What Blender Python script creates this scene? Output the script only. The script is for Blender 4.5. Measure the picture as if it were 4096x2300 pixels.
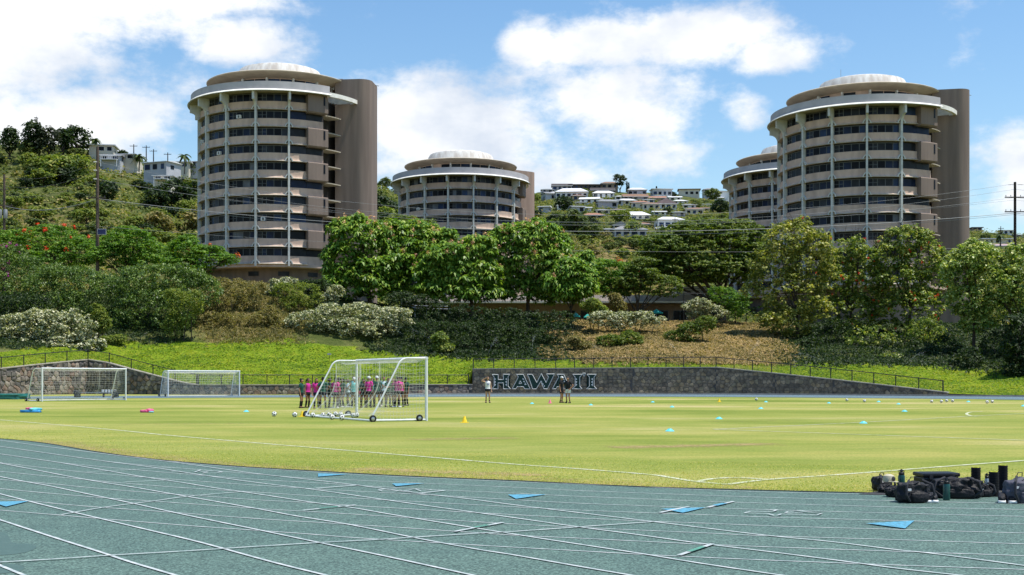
import bpy, bmesh, math, random
import numpy as np
from mathutils import Vector, Matrix, noise as mnoise

for o in list(bpy.data.objects):
    bpy.data.objects.remove(o)
S = bpy.context.scene
COL = S.collection
rng = np.random.default_rng(7)
random.seed(7)
PI = math.pi
def R(d): return math.radians(d)

# ------------------------------------------------------------------ camera
F, CX, HY, CH = 5000.0, 2048.0, 1519.0, 1.6      # focal px, principal column, horizon row, eye height
cam = bpy.data.cameras.new('camera')
cam.sensor_width = 36.0
cam.lens = 36.0 * F / 4096.0
cam.shift_y = (HY - 1150.0) / 4096.0
cam.clip_start = 0.1
cam.clip_end = 6000
camo = bpy.data.objects.new('camera', cam)
COL.objects.link(camo)
camo.location = (0, 0, CH)
camo.rotation_euler = (R(90), 0, 0)
S.camera = camo

# ------------------------------------------------------------------ light
SUN = Vector((0.36, -0.07, 1.0)).normalized()       # towards the sun
sun = bpy.data.lights.new('sun', 'SUN')
sun.energy = 4.7
sun.angle = R(0.53)
sun.color = (1.0, 0.95, 0.86)
suno = bpy.data.objects.new('sun', sun)
COL.objects.link(suno)
suno.location = SUN * 300
suno.rotation_euler = (-SUN).to_track_quat('-Z', 'Y').to_euler()

S.view_settings.view_transform = 'Standard'
S.view_settings.look = 'None'
S.view_settings.gamma = 1.0
S.view_settings.use_curve_mapping = False
S.view_settings.exposure = 0.36
S.render.engine = 'CYCLES'
S.cycles.max_bounces = 6
S.cycles.diffuse_bounces = 3
S.cycles.glossy_bounces = 2
S.cycles.transmission_bounces = 3
S.cycles.transparent_max_bounces = 8
S.cycles.use_denoising = True
S.cycles.caustics_reflective = False
S.cycles.caustics_refractive = False
try:
    S.cycles.denoiser = 'OPENIMAGEDENOISE'
except Exception:
    pass

# ------------------------------------------------------------------ sky
W = bpy.data.worlds.new('World')
S.world = W
W.use_nodes = True
W.cycles.sampling_method = 'MANUAL'
W.cycles.sample_map_resolution = 512
nt = W.node_tree
nt.nodes.clear()
def N(tree, typ, **kw):
    n = tree.nodes.new(typ)
    for k, v in kw.items():
        setattr(n, k, v)
    return n
def MATH(tree, op, a, b=None, c=None):
    n = tree.nodes.new('ShaderNodeMath')
    n.operation = op
    for i, v in enumerate((a, b, c)):
        if v is None: continue
        if isinstance(v, (int, float)): n.inputs[i].default_value = v
        else: tree.links.new(v, n.inputs[i])
    return n.outputs[0]
sky = N(nt, 'ShaderNodeTexSky')
sky.sky_type = 'NISHITA'
sky.sun_disc = False
sky.sun_elevation = math.asin(SUN.z)
sky.sun_rotation = math.atan2(SUN.x, SUN.y)
sky.altitude = 0
sky.air_density = 1.25
sky.dust_density = 0.15
sky.ozone_density = 3.5
tc = N(nt, 'ShaderNodeTexCoord')
sep = N(nt, 'ShaderNodeSeparateXYZ')
nt.links.new(tc.outputs['Generated'], sep.inputs[0])
az = MATH(nt, 'ARCTAN2', sep.outputs[0], sep.outputs[1])
el = MATH(nt, 'ARCSINE', sep.outputs[2])
cmb = N(nt, 'ShaderNodeCombineXYZ')
nt.links.new(az, cmb.inputs[0]); nt.links.new(el, cmb.inputs[1])
def wnoise(scale, detail, rough, off):
    m = N(nt, 'ShaderNodeMapping')
    m.inputs['Location'].default_value = off
    m.inputs['Scale'].default_value = (1.0, 1.55, 1.0)
    nt.links.new(cmb.outputs[0], m.inputs[0])
    n = N(nt, 'ShaderNodeTexNoise')
    n.inputs['Scale'].default_value = scale
    n.inputs['Detail'].default_value = detail
    n.inputs['Roughness'].default_value = rough
    nt.links.new(m.outputs[0], n.inputs['Vector'])
    return n.outputs['Fac']
# cloud masses: centre (az, el), half extents, weight (in milliradian-like picture units)
CLOUDS = [
 (250, 60, 560, 190, 1.0), (80, 330, 420, 260, .85), (650, 40, 450, 110, .8), (1000, 60, 260, 80, .55), (330, 560, 600, 190, .8),
 (1010, 235, 230, 95, .8), (1130, 280, 170, 110, .6), (760, 420, 260, 120, .45), (1500, 330, 60, 40, .25),
 (1800, 560, 420, 230, .95), (1620, 450, 260, 130, .6), (2000, 690, 500, 160, .7),
 (2130, 195, 130, 110, .75), (2420, 200, 330, 120, .8), (2800, 190, 330, 110, .95), (3060, 260, 210, 80, .75),
 (2440, 420, 380, 170, .75), (2600, 640, 330, 160, .45), (2250, 330, 220, 120, .5),
 (2960, 480, 110, 90, .6), (2860, 560, 160, 70, .3), (4080, 760, 260, 210, .75), (3960, 620, 110, 90, .35),
 (-500, 300, 600, 500, .7), (-900, -700, 900, 500, .8), (5200, 500, 900, 380, .8), (4600, -500, 800, 300, .6), (2000, -1200, 1500, 300, .7)]
fld = None
for (px, py, sx, sy, w) in CLOUDS:
    a = MATH(nt, 'MULTIPLY', MATH(nt, 'SUBTRACT', az, (px - CX) / F), F / sx)
    e = MATH(nt, 'MULTIPLY', MATH(nt, 'SUBTRACT', el, (HY - py) / F), F / sy)
    d2 = MATH(nt, 'MULTIPLY_ADD', e, e, MATH(nt, 'MULTIPLY', a, a))
    g = MATH(nt, 'MULTIPLY', MATH(nt, 'POWER', 2.718, MATH(nt, 'MULTIPLY', d2, -0.8)), w)
    fld = g if fld is None else MATH(nt, 'MAXIMUM', fld, g)
n1 = wnoise(17, 9, .62, (3.1, 1.7, 0))
n2 = wnoise(6.5, 3, .5, (7.3, 4.1, 0))
v = MATH(nt, 'MULTIPLY_ADD', MATH(nt, 'SUBTRACT', n1, .5), 1.35, fld)
v = MATH(nt, 'MULTIPLY_ADD', MATH(nt, 'SUBTRACT', n2, .5), .55, v)
mr = N(nt, 'ShaderNodeMapRange')
mr.interpolation_type = 'SMOOTHSTEP'
mr.inputs['From Min'].default_value = .20
mr.inputs['From Max'].default_value = .68
mr.inputs['To Max'].default_value = .95
nt.links.new(v, mr.inputs[0])
n3 = wnoise(9, 5, .55, (3.1, 1.62, 0))
cr = N(nt, 'ShaderNodeValToRGB')
cr.color_ramp.elements[0].position = .36
cr.color_ramp.elements[0].color = (.66, .72, .82, 1)
cr.color_ramp.elements[1].position = .58
cr.color_ramp.elements[1].color = (1.0, 1.0, 1.0, 1)
nt.links.new(n3, cr.inputs[0])
csc = N(nt, 'ShaderNodeVectorMath', operation='SCALE')
csc.inputs['Scale'].default_value = 7.6
nt.links.new(cr.outputs[0], csc.inputs[0])
mixw = N(nt, 'ShaderNodeMix', data_type='RGBA')
nt.links.new(mr.outputs[0], mixw.inputs['Factor'])
hs = N(nt, 'ShaderNodeHueSaturation')
hs.inputs['Saturation'].default_value = 1.15
hs.inputs['Value'].default_value = 1.08
nt.links.new(sky.outputs[0], hs.inputs['Color'])
nt.links.new(hs.outputs[0], mixw.inputs['A'])
nt.links.new(csc.outputs[0], mixw.inputs['B'])
bg = N(nt, 'ShaderNodeBackground')
bg.inputs['Strength'].default_value = .115
nt.links.new(mixw.outputs['Result'], bg.inputs[0])
wo = N(nt, 'ShaderNodeOutputWorld')
nt.links.new(bg.outputs[0], wo.inputs[0])

# ------------------------------------------------------------------ helpers
def ground(px, py, z=0.0):
    """picture point -> point on the level z plane"""
    D = (CH - z) * F / (py - HY)
    return Vector(((px - CX) / F * D, D, z))
def at(px, py, D):
    """picture direction at a chosen depth"""
    return Vector(((px - CX) / F * D, D, CH + (HY - py) / F * D))
def interp(x, tab):
    xs = [t[0] for t in tab]; ys = [t[1] for t in tab]
    return float(np.interp(x, xs, ys))

MATS = {}
def pm(name, c1, c2=None, scale=6.0, rough=.8, bump=0.0, bscale=None, spec=.3, metal=0.0, detail=5, lo=.35, hi=.65, coord='Object', zs=None):
    """principled material with two-tone noise and optional bump"""
    if name in MATS: return MATS[name]
    m = bpy.data.materials.new(name)
    m.use_nodes = True
    t = m.node_tree
    p = t.nodes['Principled BSDF']
    p.inputs['Roughness'].default_value = rough
    p.inputs['Specular IOR Level'].default_value = spec
    p.inputs['Metallic'].default_value = metal
    p.inputs['Base Color'].default_value = (*c1, 1)
    if c2 is not None or bump:
        tcx = N(t, 'ShaderNodeTexCoord')
        nz = N(t, 'ShaderNodeTexNoise')
        nz.inputs['Scale'].default_value = scale
        nz.inputs['Detail'].default_value = detail
        if zs:
            mp = N(t, 'ShaderNodeMapping'); mp.inputs['Scale'].default_value = (1, 1, zs)
            t.links.new(tcx.outputs[coord], mp.inputs[0]); t.links.new(mp.outputs[0], nz.inputs['Vector'])
        else:
            t.links.new(tcx.outputs[coord], nz.inputs['Vector'])
        if c2 is not None:
            r = N(t, 'ShaderNodeValToRGB')
            r.color_ramp.elements[0].position = lo
            r.color_ramp.elements[1].position = hi
            r.color_ramp.elements[0].color = (*c1, 1)
            r.color_ramp.elements[1].color = (*c2, 1)
            t.links.new(nz.outputs['Fac'], r.inputs[0])
            t.links.new(r.outputs[0], p.inputs['Base Color'])
        if bump:
            nb = nz
            if bscale:
                nb = N(t, 'ShaderNodeTexNoise')
                nb.inputs['Scale'].default_value = bscale
                nb.inputs['Detail'].default_value = 4
                t.links.new(tcx.outputs[coord], nb.inputs['Vector'])
            b = N(t, 'ShaderNodeBump')
            b.inputs['Strength'].default_value = bump
            b.inputs['Distance'].default_value = .05
            t.links.new(nb.outputs['Fac'], b.inputs['Height'])
            t.links.new(b.outputs[0], p.inputs['Normal'])
    MATS[name] = m
    return m

LEAF_K = {'white_shrub_leaf': 1.0, 'dark_leaf': 1.0, 'dry_grass': 1.0, 'lawn_tuft': 1.0, 'pine_needles': 1.0, 'red_flower': 1.0, 'orange_flower': 1.0, 'peach_flower': 1.0, 'purple_flower': 1.0, 'mango_leaf': 1.5, 'lime_leaf': 1.4, 'olive_leaf': 1.4, 'tulip_leaf': 1.7, 'field_blade': 1.75, 'vine_leaf': 1.45, 'ochre_leaf': 1.15}
def leafmat(name, cols, transl=.35, rough=.5, spec=.35, nscale=.5, namp=.5):
    """leaf material: colour differs leaf by leaf (random per island) and clump by clump (noise)"""
    if name in MATS: return MATS[name]
    m = bpy.data.materials.new(name)
    m.use_nodes = True
    t = m.node_tree
    p = t.nodes['Principled BSDF']
    p.inputs['Roughness'].default_value = rough
    p.inputs['Specular IOR Level'].default_value = spec
    g = N(t, 'ShaderNodeNewGeometry')
    tcx = N(t, 'ShaderNodeTexCoord')
    nz = N(t, 'ShaderNodeTexNoise')
    nz.inputs['Scale'].default_value = nscale
    nz.inputs['Detail'].default_value = 2
    t.links.new(tcx.outputs['Object'], nz.inputs['Vector'])
    f = MATH(t, 'MULTIPLY_ADD', MATH(t, 'SUBTRACT', nz.outputs['Fac'], .5), namp * 2, g.outputs['Random Per Island'])
    r = N(t, 'ShaderNodeValToRGB')
    els = r.color_ramp.elements
    n = len(cols)
    while len(els) < n: els.new(.5)
    for i, (pos, c) in enumerate(cols):
        els[i].position = pos
        k_ = LEAF_K.get(name, 1.35)
        els[i].color = (c[0] * k_ * (1.0 + .1 * pos), c[1] * k_, c[2] * k_ * .9, 1)
    t.links.new(f, r.inputs[0])
    t.links.new(r.outputs[0], p.inputs['Base Color'])
    tr = N(t, 'ShaderNodeBsdfTranslucent')
    gm = N(t, 'ShaderNodeMix', data_type='RGBA', blend_type='MULTIPLY')
    gm.inputs['Factor'].default_value = 1
    gm.inputs['B'].default_value = (1.5, 1.6, .6, 1)
    t.links.new(r.outputs[0], gm.inputs['A'])
    t.links.new(gm.outputs['Result'], tr.inputs[0])
    mx = N(t, 'ShaderNodeMixShader')
    mx.inputs[0].default_value = transl
    t.links.new(p.outputs[0], mx.inputs[1])
    t.links.new(tr.outputs[0], mx.inputs[2])
    t.links.new(mx.outputs[0], t.nodes['Material Output'].inputs[0])
    MATS[name] = m
    return m

def mesh_np(name, V, Q):
    """fast mesh from arrays: V (n,3), Q (m,k)"""
    V = np.asarray(V, dtype=np.float32); Q = np.asarray(Q, dtype=np.int32)
    me = bpy.data.meshes.new(name)
    k = Q.shape[1]
    me.vertices.add(len(V)); me.vertices.foreach_set('co', V.ravel())
    me.loops.add(Q.size); me.loops.foreach_set('vertex_index', Q.ravel())
    me.polygons.add(len(Q))
    me.polygons.foreach_set('loop_start', np.arange(0, Q.size, k, dtype=np.int32))
    me.polygons.foreach_set('loop_total', np.full(len(Q), k, dtype=np.int32))
    me.update(calc_edges=True)
    return me

def link(name, me, parent=None, mat=None, loc=None, rz=None):
    o = bpy.data.objects.new(name, me)
    COL.objects.link(o)
    if mat is not None and me is not None:
        if len(me.materials) == 0: me.materials.append(mat)
    if parent is not None: o.parent = parent
    if loc is not None: o.location = loc
    if rz is not None: o.rotation_euler = (0, 0, rz)
    return o
def omat(o, mat):
    """material on the object instead of the shared mesh"""
    if len(o.data.materials) == 0: o.data.materials.append(mat)
    o.material_slots[0].link = 'OBJECT'
    o.material_slots[0].material = mat
def thing(name, label, cat, loc=(0, 0, 0), rz=0.0, group=None):
    o = bpy.data.objects.new(name, None)
    o.empty_display_size = .2
    COL.objects.link(o)
    o.location = loc
    o.rotation_euler = (0, 0, rz)
    return tag(o, label, cat, group)
def tag(o, label, cat, group=None, kind=None):
    if label: o['label'] = label
    if cat: o['category'] = cat
    if group: o['group'] = group
    if kind: o['kind'] = kind
    return o
def struct(o):
    o['kind'] = 'structure'
    return o
def stuff(o):
    o['kind'] = 'stuff'
    return o

class MB:
    """collects faces; build() links them as one mesh object"""
    def __init__(s): s.v = []; s.f = []
    def add(s, vs, fs):
        n = len(s.v)
        s.v += [tuple(v) for v in vs]
        s.f += [tuple(i + n for i in f) for f in fs]
        return s
    def box(s, c, d, rz=0.0):
        x, y, z = d[0] / 2, d[1] / 2, d[2] / 2
        ca, sa = math.cos(rz), math.sin(rz)
        vs = []
        for (i, j, k) in ((-1,-1,-1),(1,-1,-1),(1,1,-1),(-1,1,-1),(-1,-1,1),(1,-1,1),(1,1,1),(-1,1,1)):
            vs.append((c[0] + ca * i * x - sa * j * y, c[1] + sa * i * x + ca * j * y, c[2] + k * z))
        return s.add(vs, [(0,3,2,1),(4,5,6,7),(0,1,5,4),(1,2,6,5),(2,3,7,6),(3,0,4,7)])
    def tube(s, pts, r, n=6, cap=True, r2=None):
        pts = [Vector(p) for p in pts]
        m = len(pts)
        rs = r if isinstance(r, (list, tuple)) else [r] * m
        if r2 is not None: rs = [r + (r2 - r) * i / (m - 1) for i in range(m)]
        up = Vector((0, 0, 1))
        rings = []
        u = None
        for i in range(m):
            t = (pts[min(i + 1, m - 1)] - pts[max(i - 1, 0)])
            if t.length < 1e-9: t = Vector((0, 0, 1))
            t.normalize()
            if u is None:
                a = up if abs(t.z) < .9 else Vector((1, 0, 0))
                u = t.cross(a).normalized()
            else:
                u = (u - t * u.dot(t))
                if u.length < 1e-6: u = t.orthogonal()
                u.normalize()
            w = t.cross(u)
            rings.append([pts[i] + (u * math.cos(2 * PI * k / n) + w * math.sin(2 * PI * k / n)) * rs[i] for k in range(n)])
        vs = [p for rg in rings for p in rg]
        fs = []
        for i in range(m - 1):
            for k in range(n):
                a, b = i * n + k, i * n + (k + 1) % n
                fs.append((a, b, b + n, a + n))
        if cap:
            fs.append(tuple(range(n - 1, -1, -1)))
            fs.append(tuple((m - 1) * n + k for k in range(n)))
        return s.add(vs, fs)
    def lathe(s, prof, n=32, c=(0, 0, 0), a0=0.0, a1=2 * PI):
        """profile [(r,z)] swept; angle 0 faces -Y (towards the camera), positive to the right"""
        full = abs(a1 - a0 - 2 * PI) < 1e-6
        m = n if full else n + 1
        vs, fs = [], []
        for k in range(m):
            a = a0 + (a1 - a0) * k / n
            for (r, z) in prof:
                vs.append((c[0] + r * math.sin(a), c[1] - r * math.cos(a), c[2] + z))
        q = len(prof)
        for k in range(n):
            k2 = (k + 1) % m
            for i in range(q - 1):
                fs.append((k * q + i, k2 * q + i, k2 * q + i + 1, k * q + i + 1))
        return s.add(vs, fs)
    def ring(s, prof, n, a0, a1, c=(0, 0, 0)):
        """closed profile swept over an arc with end caps"""
        q = len(prof)
        vs, fs = [], []
        for k in range(n + 1):
            a = a0 + (a1 - a0) * k / n
            for (r, z) in prof:
                vs.append((c[0] + r * math.sin(a), c[1] - r * math.cos(a), c[2] + z))
        for k in range(n):
            for i in range(q):
                j = (i + 1) % q
                fs.append((k * q + i, k * q + j, (k + 1) * q + j, (k + 1) * q + i))
        fs.append(tuple(range(q - 1, -1, -1)))
        fs.append(tuple(n * q + i for i in range(q)))
        return s.add(vs, fs)
    def prism(s, poly, z0, z1):
        n = len(poly)
        vs = [(p[0], p[1], z0) for p in poly] + [(p[0], p[1], z1) for p in poly]
        fs = [tuple(range(n - 1, -1, -1)), tuple(range(n, 2 * n))]
        for i in range(n):
            j = (i + 1) % n
            fs.append((i, j, j + n, i + n))
        return s.add(vs, fs)
    def slab(s, poly, off):
        """any planar 3D polygon given thickness along vector off"""
        n = len(poly)
        vs = [tuple(p) for p in poly] + [tuple(Vector(p) + Vector(off)) for p in poly]
        fs = [tuple(range(n - 1, -1, -1)), tuple(range(n, 2 * n))]
        for i in range(n):
            j = (i + 1) % n
            fs.append((i, j, j + n, i + n))
        return s.add(vs, fs)
    def mesh(s, name, smooth=False, bevel=0.0):
        me = bpy.data.meshes.new(name)
        me.from_pydata(s.v, [], s.f)
        bm = bmesh.new(); bm.from_mesh(me)
        bmesh.ops.recalc_face_normals(bm, faces=bm.faces)
        if bevel > 0:
            bmesh.ops.bevel(bm, geom=[e for e in bm.edges], offset=bevel, segments=2, affect='EDGES', profile=.6)
        bm.to_mesh(me); bm.free()
        if smooth:
            me.polygons.foreach_set('use_smooth', [True] * len(me.polygons))
            try: me.set_sharp_from_angle(angle=R(40))
            except Exception: pass
        me.update()
        return me
    def build(s, name, mat, parent=None, smooth=False, bevel=0.0, loc=None, rz=None):
        return link(name, s.mesh(name, smooth, bevel), parent, mat, loc, rz)

def catmull(pts, step=4):
    P = [Vector(p) for p in pts]
    if len(P) < 3: return P
    out = []
    for i in range(len(P) - 1):
        p0 = P[i - 1] if i > 0 else P[0] * 2 - P[1]
        p1, p2 = P[i], P[i + 1]
        p3 = P[i + 2] if i + 2 < len(P) else P[-1] * 2 - P[-2]
        for k in range(step):
            t = k / step
            out.append(.5 * ((2 * p1) + (-p0 + p2) * t + (2 * p0 - 5 * p1 + 4 * p2 - p3) * t * t + (-p0 + 3 * p1 - 3 * p2 + p3) * t ** 3))
    out.append(P[-1])
    return out
def strip(pts, w, z):
    """flat ribbon along ground points"""
    P = [Vector((p[0], p[1], 0)) for p in pts]
    vs, fs = [], []
    for i, p in enumerate(P):
        t = P[min(i + 1, len(P) - 1)] - P[max(i - 1, 0)]
        t.normalize()
        n = Vector((-t.y, t.x, 0)) * (w / 2)
        vs += [(p.x + n.x, p.y + n.y, z), (p.x - n.x, p.y - n.y, z)]
    for i in range(len(P) - 1):
        fs.append((2 * i, 2 * i + 1, 2 * i + 3, 2 * i + 2))
    return vs, fs
# ------------------------------------------------------------------ materials of the setting
def grassmat():
    m = bpy.data.materials.new('field_grass'); m.use_nodes = True
    t = m.node_tree; p = t.nodes['Principled BSDF']
    p.inputs['Roughness'].default_value = .9
    p.inputs['Specular IOR Level'].default_value = .08
    tcx = N(t, 'ShaderNodeTexCoord')
    def nz(scale, det, mp=None, rough=.55):
        n = N(t, 'ShaderNodeTexNoise'); n.inputs['Scale'].default_value = scale; n.inputs['Detail'].default_value = det
        n.inputs['Roughness'].default_value = rough
        src = tcx.outputs['Object']
        if mp:
            q = N(t, 'ShaderNodeMapping'); q.inputs['Rotation'].default_value = (0, 0, mp[0]); q.inputs['Scale'].default_value = (mp[1], mp[2], 1)
            t.links.new(src, q.inputs[0]); src = q.outputs[0]
        t.links.new(src, n.inputs['Vector'])
        return n.outputs['Fac']
    def ramp(src, cs):
        r = N(t, 'ShaderNodeValToRGB')
        while len(r.color_ramp.elements) < len(cs): r.color_ramp.elements.new(.5)
        for i, (a, c) in enumerate(cs):
            r.color_ramp.elements[i].position = a; r.color_ramp.elements[i].color = (*c, 1)
        t.links.new(src, r.inputs[0]); return r.outputs[0]
    big = nz(.09, 5, (R(8), .55, 1.0), .6)
    base = ramp(big, [(.33, (.155, .20, .036)), (.45, (.235, .262, .06)), (.54, (.30, .30, .086)), (.66, (.42, .36, .17))])
    mow = nz(.5, 3, (R(-14), .07, 1.0))
    mowc = ramp(mow, [(.38, (.88, .94, .86)), (.62, (1.06, 1.03, 1.03))])
    fine = nz(16, 6, None, .8)
    finec = ramp(fine, [(.32, (.45, .52, .4)), (.52, (1, 1, 1)), (.72, (1.5, 1.38, 1.35))])
    mid = nz(1.3, 5, (0, .4, 1.0), .65)
    midc = ramp(mid, [(.34, (.84, .93, .8)), (.66, (1.12, 1.06, 1.1))])
    cur = base
    for c in (mowc, midc, finec):
        x = N(t, 'ShaderNodeMix', data_type='RGBA', blend_type='MULTIPLY'); x.inputs['Factor'].default_value = 1
        t.links.new(cur, x.inputs['A']); t.links.new(c, x.inputs['B']); cur = x.outputs['Result']
    t.links.new(cur, p.inputs['Base Color'])
    b = N(t, 'ShaderNodeBump'); b.inputs['Strength'].default_value = .55; b.inputs['Distance'].default_value = .03
    t.links.new(fine, b.inputs['Height']); t.links.new(b.outputs[0], p.inputs['Normal'])
    return m
def trackmat(name, c1, c2):
    m = bpy.data.materials.new(name); m.use_nodes = True
    t = m.node_tree; p = t.nodes['Principled BSDF']
    p.inputs['Roughness'].default_value = .78
    p.inputs['Specular IOR Level'].default_value = .3
    tcx = N(t, 'ShaderNodeTexCoord')
    def nz(scale, det):
        n = N(t, 'ShaderNodeTexNoise'); n.inputs['Scale'].default_value = scale; n.inputs['Detail'].default_value = det
        t.links.new(tcx.outputs['Object'], n.inputs['Vector']); return n.outputs['Fac']
    def ramp(src, cs):
        r = N(t, 'ShaderNodeValToRGB')
        while len(r.color_ramp.elements) < len(cs): r.color_ramp.elements.new(.5)
        for i, (a, c) in enumerate(cs):
            r.color_ramp.elements[i].position = a; r.color_ramp.elements[i].color = (*c, 1)
        t.links.new(src, r.inputs[0]); return r.outputs[0]
    cur = ramp(nz(.35, 6), [(.32, c1), (.68, c2)])
    grain = nz(48, 3)
    for c in (ramp(grain, [(.30, (.36, .39, .40)), (.5, (.96, .96, .96)), (.70, (1.95, 1.9, 1.85))]),
              ramp(nz(2.2, 6), [(.3, (.88, .9, .92)), (.7, (1.08, 1.07, 1.06))])):
        x = N(t, 'ShaderNodeMix', data_type='RGBA', blend_type='MULTIPLY'); x.inputs['Factor'].default_value = 1
        t.links.new(cur, x.inputs['A']); t.links.new(c, x.inputs['B']); cur = x.outputs['Result']
    t.links.new(cur, p.inputs['Base Color'])
    b = N(t, 'ShaderNodeBump'); b.inputs['Strength'].default_value = .5; b.inputs['Distance'].default_value = .01
    t.links.new(grain, b.inputs['Height']); t.links.new(b.outputs[0], p.inputs['Normal'])
    return m
M_field = grassmat()
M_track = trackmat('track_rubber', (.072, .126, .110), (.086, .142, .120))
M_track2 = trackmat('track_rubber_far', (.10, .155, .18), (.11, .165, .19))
M_line = pm('line_paint', (.54, .56, .56), (.30, .36, .36), 7, .8, lo=.3, hi=.66)
M_fline = pm('field_chalk', (.56, .57, .45), (.33, .37, .15), 5, .9, lo=.35, hi=.66)
M_blue = pm('blue_paint', (.09, .32, .46), (.07, .18, .23), 28, .8, lo=.42, hi=.66)
M_tgreen = pm('green_paint', (.10, .32, .23), (.08, .20, .16), 26, .8)
M_black = pm('black_edging', (.03, .03, .034), (.06, .06, .062), 14, .8, bump=.3)
M_conc = pm('concrete', (.36, .34, .31), (.26, .25, .23), 2.5, .9, bump=.3, bscale=20)
M_damp = pm('damp_rubber', (.058, .108, .096), (.066, .12, .106), 8, .6)

# ------------------------------------------------------------------ field and track
fx = MB(); fx.add([(-190, -70, 0), (190, -70, 0), (190, 200, 0), (-190, 200, 0)], [(0, 1, 2, 3)])
field = struct(fx.build('playing_field', M_field))

EDGE = [(-500, 1722), (0, 1757), (179, 1775), (358, 1805), (520, 1828), (676, 1846), (986, 1871), (1272, 1888), (1628, 1908), (2048, 1926), (2565, 1951), (3074, 1966), (3479, 1976), (4096, 1985), (4700, 1991)]
edge = catmull([ground(x, y) for x, y in EDGE], 4)
poly = [(p.x, p.y) for p in edge]
b = MB()
n = len(poly)
vs = [(x, y, .012) for x, y in poly] + [(min(max(x * 1.0, -60), 60), -40, .012) for x, y in poly]
b.add(vs, [(i, i + 1, n + i + 1, n + i) for i in range(n - 1)])
b.add([(poly[0][0], poly[0][1], .012), (-60, poly[0][1], .012), (-60, -40, .012), (poly[0][0], -40, .012)], [(0, 1, 2, 3)])
track = struct(b.build('running_track', M_track))
# dark edging between the grass and the lanes
vs, fs = strip(edge, .10, .03)
eb = MB()
for i in range(len(edge) - 1):
    a, c = edge[i], edge[i + 1]
    t = (c - a).normalized(); nn = Vector((-t.y, t.x, 0)) * .03
    eb.add([a + nn, c + nn, c - nn, a - nn, a + nn + Vector((0, 0, .022)), c + nn + Vector((0, 0, .022)), c - nn + Vector((0, 0, .022)), a - nn + Vector((0, 0, .022))],
           [(4, 5, 6, 7), (0, 1, 5, 4), (3, 2, 6, 7)])
struct(eb.build('track_kerb', M_black))
mat_px = [(3430, 1981.5), (3525, 1968), (3700, 1962), (3900, 1957), (4096, 1953), (4500, 1947), (4500, 1996), (4096, 1992), (3900, 1990), (3700, 1987), (3560, 1984.5)]
eb = MB(); pts = [ground(x, y) for x, y in mat_px]
eb.add([(p.x, p.y, .018) for p in pts], [tuple(range(len(pts)))])
struct(eb.build('rubber_apron', M_black))

K = .3975
RG = {1: (0, 1740), 2: (1024, 1820), 3: (0, 2020), 4: (1024, 2020), 5: (2048, 1900), 6: (3072, 1900)}
def rp(r, x, y): return (RG[r][0] + x * K, RG[r][1] + y * K)
def trace(s):
    out = []
    for part in s.split('|'):
        r, rest = part.split(':')
        for xy in rest.split():
            x, y = xy.split(',')
            out.append(rp(int(r), float(x), float(y)))
    out.sort()
    o2 = []
    for p in out:
        if o2 and p[0] - o2[-1][0] < 45: continue
        o2.append(p)
    return o2
LANES = [
 '1:1400,232 1650,262 2050,307|2:0,142 600,180 1000,206 1600,236|5:0,77 640,102 1280,128 1900,158 2576,182|6:640,196 1300,212',
 '1:0,120 640,212 1050,270 1400,305 1750,337 2100,365|2:0,200 400,235 1000,262 1600,290|5:0,133 640,166 1280,191 1900,214|6:0,237 900,262 1900,287 2576,300',
 '1:0,197 300,240 600,285 1000,325 1400,362 1900,405|2:0,255 500,285 900,308 1600,350|5:0,193 640,225 1280,250 1900,275|6:0,297 640,316 1280,335 2576,361',
 '1:0,287 500,345 900,388 1400,430 1800,460|2:0,315 500,345 1000,375 1700,410|5:0,260 640,295 1280,320 1900,342|6:0,362 640,380 1280,397 1900,415 2576,430',
 '1:0,375 500,425 850,457 1300,500 1900,545|2:0,385 600,425 1100,452 1500,475|5:0,332 640,365 1280,390 1900,412|6:0,437 640,455 1280,472 2576,508',
 '1:0,458 500,500 900,540 1500,590 2000,622|2:0,463 600,495 1000,522 1500,553|5:0,412 640,445 1280,475 1900,498|6:0,525 640,545 1280,562 2576,600',
 '1:0,550 500,598 1000,640 1500,675|2:0,550 500,580 1000,610 1600,648|5:0,507 640,540 1280,570 1900,597|6:0,628 1280,667 2576,710',
 '1:0,655 400,685|3:580,0 1000,35 1500,70|4:0,150 600,188 900,208 1500,245|5:0,620 640,650 1280,682 1900,712|6:0,740 1280,785 2576,830',
 '3:0,65 600,115 1000,150 1500,190 2000,230|4:0,270 500,305 1000,345 1800,395|5:0,743 640,778 1280,815 1900,845|6:0,875 1280,925 2576,970']
CURVES = [
 '1:0,60 400,115 1000,192 1600,264 2000,318|2:0,197 600,265 1040,318 1600,395 2100,450|5:0,312 800,410 1400,483 1900,545|6:0,627 640,690 1280,770 1700,815 2576,932',
 '1:0,122 640,214 1050,272 1500,330 1850,385 2150,430|2:0,288 600,362 1200,450 1900,550|5:0,443 640,535 1280,620 1900,707|6:0,790 640,872 1280,958 1700,1006',
 '1:0,199 300,242 600,287 1000,355 1400,425 1800,485 2200,550|2:0,403 600,495 1000,550 1400,620|5:0,610 640,710 1280,808 1900,910 2500,1000',
 '1:0,292 300,350 850,457 1300,530 1700,600|4:0,50 400,125 950,215 1600,348 2200,460|5:0,822 640,935 1050,1006',
 '1:0,430 250,480 500,525 900,610|3:1350,0 1750,90 2200,185|4:0,262 650,400 1300,535 2050,700',
 '1:0,605 250,670|3:750,90 1000,150 1500,270 2000,390|4:0,550 300,630 600,704',
 '3:0,165 500,330 1000,490 1300,590 1680,704',
 '3:0,630 180,704']
CROSS = ['3:0,600 600,565 1100,530 1800,490|4:0,440 650,400 1300,365 1600,345 2250,305|5:0,590 640,545 1430,488',
         '3:620,115 1050,40|1:1550,680 1900,632 2430,585']
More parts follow.
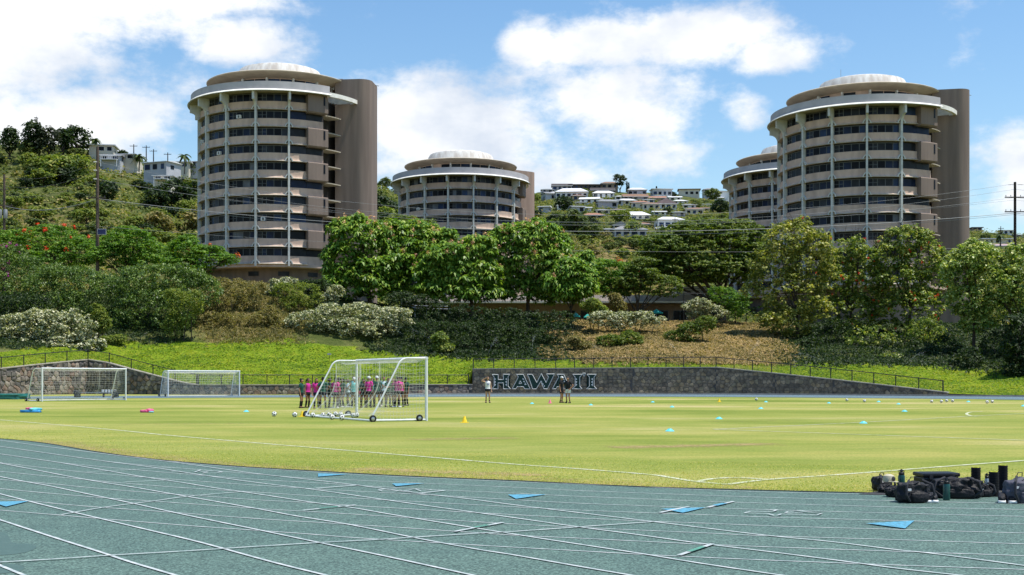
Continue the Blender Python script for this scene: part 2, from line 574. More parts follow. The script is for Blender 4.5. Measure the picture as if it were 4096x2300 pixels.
def ext(P):
    """smooth a traced line and carry it on past the picture's edges"""
    G = catmull([ground(*p) for p in P], 5)
    if P[0][0] < 5: G = [G[0] + (G[0] - G[1]).normalized() * 12] + G
    if P[-1][0] > 4050 or P[-1][1] > 2280: G = G + [G[-1] + (G[-1] - G[-2]).normalized() * 12]
    return G
zz = .017
for k, s in enumerate(LANES + CURVES + CROSS):
    G = ext(trace(s))
    vs, fs = strip(G, .030 if k < len(LANES) else (.037 if k < len(LANES) + len(CURVES) else .034), .017 if k < len(LANES) else (.0205 if k < len(LANES) + len(CURVES) else .024))
    b = MB(); b.add(vs, fs)
    b.build('lane_line', M_line, track)
def dash(pts, w, m, nm, z):
    G = [ground(*p) for p in pts]
    vs, fs = strip(G, w, z); b = MB(); b.add(vs, fs); return b.build(nm, m, track)
zz = .0275
for r, a, c in ((2, (600, 352), (1040, 318)), (2, (470, 577), (1000, 522)), (4, (2000, 290), (2490, 197)), (5, (1490, 398), (1780, 337)), (5, (1970, 345), (2230, 285)), (5, (1680, 835), (2020, 718)), (1, (880, 385), (1750, 340)), (1, (1250, 490), (1700, 468)), (2, (1660, 400), (1900, 373))):
    dash([rp(r, *a), rp(r, *c)], .05 if r != 1 else .03, M_line, 'exchange_mark', zz)
for r, a, c in ((5, (1780, 800), (1930, 749)), (4, (2200, 251), (2330, 227)), (2, (640, 559), (820, 541))):
    dash([rp(r, *a), rp(r, *c)], .055, M_tgreen, 'exchange_mark', zz + .003)
dash([rp(5, 2040, 329), rp(5, 2140, 306)], .08, M_blue, 'exchange_mark', zz + .003)
for r, tri in ((6, ((985, 508), (1475, 480), (1380, 560))), (5, ((1500, 360), (1950, 345), (1720, 400))), (5, ((-40, 215), (345, 213), (40, 258))), (2, ((625, 200), (930, 207), (625, 232))), (2, ((1370, 303), (1700, 300), (1410, 330))), (1, ((-90, 690), (290, 683), (60, 740)))):
    G = [ground(*rp(r, *q)) for q in tri]
    b = MB(); b.add([(g.x, g.y, .0255) for g in G], [(0, 1, 2)]); b.build('lane_arrow', M_blue, track)
NUMS = [[(5, ((2576, 411), (2340, 403), (2400, 387), (2576, 390))), (6, ((0, 390), (60, 385), (88, 371), (20, 369))), (6, ((0, 412), (60, 428), (105, 426), (132, 414), (180, 416), (490, 425), (540, 408), (265, 375))), (6, ((265, 375), (290, 381), (540, 408))), (6, ((175, 402), (205, 388), (350, 405), (175, 402)))],
        [(2, ((1420, 383), (1270, 380), (1230, 370), (1290, 362), (1420, 360))), (2, ((1480, 375), (1545, 370), (1600, 358), (1660, 380), (1770, 368), (1700, 362))), (2, ((1440, 371), (1510, 379), (1570, 391), (1660, 398)))],
        [(1, ((1720, 380), (1800, 382), (1870, 391))), (1, ((1960, 388), (2025, 365))), (1, ((2010, 380), (2090, 388), (2040, 400), (2180, 396), (2240, 388), (2180, 378), (2070, 374)))]]
for num in NUMS:
    b = MB()
    for r, pl in num:
        vs, fs = strip([ground(*rp(r, *q)) for q in pl], .03, .0285); b.add(vs, fs)
    b.build('lane_number', M_line, track)
for k, pl in enumerate((((-300, 300), (0, 285), (90, 330), (130, 395), (300, 405), (370, 432), (300, 480), (100, 515), (-300, 540)), ((-200, 640), (60, 610), (200, 625), (245, 650), (180, 690), (0, 704), (-200, 700)))):
    G = catmull([ground(*rp(3, *q)) for q in pl], 3)
    b = MB(); b.add([(g.x, g.y, .0145) for g in G], [tuple(range(len(G)))]); b.build('damp_patch', M_damp, track)

# painted lines on the grass
FL = [[(-300, 1661), (0, 1680), (453, 1719.5), (656, 1740), (1024, 1772), (1350, 1799), (1700, 1828), (2048, 1857), (2300, 1875), (2597, 1899), (2700, 1914), (2787, 1927), (2911, 1938.5)],
      [(2911, 1938.5), (3072, 1919), (3350, 1900), (3700, 1873), (4096, 1843), (4400, 1822)],
      [(2787, 1927), (2863, 1915), (2962, 1912.5), (3072, 1919)],
      [(2854, 1718), (3453, 1689.5), (3855, 1666.5), (4096, 1654.7), (4400, 1642)],
      [(2854, 1718), (3255, 1732), (3716, 1748.7), (4096, 1762), (4500, 1777)],
      [(3930, 1646), (3882, 1649), (3866, 1656), (3881, 1663), (3910, 1666)]]
for k, P in enumerate(FL):
    vs, fs = strip(catmull([ground(*p) for p in P], 4), .12 if k < 3 else .13, .007 + .0006 * k)
    b = MB(); b.add(vs, fs); b.build('field_line', M_fline, field)

# far side of the running track, its kerb and apron
FAR = [(-500, 1590), (0, 1587), (700, 1583), (1200, 1581), (1885, 1578.5), (2864, 1579), (3800, 1586), (4096, 1588), (4700, 1594)]
NEAR = [(-500, 1600), (0, 1597), (700, 1592), (1300, 1589.5), (2000, 1587), (2864, 1588), (3800, 1596), (4096, 1600), (4700, 1607)]
fp = catmull([ground(*p) for p in FAR], 4); npt = catmull([ground(*p) for p in NEAR], 4)
b = MB(); n = len(fp)
b.add([(p.x, p.y, .02) for p in fp] + [(p.x, p.y, .02) for p in npt], [(i, i + 1, n + i + 1, n + i) for i in range(n - 1)])
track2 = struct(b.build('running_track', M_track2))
for t_ in (.2, .42, .64, .86):
    vs, fs = strip([fp[i].lerp(npt[i], t_) for i in range(n)], .09, .026); b = MB(); b.add(vs, fs); b.build('lane_line', M_line, track2)
b = MB()
kp = [p + Vector((0, .9, 0)) for p in fp][14:]
for i in range(len(kp) - 1):
    a, c = kp[i], kp[i + 1]
    up = Vector((0, 0, .16)); w = Vector((0, .35, 0))
    b.add([a, c, c + w, a + w, a + up, c + up, c + w + up, a + w + up], [(4, 5, 6, 7), (0, 1, 5, 4), (3, 2, 6, 7)])
struct(b.build('kerb', M_conc))
b = MB()
ap = fp[12:]
b.add([(p.x, p.y - .02, .015) for p in ap] + [(p.x, p.y + 14, .015) for p in ap], [(i, i + 1, len(ap) + i + 1, len(ap) + i) for i in range(len(ap) - 1)])
struct(b.build('apron', pm('apron_asphalt', (.16, .16, .16), (.22, .21, .2), 1.5, .9)))

# ------------------------------------------------------------------ terrain
T_DW = [(-1600, 108), (-400, 120), (0, 128), (350, 140), (790, 134), (950, 134), (1878, 141), (1890, 141), (2864, 138), (3785, 123), (4096, 118), (5600, 105)]
T_ZW = [(-1600, 1.5), (-400, 2.0), (0, 2.7), (350, 3.81), (427, 3.46), (551, 2.5), (649, 1.8), (726, 1.27), (790, 1.0), (1878, 1.02), (1890, 2.77), (2864, 2.93), (3785, .3), (4096, .12), (5600, .05)]
T_ZG = [(-1600, 1.5), (-400, 2.0), (0, 2.7), (350, 3.81), (427, 3.46), (551, 2.5), (649, 1.8), (726, 1.27), (790, 1.0), (1350, 1.0), (1890, 2.77), (2864, 2.93), (3785, .3), (4096, .12), (5600, .05)]
T_ZC = [(-1600, 15), (300, 14), (700, 15), (1100, 15), (1400, 13.2), (1700, 11.6), (2200, 10.0), (2900, 9.6), (4096, 9.5), (5600, 9)]
T_YR = [(-1600, 620), (-600, 600), (0, 590), (130, 570), (350, 590), (480, 640), (600, 685), (800, 715), (1000, 725), (1500, 748), (1650, 770), (1900, 805), (2150, 775), (2400, 762), (2600, 768), (2900, 800), (3100, 840), (3400, 880), (3870, 925), (4096, 938), (4700, 950), (5600, 960)]
T_DR = [(-1600, 420), (0, 400), (800, 410), (1500, 470), (2150, 690), (2900, 700), (3900, 640), (5600, 640)]
DC, DP = 178.0, 226.0
def elev(px, D):
    px = np.asarray(px, float); D = np.asarray(D, float)
    I = lambda t: np.interp(px, [a for a, _ in t], [b for _, b in t])
    dw, zw, zc, yr, dr = I(T_DW), I(T_ZW) - .06, I(T_ZC), I(T_YR), I(T_DR)
    zg = I(T_ZG) - .06
    zr = CH + (HY - yr) / F * dr
    t1 = np.clip((D - dw) / (DC - dw), 0, 1)
    bank = zg + (zc - zg) * (t1 ** 1.06) - (zg - zw) * np.exp(-np.maximum(D - dw, 0) / 1.6)
    t2 = np.clip((D - DP) / (dr - DP), 0, None)
    hill = zc + (zr - zc) * np.minimum(t2, 1)
    over = np.maximum(D - dr, 0)
    hill = hill - over * .10
    z = np.where(D < dw, -.5, np.where(D < DP, bank, hill))
    amp = np.clip((D - 150) / 60, 0, 1)
    z = z + amp * (np.sin(px * .011 + D * .05) * .35 + np.sin(px * .0227 - D * .06) * .22) * np.where(D > DP, 1.6, .6) * np.where(D > DP + 20, 1, .5)
    return z
def zat(X, Y):
    return float(elev(X / Y * F + CX, Y))
def solveD(px, py, lo=140.0, hi=900.0):
    """first depth at which the terrain is seen at picture row py"""
    Ds = np.linspace(lo, hi, 800)
    zs = elev(np.full(800, px), Ds)
    ys = HY - (zs - CH) / Ds * F
    idx = np.argmax(ys <= py)
    return float(Ds[idx]) if ys[idx] <= py else None
M_ter = None
def terrain_mat():
    m = bpy.data.materials.new('hill_ground'); m.use_nodes = True
    t = m.node_tree; p = t.nodes['Principled BSDF']
    p.inputs['Roughness'].default_value = .95; p.inputs['Specular IOR Level'].default_value = .05
    tcx = N(t, 'ShaderNodeTexCoord')
    at_ = N(t, 'ShaderNodeAttribute'); at_.attribute_name = 'cover'
    def nz(scale, det, rough=.6):
        n = N(t, 'ShaderNodeTexNoise'); n.inputs['Scale'].default_value = scale; n.inputs['Detail'].default_value = det; n.inputs['Roughness'].default_value = rough
        t.links.new(tcx.outputs['Object'], n.inputs['Vector']); return n.outputs['Fac']
    def ramp(src, cs):
        r = N(t, 'ShaderNodeValToRGB')
        while len(r.color_ramp.elements) < len(cs): r.color_ramp.elements.new(.5)
        for i, (a, c) in enumerate(cs):
            r.color_ramp.elements[i].position = a; r.color_ramp.elements[i].color = (*c, 1)
        t.links.new(src, r.inputs[0]); return r.outputs[0]
    lawn = ramp(nz(.7, 5), [(.3, (.08, .15, .012)), (.55, (.17, .24, .016)), (.75, (.27, .29, .03))])
    dry = ramp(nz(.5, 6, .7), [(.28, (.06, .08, .022)), (.45, (.17, .14, .055)), (.6, (.27, .20, .09)), (.78, (.36, .27, .14))])
    scrub = ramp(nz(.16, 6, .7), [(.3, (.03, .052, .014)), (.48, (.075, .095, .026)), (.6, (.13, .135, .05)), (.78, (.21, .17, .085))])
    sp = N(t, 'ShaderNodeSeparateColor'); t.links.new(at_.outputs['Color'], sp.inputs[0])
    wob = MATH(t, 'SUBTRACT', nz(.22, 5), .5)
    def edge(ch):
        a = MATH(t, 'MULTIPLY_ADD', wob, 1.2, sp.outputs[ch])
        q = N(t, 'ShaderNodeMapRange'); q.interpolation_type = 'SMOOTHSTEP'; q.inputs['From Min'].default_value = .35; q.inputs['From Max'].default_value = .65
        t.links.new(a, q.inputs[0]); return q.outputs[0]
    def mix(f, a, bb):
        x = N(t, 'ShaderNodeMix', data_type='RGBA'); t.links.new(f, x.inputs['Factor']); t.links.new(a, x.inputs['A']); t.links.new(bb, x.inputs['B']); return x.outputs['Result']
    cur = mix(edge(0), scrub, dry)
    cur = mix(edge(1), cur, lawn)
    fine = ramp(nz(6, 5, .7), [(.3, (.5, .52, .5)), (.5, (1, 1, 1)), (.75, (1.4, 1.35, 1.3))])
    x = N(t, 'ShaderNodeMix', data_type='RGBA', blend_type='MULTIPLY'); x.inputs['Factor'].default_value = 1
    t.links.new(cur, x.inputs['A']); t.links.new(fine, x.inputs['B'])
    t.links.new(x.outputs['Result'], p.inputs['Base Color'])
    bmp = N(t, 'ShaderNodeBump'); bmp.inputs['Strength'].default_value = .9; bmp.inputs['Distance'].default_value = .4
    t.links.new(nz(2.2, 5), bmp.inputs['Height']); t.links.new(bmp.outputs[0], p.inputs['Normal'])
    return m
M_ter = terrain_mat()
# how the bank is covered: lawn strip top row (picture row) by column, dry patches by column/row
LAWN = [(-1600, 1480), (0, 1410), (300, 1385), (700, 1365), (1100, 1350), (1500, 1400), (1900, 1420), (2250, 1425), (2350, 1440), (3000, 1450), (3200, 1452), (3600, 1462), (4096, 1490), (5600, 1450)]
def sheet(name, pxs, f0, f1, nD, absD=None):
    V = []
    C = []
    for px in pxs:
        d0 = interp(px, T_DW) + .12 if absD is None else None
        Ds = np.linspace(d0, DP, nD) if absD is None else absD
        zs = elev(np.full(len(Ds), px), Ds)
        for D, z in zip(Ds, zs):
            X = (px - CX) / F * D
            n_ = mnoise.noise(Vector((X * .35, D * .35, 0))) * .22 + mnoise.noise(Vector((X * .09, D * .09, 4))) * .5
            if absD is None: n_ *= min(1, max(0, (D - d0) / 6))
            V.append((X, D, z + n_))
            y = HY - (z - CH) / D * F
            lawn = 1.0 if y > interp(px, LAWN) else 0.0
            dry = 0.0
            if absD is None:
                dry = .85 * min(1, max(0, 1.6 - abs(px - 2680) / 280)) * (1 if y < 1465 else 0)
                dry = max(dry, .75 * min(1, max(0, 1.8 - abs(px - 960) / 130)) * (1 if y < 1390 else 0))
                if lawn and 2300 < px < 3150: lawn = .62; dry = .6
            else:
                dry = .8 * min(1, max(0, 1.7 - abs(px - 2520) / 200)) * min(1, max(0, (430 - D) / 40))
                dry = max(dry, .5 * min(1, max(0, (900 - px) / 200)) * min(1, max(0, (340 - D) / 40)))
            C.append((dry, lawn, 0, 1))
    n0 = len(pxs); m0 = nD if absD is None else len(absD)
    Q = []
    for i in range(n0 - 1):
        for j in range(m0 - 1):
            a = i * m0 + j
            Q.append((a, a + m0, a + m0 + 1, a + 1))
    me = mesh_np(name, V, Q)
    ca = me.color_attributes.new('cover', 'FLOAT_COLOR', 'POINT')
    ca.data.foreach_set('color', np.array(C, dtype=np.float32).ravel())
    me.polygons.foreach_set('use_smooth', [True] * len(me.polygons))
    return struct(link(name, me, None, M_ter))
pxs = sorted(set(list(np.arange(-1600, 5601, 40)) + [350, 790, 1878, 1890, 2864, 3785]))
sheet('grass_bank', pxs, 0, 0, 46)
Dfar = list(np.linspace(DP - .5, 480, 56)) + list(np.linspace(495, 760, 24)) + [820, 900, 1000, 1150, 1350, 1600]
sheet('hillside', list(np.arange(-1600, 5601, 50)), 0, 0, 0, np.array(Dfar))
# ------------------------------------------------------------------ round residence towers
M_span = pm('taupe_panel', (.60, .445, .352), (.43, .315, .25), 1.1, .85, bump=.15, bscale=8, detail=8, lo=.3, hi=.7, zs=.35)
M_lip = pm('pale_lip', (.50, .45, .36), (.36, .31, .24), .8, .85)
M_col = pm('pale_rib', (.60, .61, .58), (.47, .48, .46), 1.2, .8)
M_ringm = pm('parapet_concrete', (.47, .45, .46), (.38, .37, .38), .6, .85, detail=7)
M_flare = pm('white_flare', (.80, .79, .73), (.66, .64, .58), .8, .8)
M_soff = pm('soffit', (.42, .36, .24), (.36, .30, .20), .7, .9)
M_core = pm('core_concrete', (.245, .19, .158), (.16, .125, .106), .9, .9, bump=.15, bscale=6, detail=8, lo=.3, hi=.68, zs=.07)
M_core2 = pm('core_concrete_lit', (.36, .258, .205), (.26, .188, .15), .9, .9, bump=.15, bscale=6, detail=8, lo=.3, hi=.68, zs=.07)  # lit copy of the core concrete: sunlight put into the colour
M_recess = pm('recess_painted_shade', (.055, .048, .046), (.04, .036, .035), 1, .9)  # brown wall darkened to near-black: the recess shade is in the colour
M_dome = pm('roof_membrane', (.72, .71, .68), (.50, .46, .42), 1.2, .85, detail=8, zs=.2)
M_brim = pm('brim', (.55, .48, .37), (.45, .38, .29), .6, .85)
M_frame = pm('window_frame', (.10, .11, .115), None, rough=.5)
M_whitem = pm('white_enamel', (.75, .75, .73), None, rough=.4)
M_greym = pm('grey_metal', (.35, .36, .37), None, rough=.5, metal=.3)
def glass(name, c, rough=.12):
    return pm(name, c, tuple(x * .6 for x in c), .9, max(rough, .2), spec=.10)
GL = [glass('glass_dark', (.012, .014, .020)), glass('glass_navy', (.020, .030, .065)), glass('glass_blue', (.035, .06, .13)), glass('glass_black', (.006, .006, .008)),
      glass('glass_curtain', (.16, .175, .20), .35), glass('glass_grey', (.045, .05, .065), .2), glass('glass_dim', (.03, .032, .036))]
GW = [6, 5, 2.4, 5, 1.5, 2, 4]

RT, ST = 13.2, 2.745                 # facade radius, storey height
A22 = R(22.5)
def pol(r, a, z): return (r * math.sin(a), -r * math.cos(a), z)
def arc_box(b, r0, r1, a0, a1, z0, z1, n=1):
    b.ring([(r0, z0), (r1, z0), (r1, z1), (r0, z1)], n, a0, a1)
TM = {}
def tower_meshes():
    # spandrel with flared lip, one storey
    b = MB(); a0, a1 = R(54.5), R(305.5)
    b.ring([(RT - .5, .04), (RT + .30, 0), (RT + .33, .07), (RT + .10, .22), (RT + .02, .42), (RT, .70), (RT, 1.36), (RT - .5, 1.36)], 56, a0, a1)
    TM['span'] = b.mesh('spandrel', True); TM['span'].materials.append(M_span)
    b = MB(); b.ring([(RT + .20, .075), (RT + .345, .0), (RT + .36, .075), (RT + .22, .15)], 56, a0, a1)
    TM['lip'] = b.mesh('lip'); TM['lip'].materials.append(M_lip)
    for sgn in (-1, 1):
        b = MB(); lo, hi = (R(305.5), R(318)) if sgn > 0 else (R(42), R(54.5))
        b.ring([(RT - .5, .04), (RT + .02, 0), (RT, .70), (RT, 1.36), (RT - .5, 1.36)], 3, lo, hi)
        TM['spanx%d' % sgn] = b.mesh('end_spandrel'); TM['spanx%d' % sgn].materials.append(M_span)
    # window of one bay: frame and panes, centred on angle 0
    half = A22 / 2 - .012
    rw = RT - .30
    cuts = [0, .16, .30, .55, .80, 1.0]
    fr = MB()
    z0, z1 = 1.36, 2.60
    arc_box(fr, rw - .06, rw + .05, -half, half, z0, z0 + .08, 4)
    arc_box(fr, rw - .06, rw + .05, -half, half, z1 - .10, z1, 4)
    for c in cuts:
        a = -half + 2 * half * c
        arc_box(fr, rw - .05, rw + .045, a - .0035, a + .0035, z0 + .07, z1 - .09)
    a_ = -half; b_ = -half + 2 * half * .30
    arc_box(fr, rw - .05, rw + .04, a_, b_, z0 + .56, z0 + .62, 1)
    TM['frame'] = fr.mesh('frame'); TM['frame'].materials.append(M_frame)
    for i in range(5):
        a = -half + 2 * half * cuts[i] + .002; c = -half + 2 * half * cuts[i + 1] - .002
        p = MB(); p.add([pol(rw, a, z0 + .05), pol(rw, c, z0 + .05), pol(rw, c, z1 - .05), pol(rw, a, z1 - .05)], [(0, 1, 2, 3)])
        TM['pane%d' % i] = p.mesh('pane'); TM['pane%d' % i].materials.append(GL[0])
    p = MB(); arc_box(p, rw - .02, rw, R(-6), R(6), z0 + .03, z1 - .03, 2)
    TM['endpane'] = p.mesh('pane'); TM['endpane'].materials.append(GL[0])
    # rib bracket: small arch straddling a rib at each lip
    b = MB()
    for s in (-1, 1):
        prev = None
        for k in range(7):
            t = k / 6
            x = s * (.08 + .62 * t); z = .78 * math.cos(t * PI / 2) ** .8
            x2 = s * (.08 + .48 * t); z2 = max(-.02, .62 * math.cos(t * PI / 2) ** .8 - .05)
            cur = [(x, -.36, z), (x2, -.36, z2), (x2, 0, z2), (x, 0, z)]
            if prev:
                b.add(prev + cur, [(0, 1, 5, 4), (1, 2, 6, 5), (2, 3, 7, 6), (3, 0, 4, 7)])
            prev = cur
    for v_i, v in enumerate(b.v): b.v[v_i] = (v[0], v[1] - RT, v[2])
    TM['bracket'] = b.mesh('bracket'); TM['bracket'].materials.append(M_col)
tower_meshes()

def core_plan(hw, r0, r1, rad=1.9, n=6):
    """plan of the stair core, axis towards -Y (local angle 0)"""
    P = [(-hw, -r0)]
    for k in range(n + 1):
        a = PI + PI / 2 * k / n
        P.append((-hw + rad + rad * math.cos(a), -(r1 - rad) + rad * math.sin(a)))
    for k in range(n + 1):
        a = 1.5 * PI + PI / 2 * k / n
        P.append((hw - rad + rad * math.cos(a), -(r1 - rad) + rad * math.sin(a)))
    P.append((hw, -r0))
    return P

def tower(xc, D, phi, ztop, nfl, zg, label, corem, seed, units=(), cr=16.4):
    """xc: picture column of the axis; ztop: lip height of the highest storey; phi: bearing of the stair core"""
    X = (xc - CX) / F * D
    t = thing('residence_tower', label, 'building', (X, D, 0), R(phi), 'round residence towers')
    rs = random.Random(seed)
    ph = R(phi)
    def vis(aloc, lim=100):
        w = (math.degrees(aloc) + phi + math.degrees(math.atan2(X, D)) + 180) % 360 - 180
        return abs(w) < lim
    zt = ztop
    zb = ztop - (nfl - 1) * ST
    soff = zt + 2.80
    # inner drum, base, slabs
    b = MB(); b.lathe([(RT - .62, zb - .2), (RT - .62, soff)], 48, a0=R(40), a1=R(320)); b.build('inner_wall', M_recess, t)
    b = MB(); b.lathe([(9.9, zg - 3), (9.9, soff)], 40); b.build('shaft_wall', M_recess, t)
    b = MB(); b.lathe([(RT - .2, zb - .45), (RT + .12, zb - .42), (RT + .12, zb + .03), (RT - .2, zb + .05)], 64); b.lathe([(0.0, zb - .45), (RT - .2, zb - .45)], 64); b.build('base_slab', M_span, t, True)
    b = MB(); b.lathe([(11.2, zg - 3), (11.2, zb - .44)], 40); bw = b.build('base_wall', M_core, t)
    for a in (R(-100), R(-75), R(-50)):
        b = MB(); arc_box(b, 11.22, 11.3, a, a + R(9), zb - 1.7, zb - 1.0, 3); link('base_window', b.mesh('base_window'), t, GL[5])
    for f in range(nfl):
        z = zb + f * ST
        link('spandrel', TM['span'], t, loc=(0, 0, z)); link('lip', TM['lip'], t, loc=(0, 0, z))
        top = (nfl - 1 - f)
        for s in (-1, 1):
            # alternate storeys carry a projecting bay box beside the stair core
            if not vis(R(s * 48), 120): continue
            if top % 2 == 0 and top < nfl - 1:
                b = MB()
                lo, hi = (R(40.5), R(55)) if s > 0 else (R(-55), R(-40.5))
                b.ring([(RT - .6, -.25), (RT + .75, -.25), (RT + .95, -.05), (RT + .95, 2.65), (RT + .8, 2.8), (RT - .6, 2.8)], 5, lo, hi)
                bo = b.build('bay_box', M_core, t, loc=(0, 0, z))
                q = MB(); e = R(-44.2) if s < 0 else R(43)
                arc_box(q, RT + .951, RT + .99, e, e + R(1.3), 1.1, 2.5); q.build('slot_window', GL[0], bo)
            else:
                link('end_spandrel', TM['spanx%d' % (1 if s < 0 else -1)], t, loc=(0, 0, z))
                for k in range(2):
                    w = link('pane', TM['endpane'], t, loc=(0, 0, z), rz=R(s * (48.5 - 12 * k * 0 + (12 * k if k else 0))) if k == 0 else R(s * 60.8))
                    w.name = 'window'
                    omat(w, rs.choices(GL, GW)[0])
            if top % 2 == 0 and top < nfl - 1:
                w = link('window', TM['endpane'], t, loc=(0, 0, z), rz=R(s * 61.2)); omat(w, rs.choices(GL, GW)[0])
        for k in range(3, 13):
            ac = (k + .5) * A22
            if not vis(ac): continue
            w = link('window', TM['frame'], t, loc=(0, 0, z), rz=ac)
            for i in range(5):
                p = link('pane', TM['pane%d' % i], w)
                wts = GW if i in (1, 2, 3, 4) else [4, 3, 1, 3, .6, 3, 5]
                omat(p, rs.choices(GL, wts)[0])
        # corridor slabs and notice boards in the open recess beside the core
        for s in (-1, 1):
            if not vis(R(s * 30), 110): continue
            b = MB(); lo, hi = (R(21), R(41)) if s > 0 else (R(-41), R(-21))
            arc_box(b, 9.9, RT - .7, lo, hi, -.1, .06, 4); b.build('corridor_slab', M_lip, t, loc=(0, 0, z))
            if s < 0:
                b = MB(); a = R(-30); arc_box(b, 9.93, 9.99, a, a + R(1.5), 1.25, 1.62); b.build('notice_board', M_whitem, t, loc=(0, 0, z))
    # ribs
    for k in range(3, 14):
        a = k * A22
        if not vis(a, 108): continue
        b = MB(); b.box((0, -(RT + .12), (zb - .3 + soff) / 2), (.30, .62, soff - zb + .3))
        rb = b.build('rib', M_col, t, rz=a)
        for f in range(nfl):
            link('bracket', TM['bracket'], rb, loc=(0, 0, zb + f * ST))
        # fin that widens to carry the ring
        b = MB()
        pr = [(RT + .1, zt + .15)] + [(RT + .43 + 1.25 * (1 - math.cos(i / 6 * PI / 2)), zt + .15 + 1.2 * math.sin(i / 6 * PI / 2)) for i in range(7)] + [(RT + 1.68, soff), (RT + .1, soff)]
        b.slab([(-.17, -r, z) for r, z in pr], (.34, 0, 0)); b.build('ring_fin', M_col, rb)
    # ring terrace
    a0, a1 = R(41), R(319)
    b = MB(); b.ring([(RT - .7, soff), (15.0, soff - .02), (15.0, soff + .25), (14.75, soff + .30), (14.72, soff + 1.42), (14.5, soff + 1.42), (14.45, soff + .3), (RT - .7, soff + .28)], 72, a0, a1)
    ringo = b.build('ring_parapet', M_ringm, t, True)
    b = MB(); b.ring([(14.80, soff + .22), (15.02, soff + .16), (15.30, soff - .10), (15.26, soff - .18), (14.9, soff - .06), (14.78, soff + .1)], 72, a0, a1); b.build('flare', M_flare, ringo, True)
    b = MB(); b.ring([(RT - .6, soff - .045), (14.85, soff - .065), (14.85, soff - .03), (RT - .6, soff - .01)], 72, a0, a1); b.build('soffit', M_soff, ringo)
    for s in (-1, 1):
        if not vis(R(s * 28), 125): continue
        cn = MB()
        lo, hi = (R(14), R(40.8)) if s > 0 else (R(-40.8), R(-14))
        cn.ring([(14.2, soff - .15), (14.75, soff - .2), (14.75, soff + .45), (14.6, soff + .5)], 8, lo, hi)
        can = cn.build('canopy', M_flare, t)
        for i in range(9):
            q = MB(); a = lo + (hi - lo) * (i + .5) / 9
            arc_box(q, 11.2, 14.2, a - .006, a + .006, soff - .2, soff - .02); q.build('slat', M_col, can)
    # top storey
    b = MB(); b.lathe([(9.55, soff + .28), (9.55, soff + 3.3)], 48); b.build('penthouse_wall', M_span, t)
    for k in range(26):
        a = R(22 + k * 12.6)
        if not vis(a, 95): continue
        if rs.random() < .14: continue
        q = MB(); arc_box(q, 9.56, 9.62, a + .008, a + R(12.6) - .008, soff + 1.2, soff + 2.95, 2); w = q.build('penthouse_window', rs.choice(GL[:4] + GL[6:] + [GL[1]]), t)
    for k in range(14):
        a = R(22 + k * 25.2)
        if not vis(a, 95): continue
        q = MB(); arc_box(q, 9.5, 9.72, a - .02, a + .02, soff + .3, soff + 3.15); p = q.build('pier', M_col, t)
        q = MB(); q.lathe([(0, .28), (.13, .22), (.17, 0), (.1, -.16), (0, -.2)], 10, c=pol(9.9, a, soff + 2.9)); q.build('globe_lamp', M_whitem, p, True)
    b = MB(); b.lathe([(0, soff + 4.3), (7.2, soff + 4.15), (12.05, soff + 3.86), (12.2, soff + 3.76), (12.1, soff + 3.62), (11.0, soff + 3.48), (9.5, soff + 3.1), (0, soff + 3.09)], 72); b.build('roof_brim', M_brim, t, True)
    b = MB(); b.lathe([(7.6, soff + 4.1), (7.3, soff + 4.9), (7.05, soff + 5.7), (6.7, soff + 6.3), (5.7, soff + 6.6), (0, soff + 6.72)], 64); b.build('roof_cap', M_dome, t, True)
    # stair core
    b = MB(); b.prism(core_plan(3.7, 10.5, cr), zg - 3, soff + 4.0); b.build('stair_core', corem, t, True)
    b = MB(); b.box((1.2, -12, soff + 4.35), (2.0, 1.4, .7)); b.box((-1.6, -11, soff + 4.25), (.8, .8, .5)); b.build('roof_vent', M_greym, t)
    b = MB(); b.tube([(.6, -cr + .1, soff + 3.9), (.6, -cr - .6, soff + 3.75)], .05, 5); b.build('spout', M_frame, t)
    for (f, k, i) in units:
        a = (k + .5) * A22 + R(-11 + i * 4.6)
        q = MB(); arc_box(q, RT - .3, RT + .12, a - R(1.5), a + R(1.5), 1.45, 2.0); u = q.build('air_conditioner', M_whitem, t, loc=(0, 0, zb + f * ST))
        q = MB(); arc_box(q, RT + .121, RT + .13, a - R(.6), a + R(.9), 1.52, 1.92); q.build('grille', M_frame, u)
    return t, soff
TL, sf1 = tower(1120, 212.8, 84.0, 44.77, 10, 14.5, 'tall round taupe tower with open stair recess left of centre', M_core, 1, ((8, 11, 2), (6, 10, 3), (2, 12, 1), (7, 9, 2)))
TMid, sf2 = tower(1843, 271.0, 126.1, 41.0, 9, 14, 'smaller-looking round taupe tower in the middle, behind the blossoming trees', M_core2, 2, ((6, 8, 3),), 18.2)
TR, sf3 = tower(3449, 204.7, 77.3, 40.9, 10, 12, 'large round taupe tower at right, nearest behind the bare-twigged trees', M_core, 3)
TB, sf4 = tower(3181, 260.6, 80.2, 40.5, 9, 14, 'round taupe tower half hidden behind the large right-hand tower', M_core2, 4)
b = MB(); b.box((-2.2, 1, sf2 + 6.95), (1.5, 1.2, .8)); b.box((-.6, 1, sf2 + 6.8), (1.4, 1.0, .5)); b.build('roof_vent', M_greym, TMid, rz=-R(126.1))
b = MB(); b.tube([(-3.5, 0, sf3 + 6.3), (-3.5, 0, sf3 + 8.7)], .035, 5); b.build('antenna', M_greym, TR, rz=-R(77.3))
# lattice screen on the right tower's terrace
b = MB()
for k in range(14):
    for s in (-1, 1):
        a = R(-68 + k * 2.2); c = a + s * R(2.6)
        b.tube([pol(10.6, a, sf3 + 1.4), pol(10.6, c, sf3 + 2.6)], .07, 4)
b.build('lattice_screen', M_flare, TR, rz=-R(93))
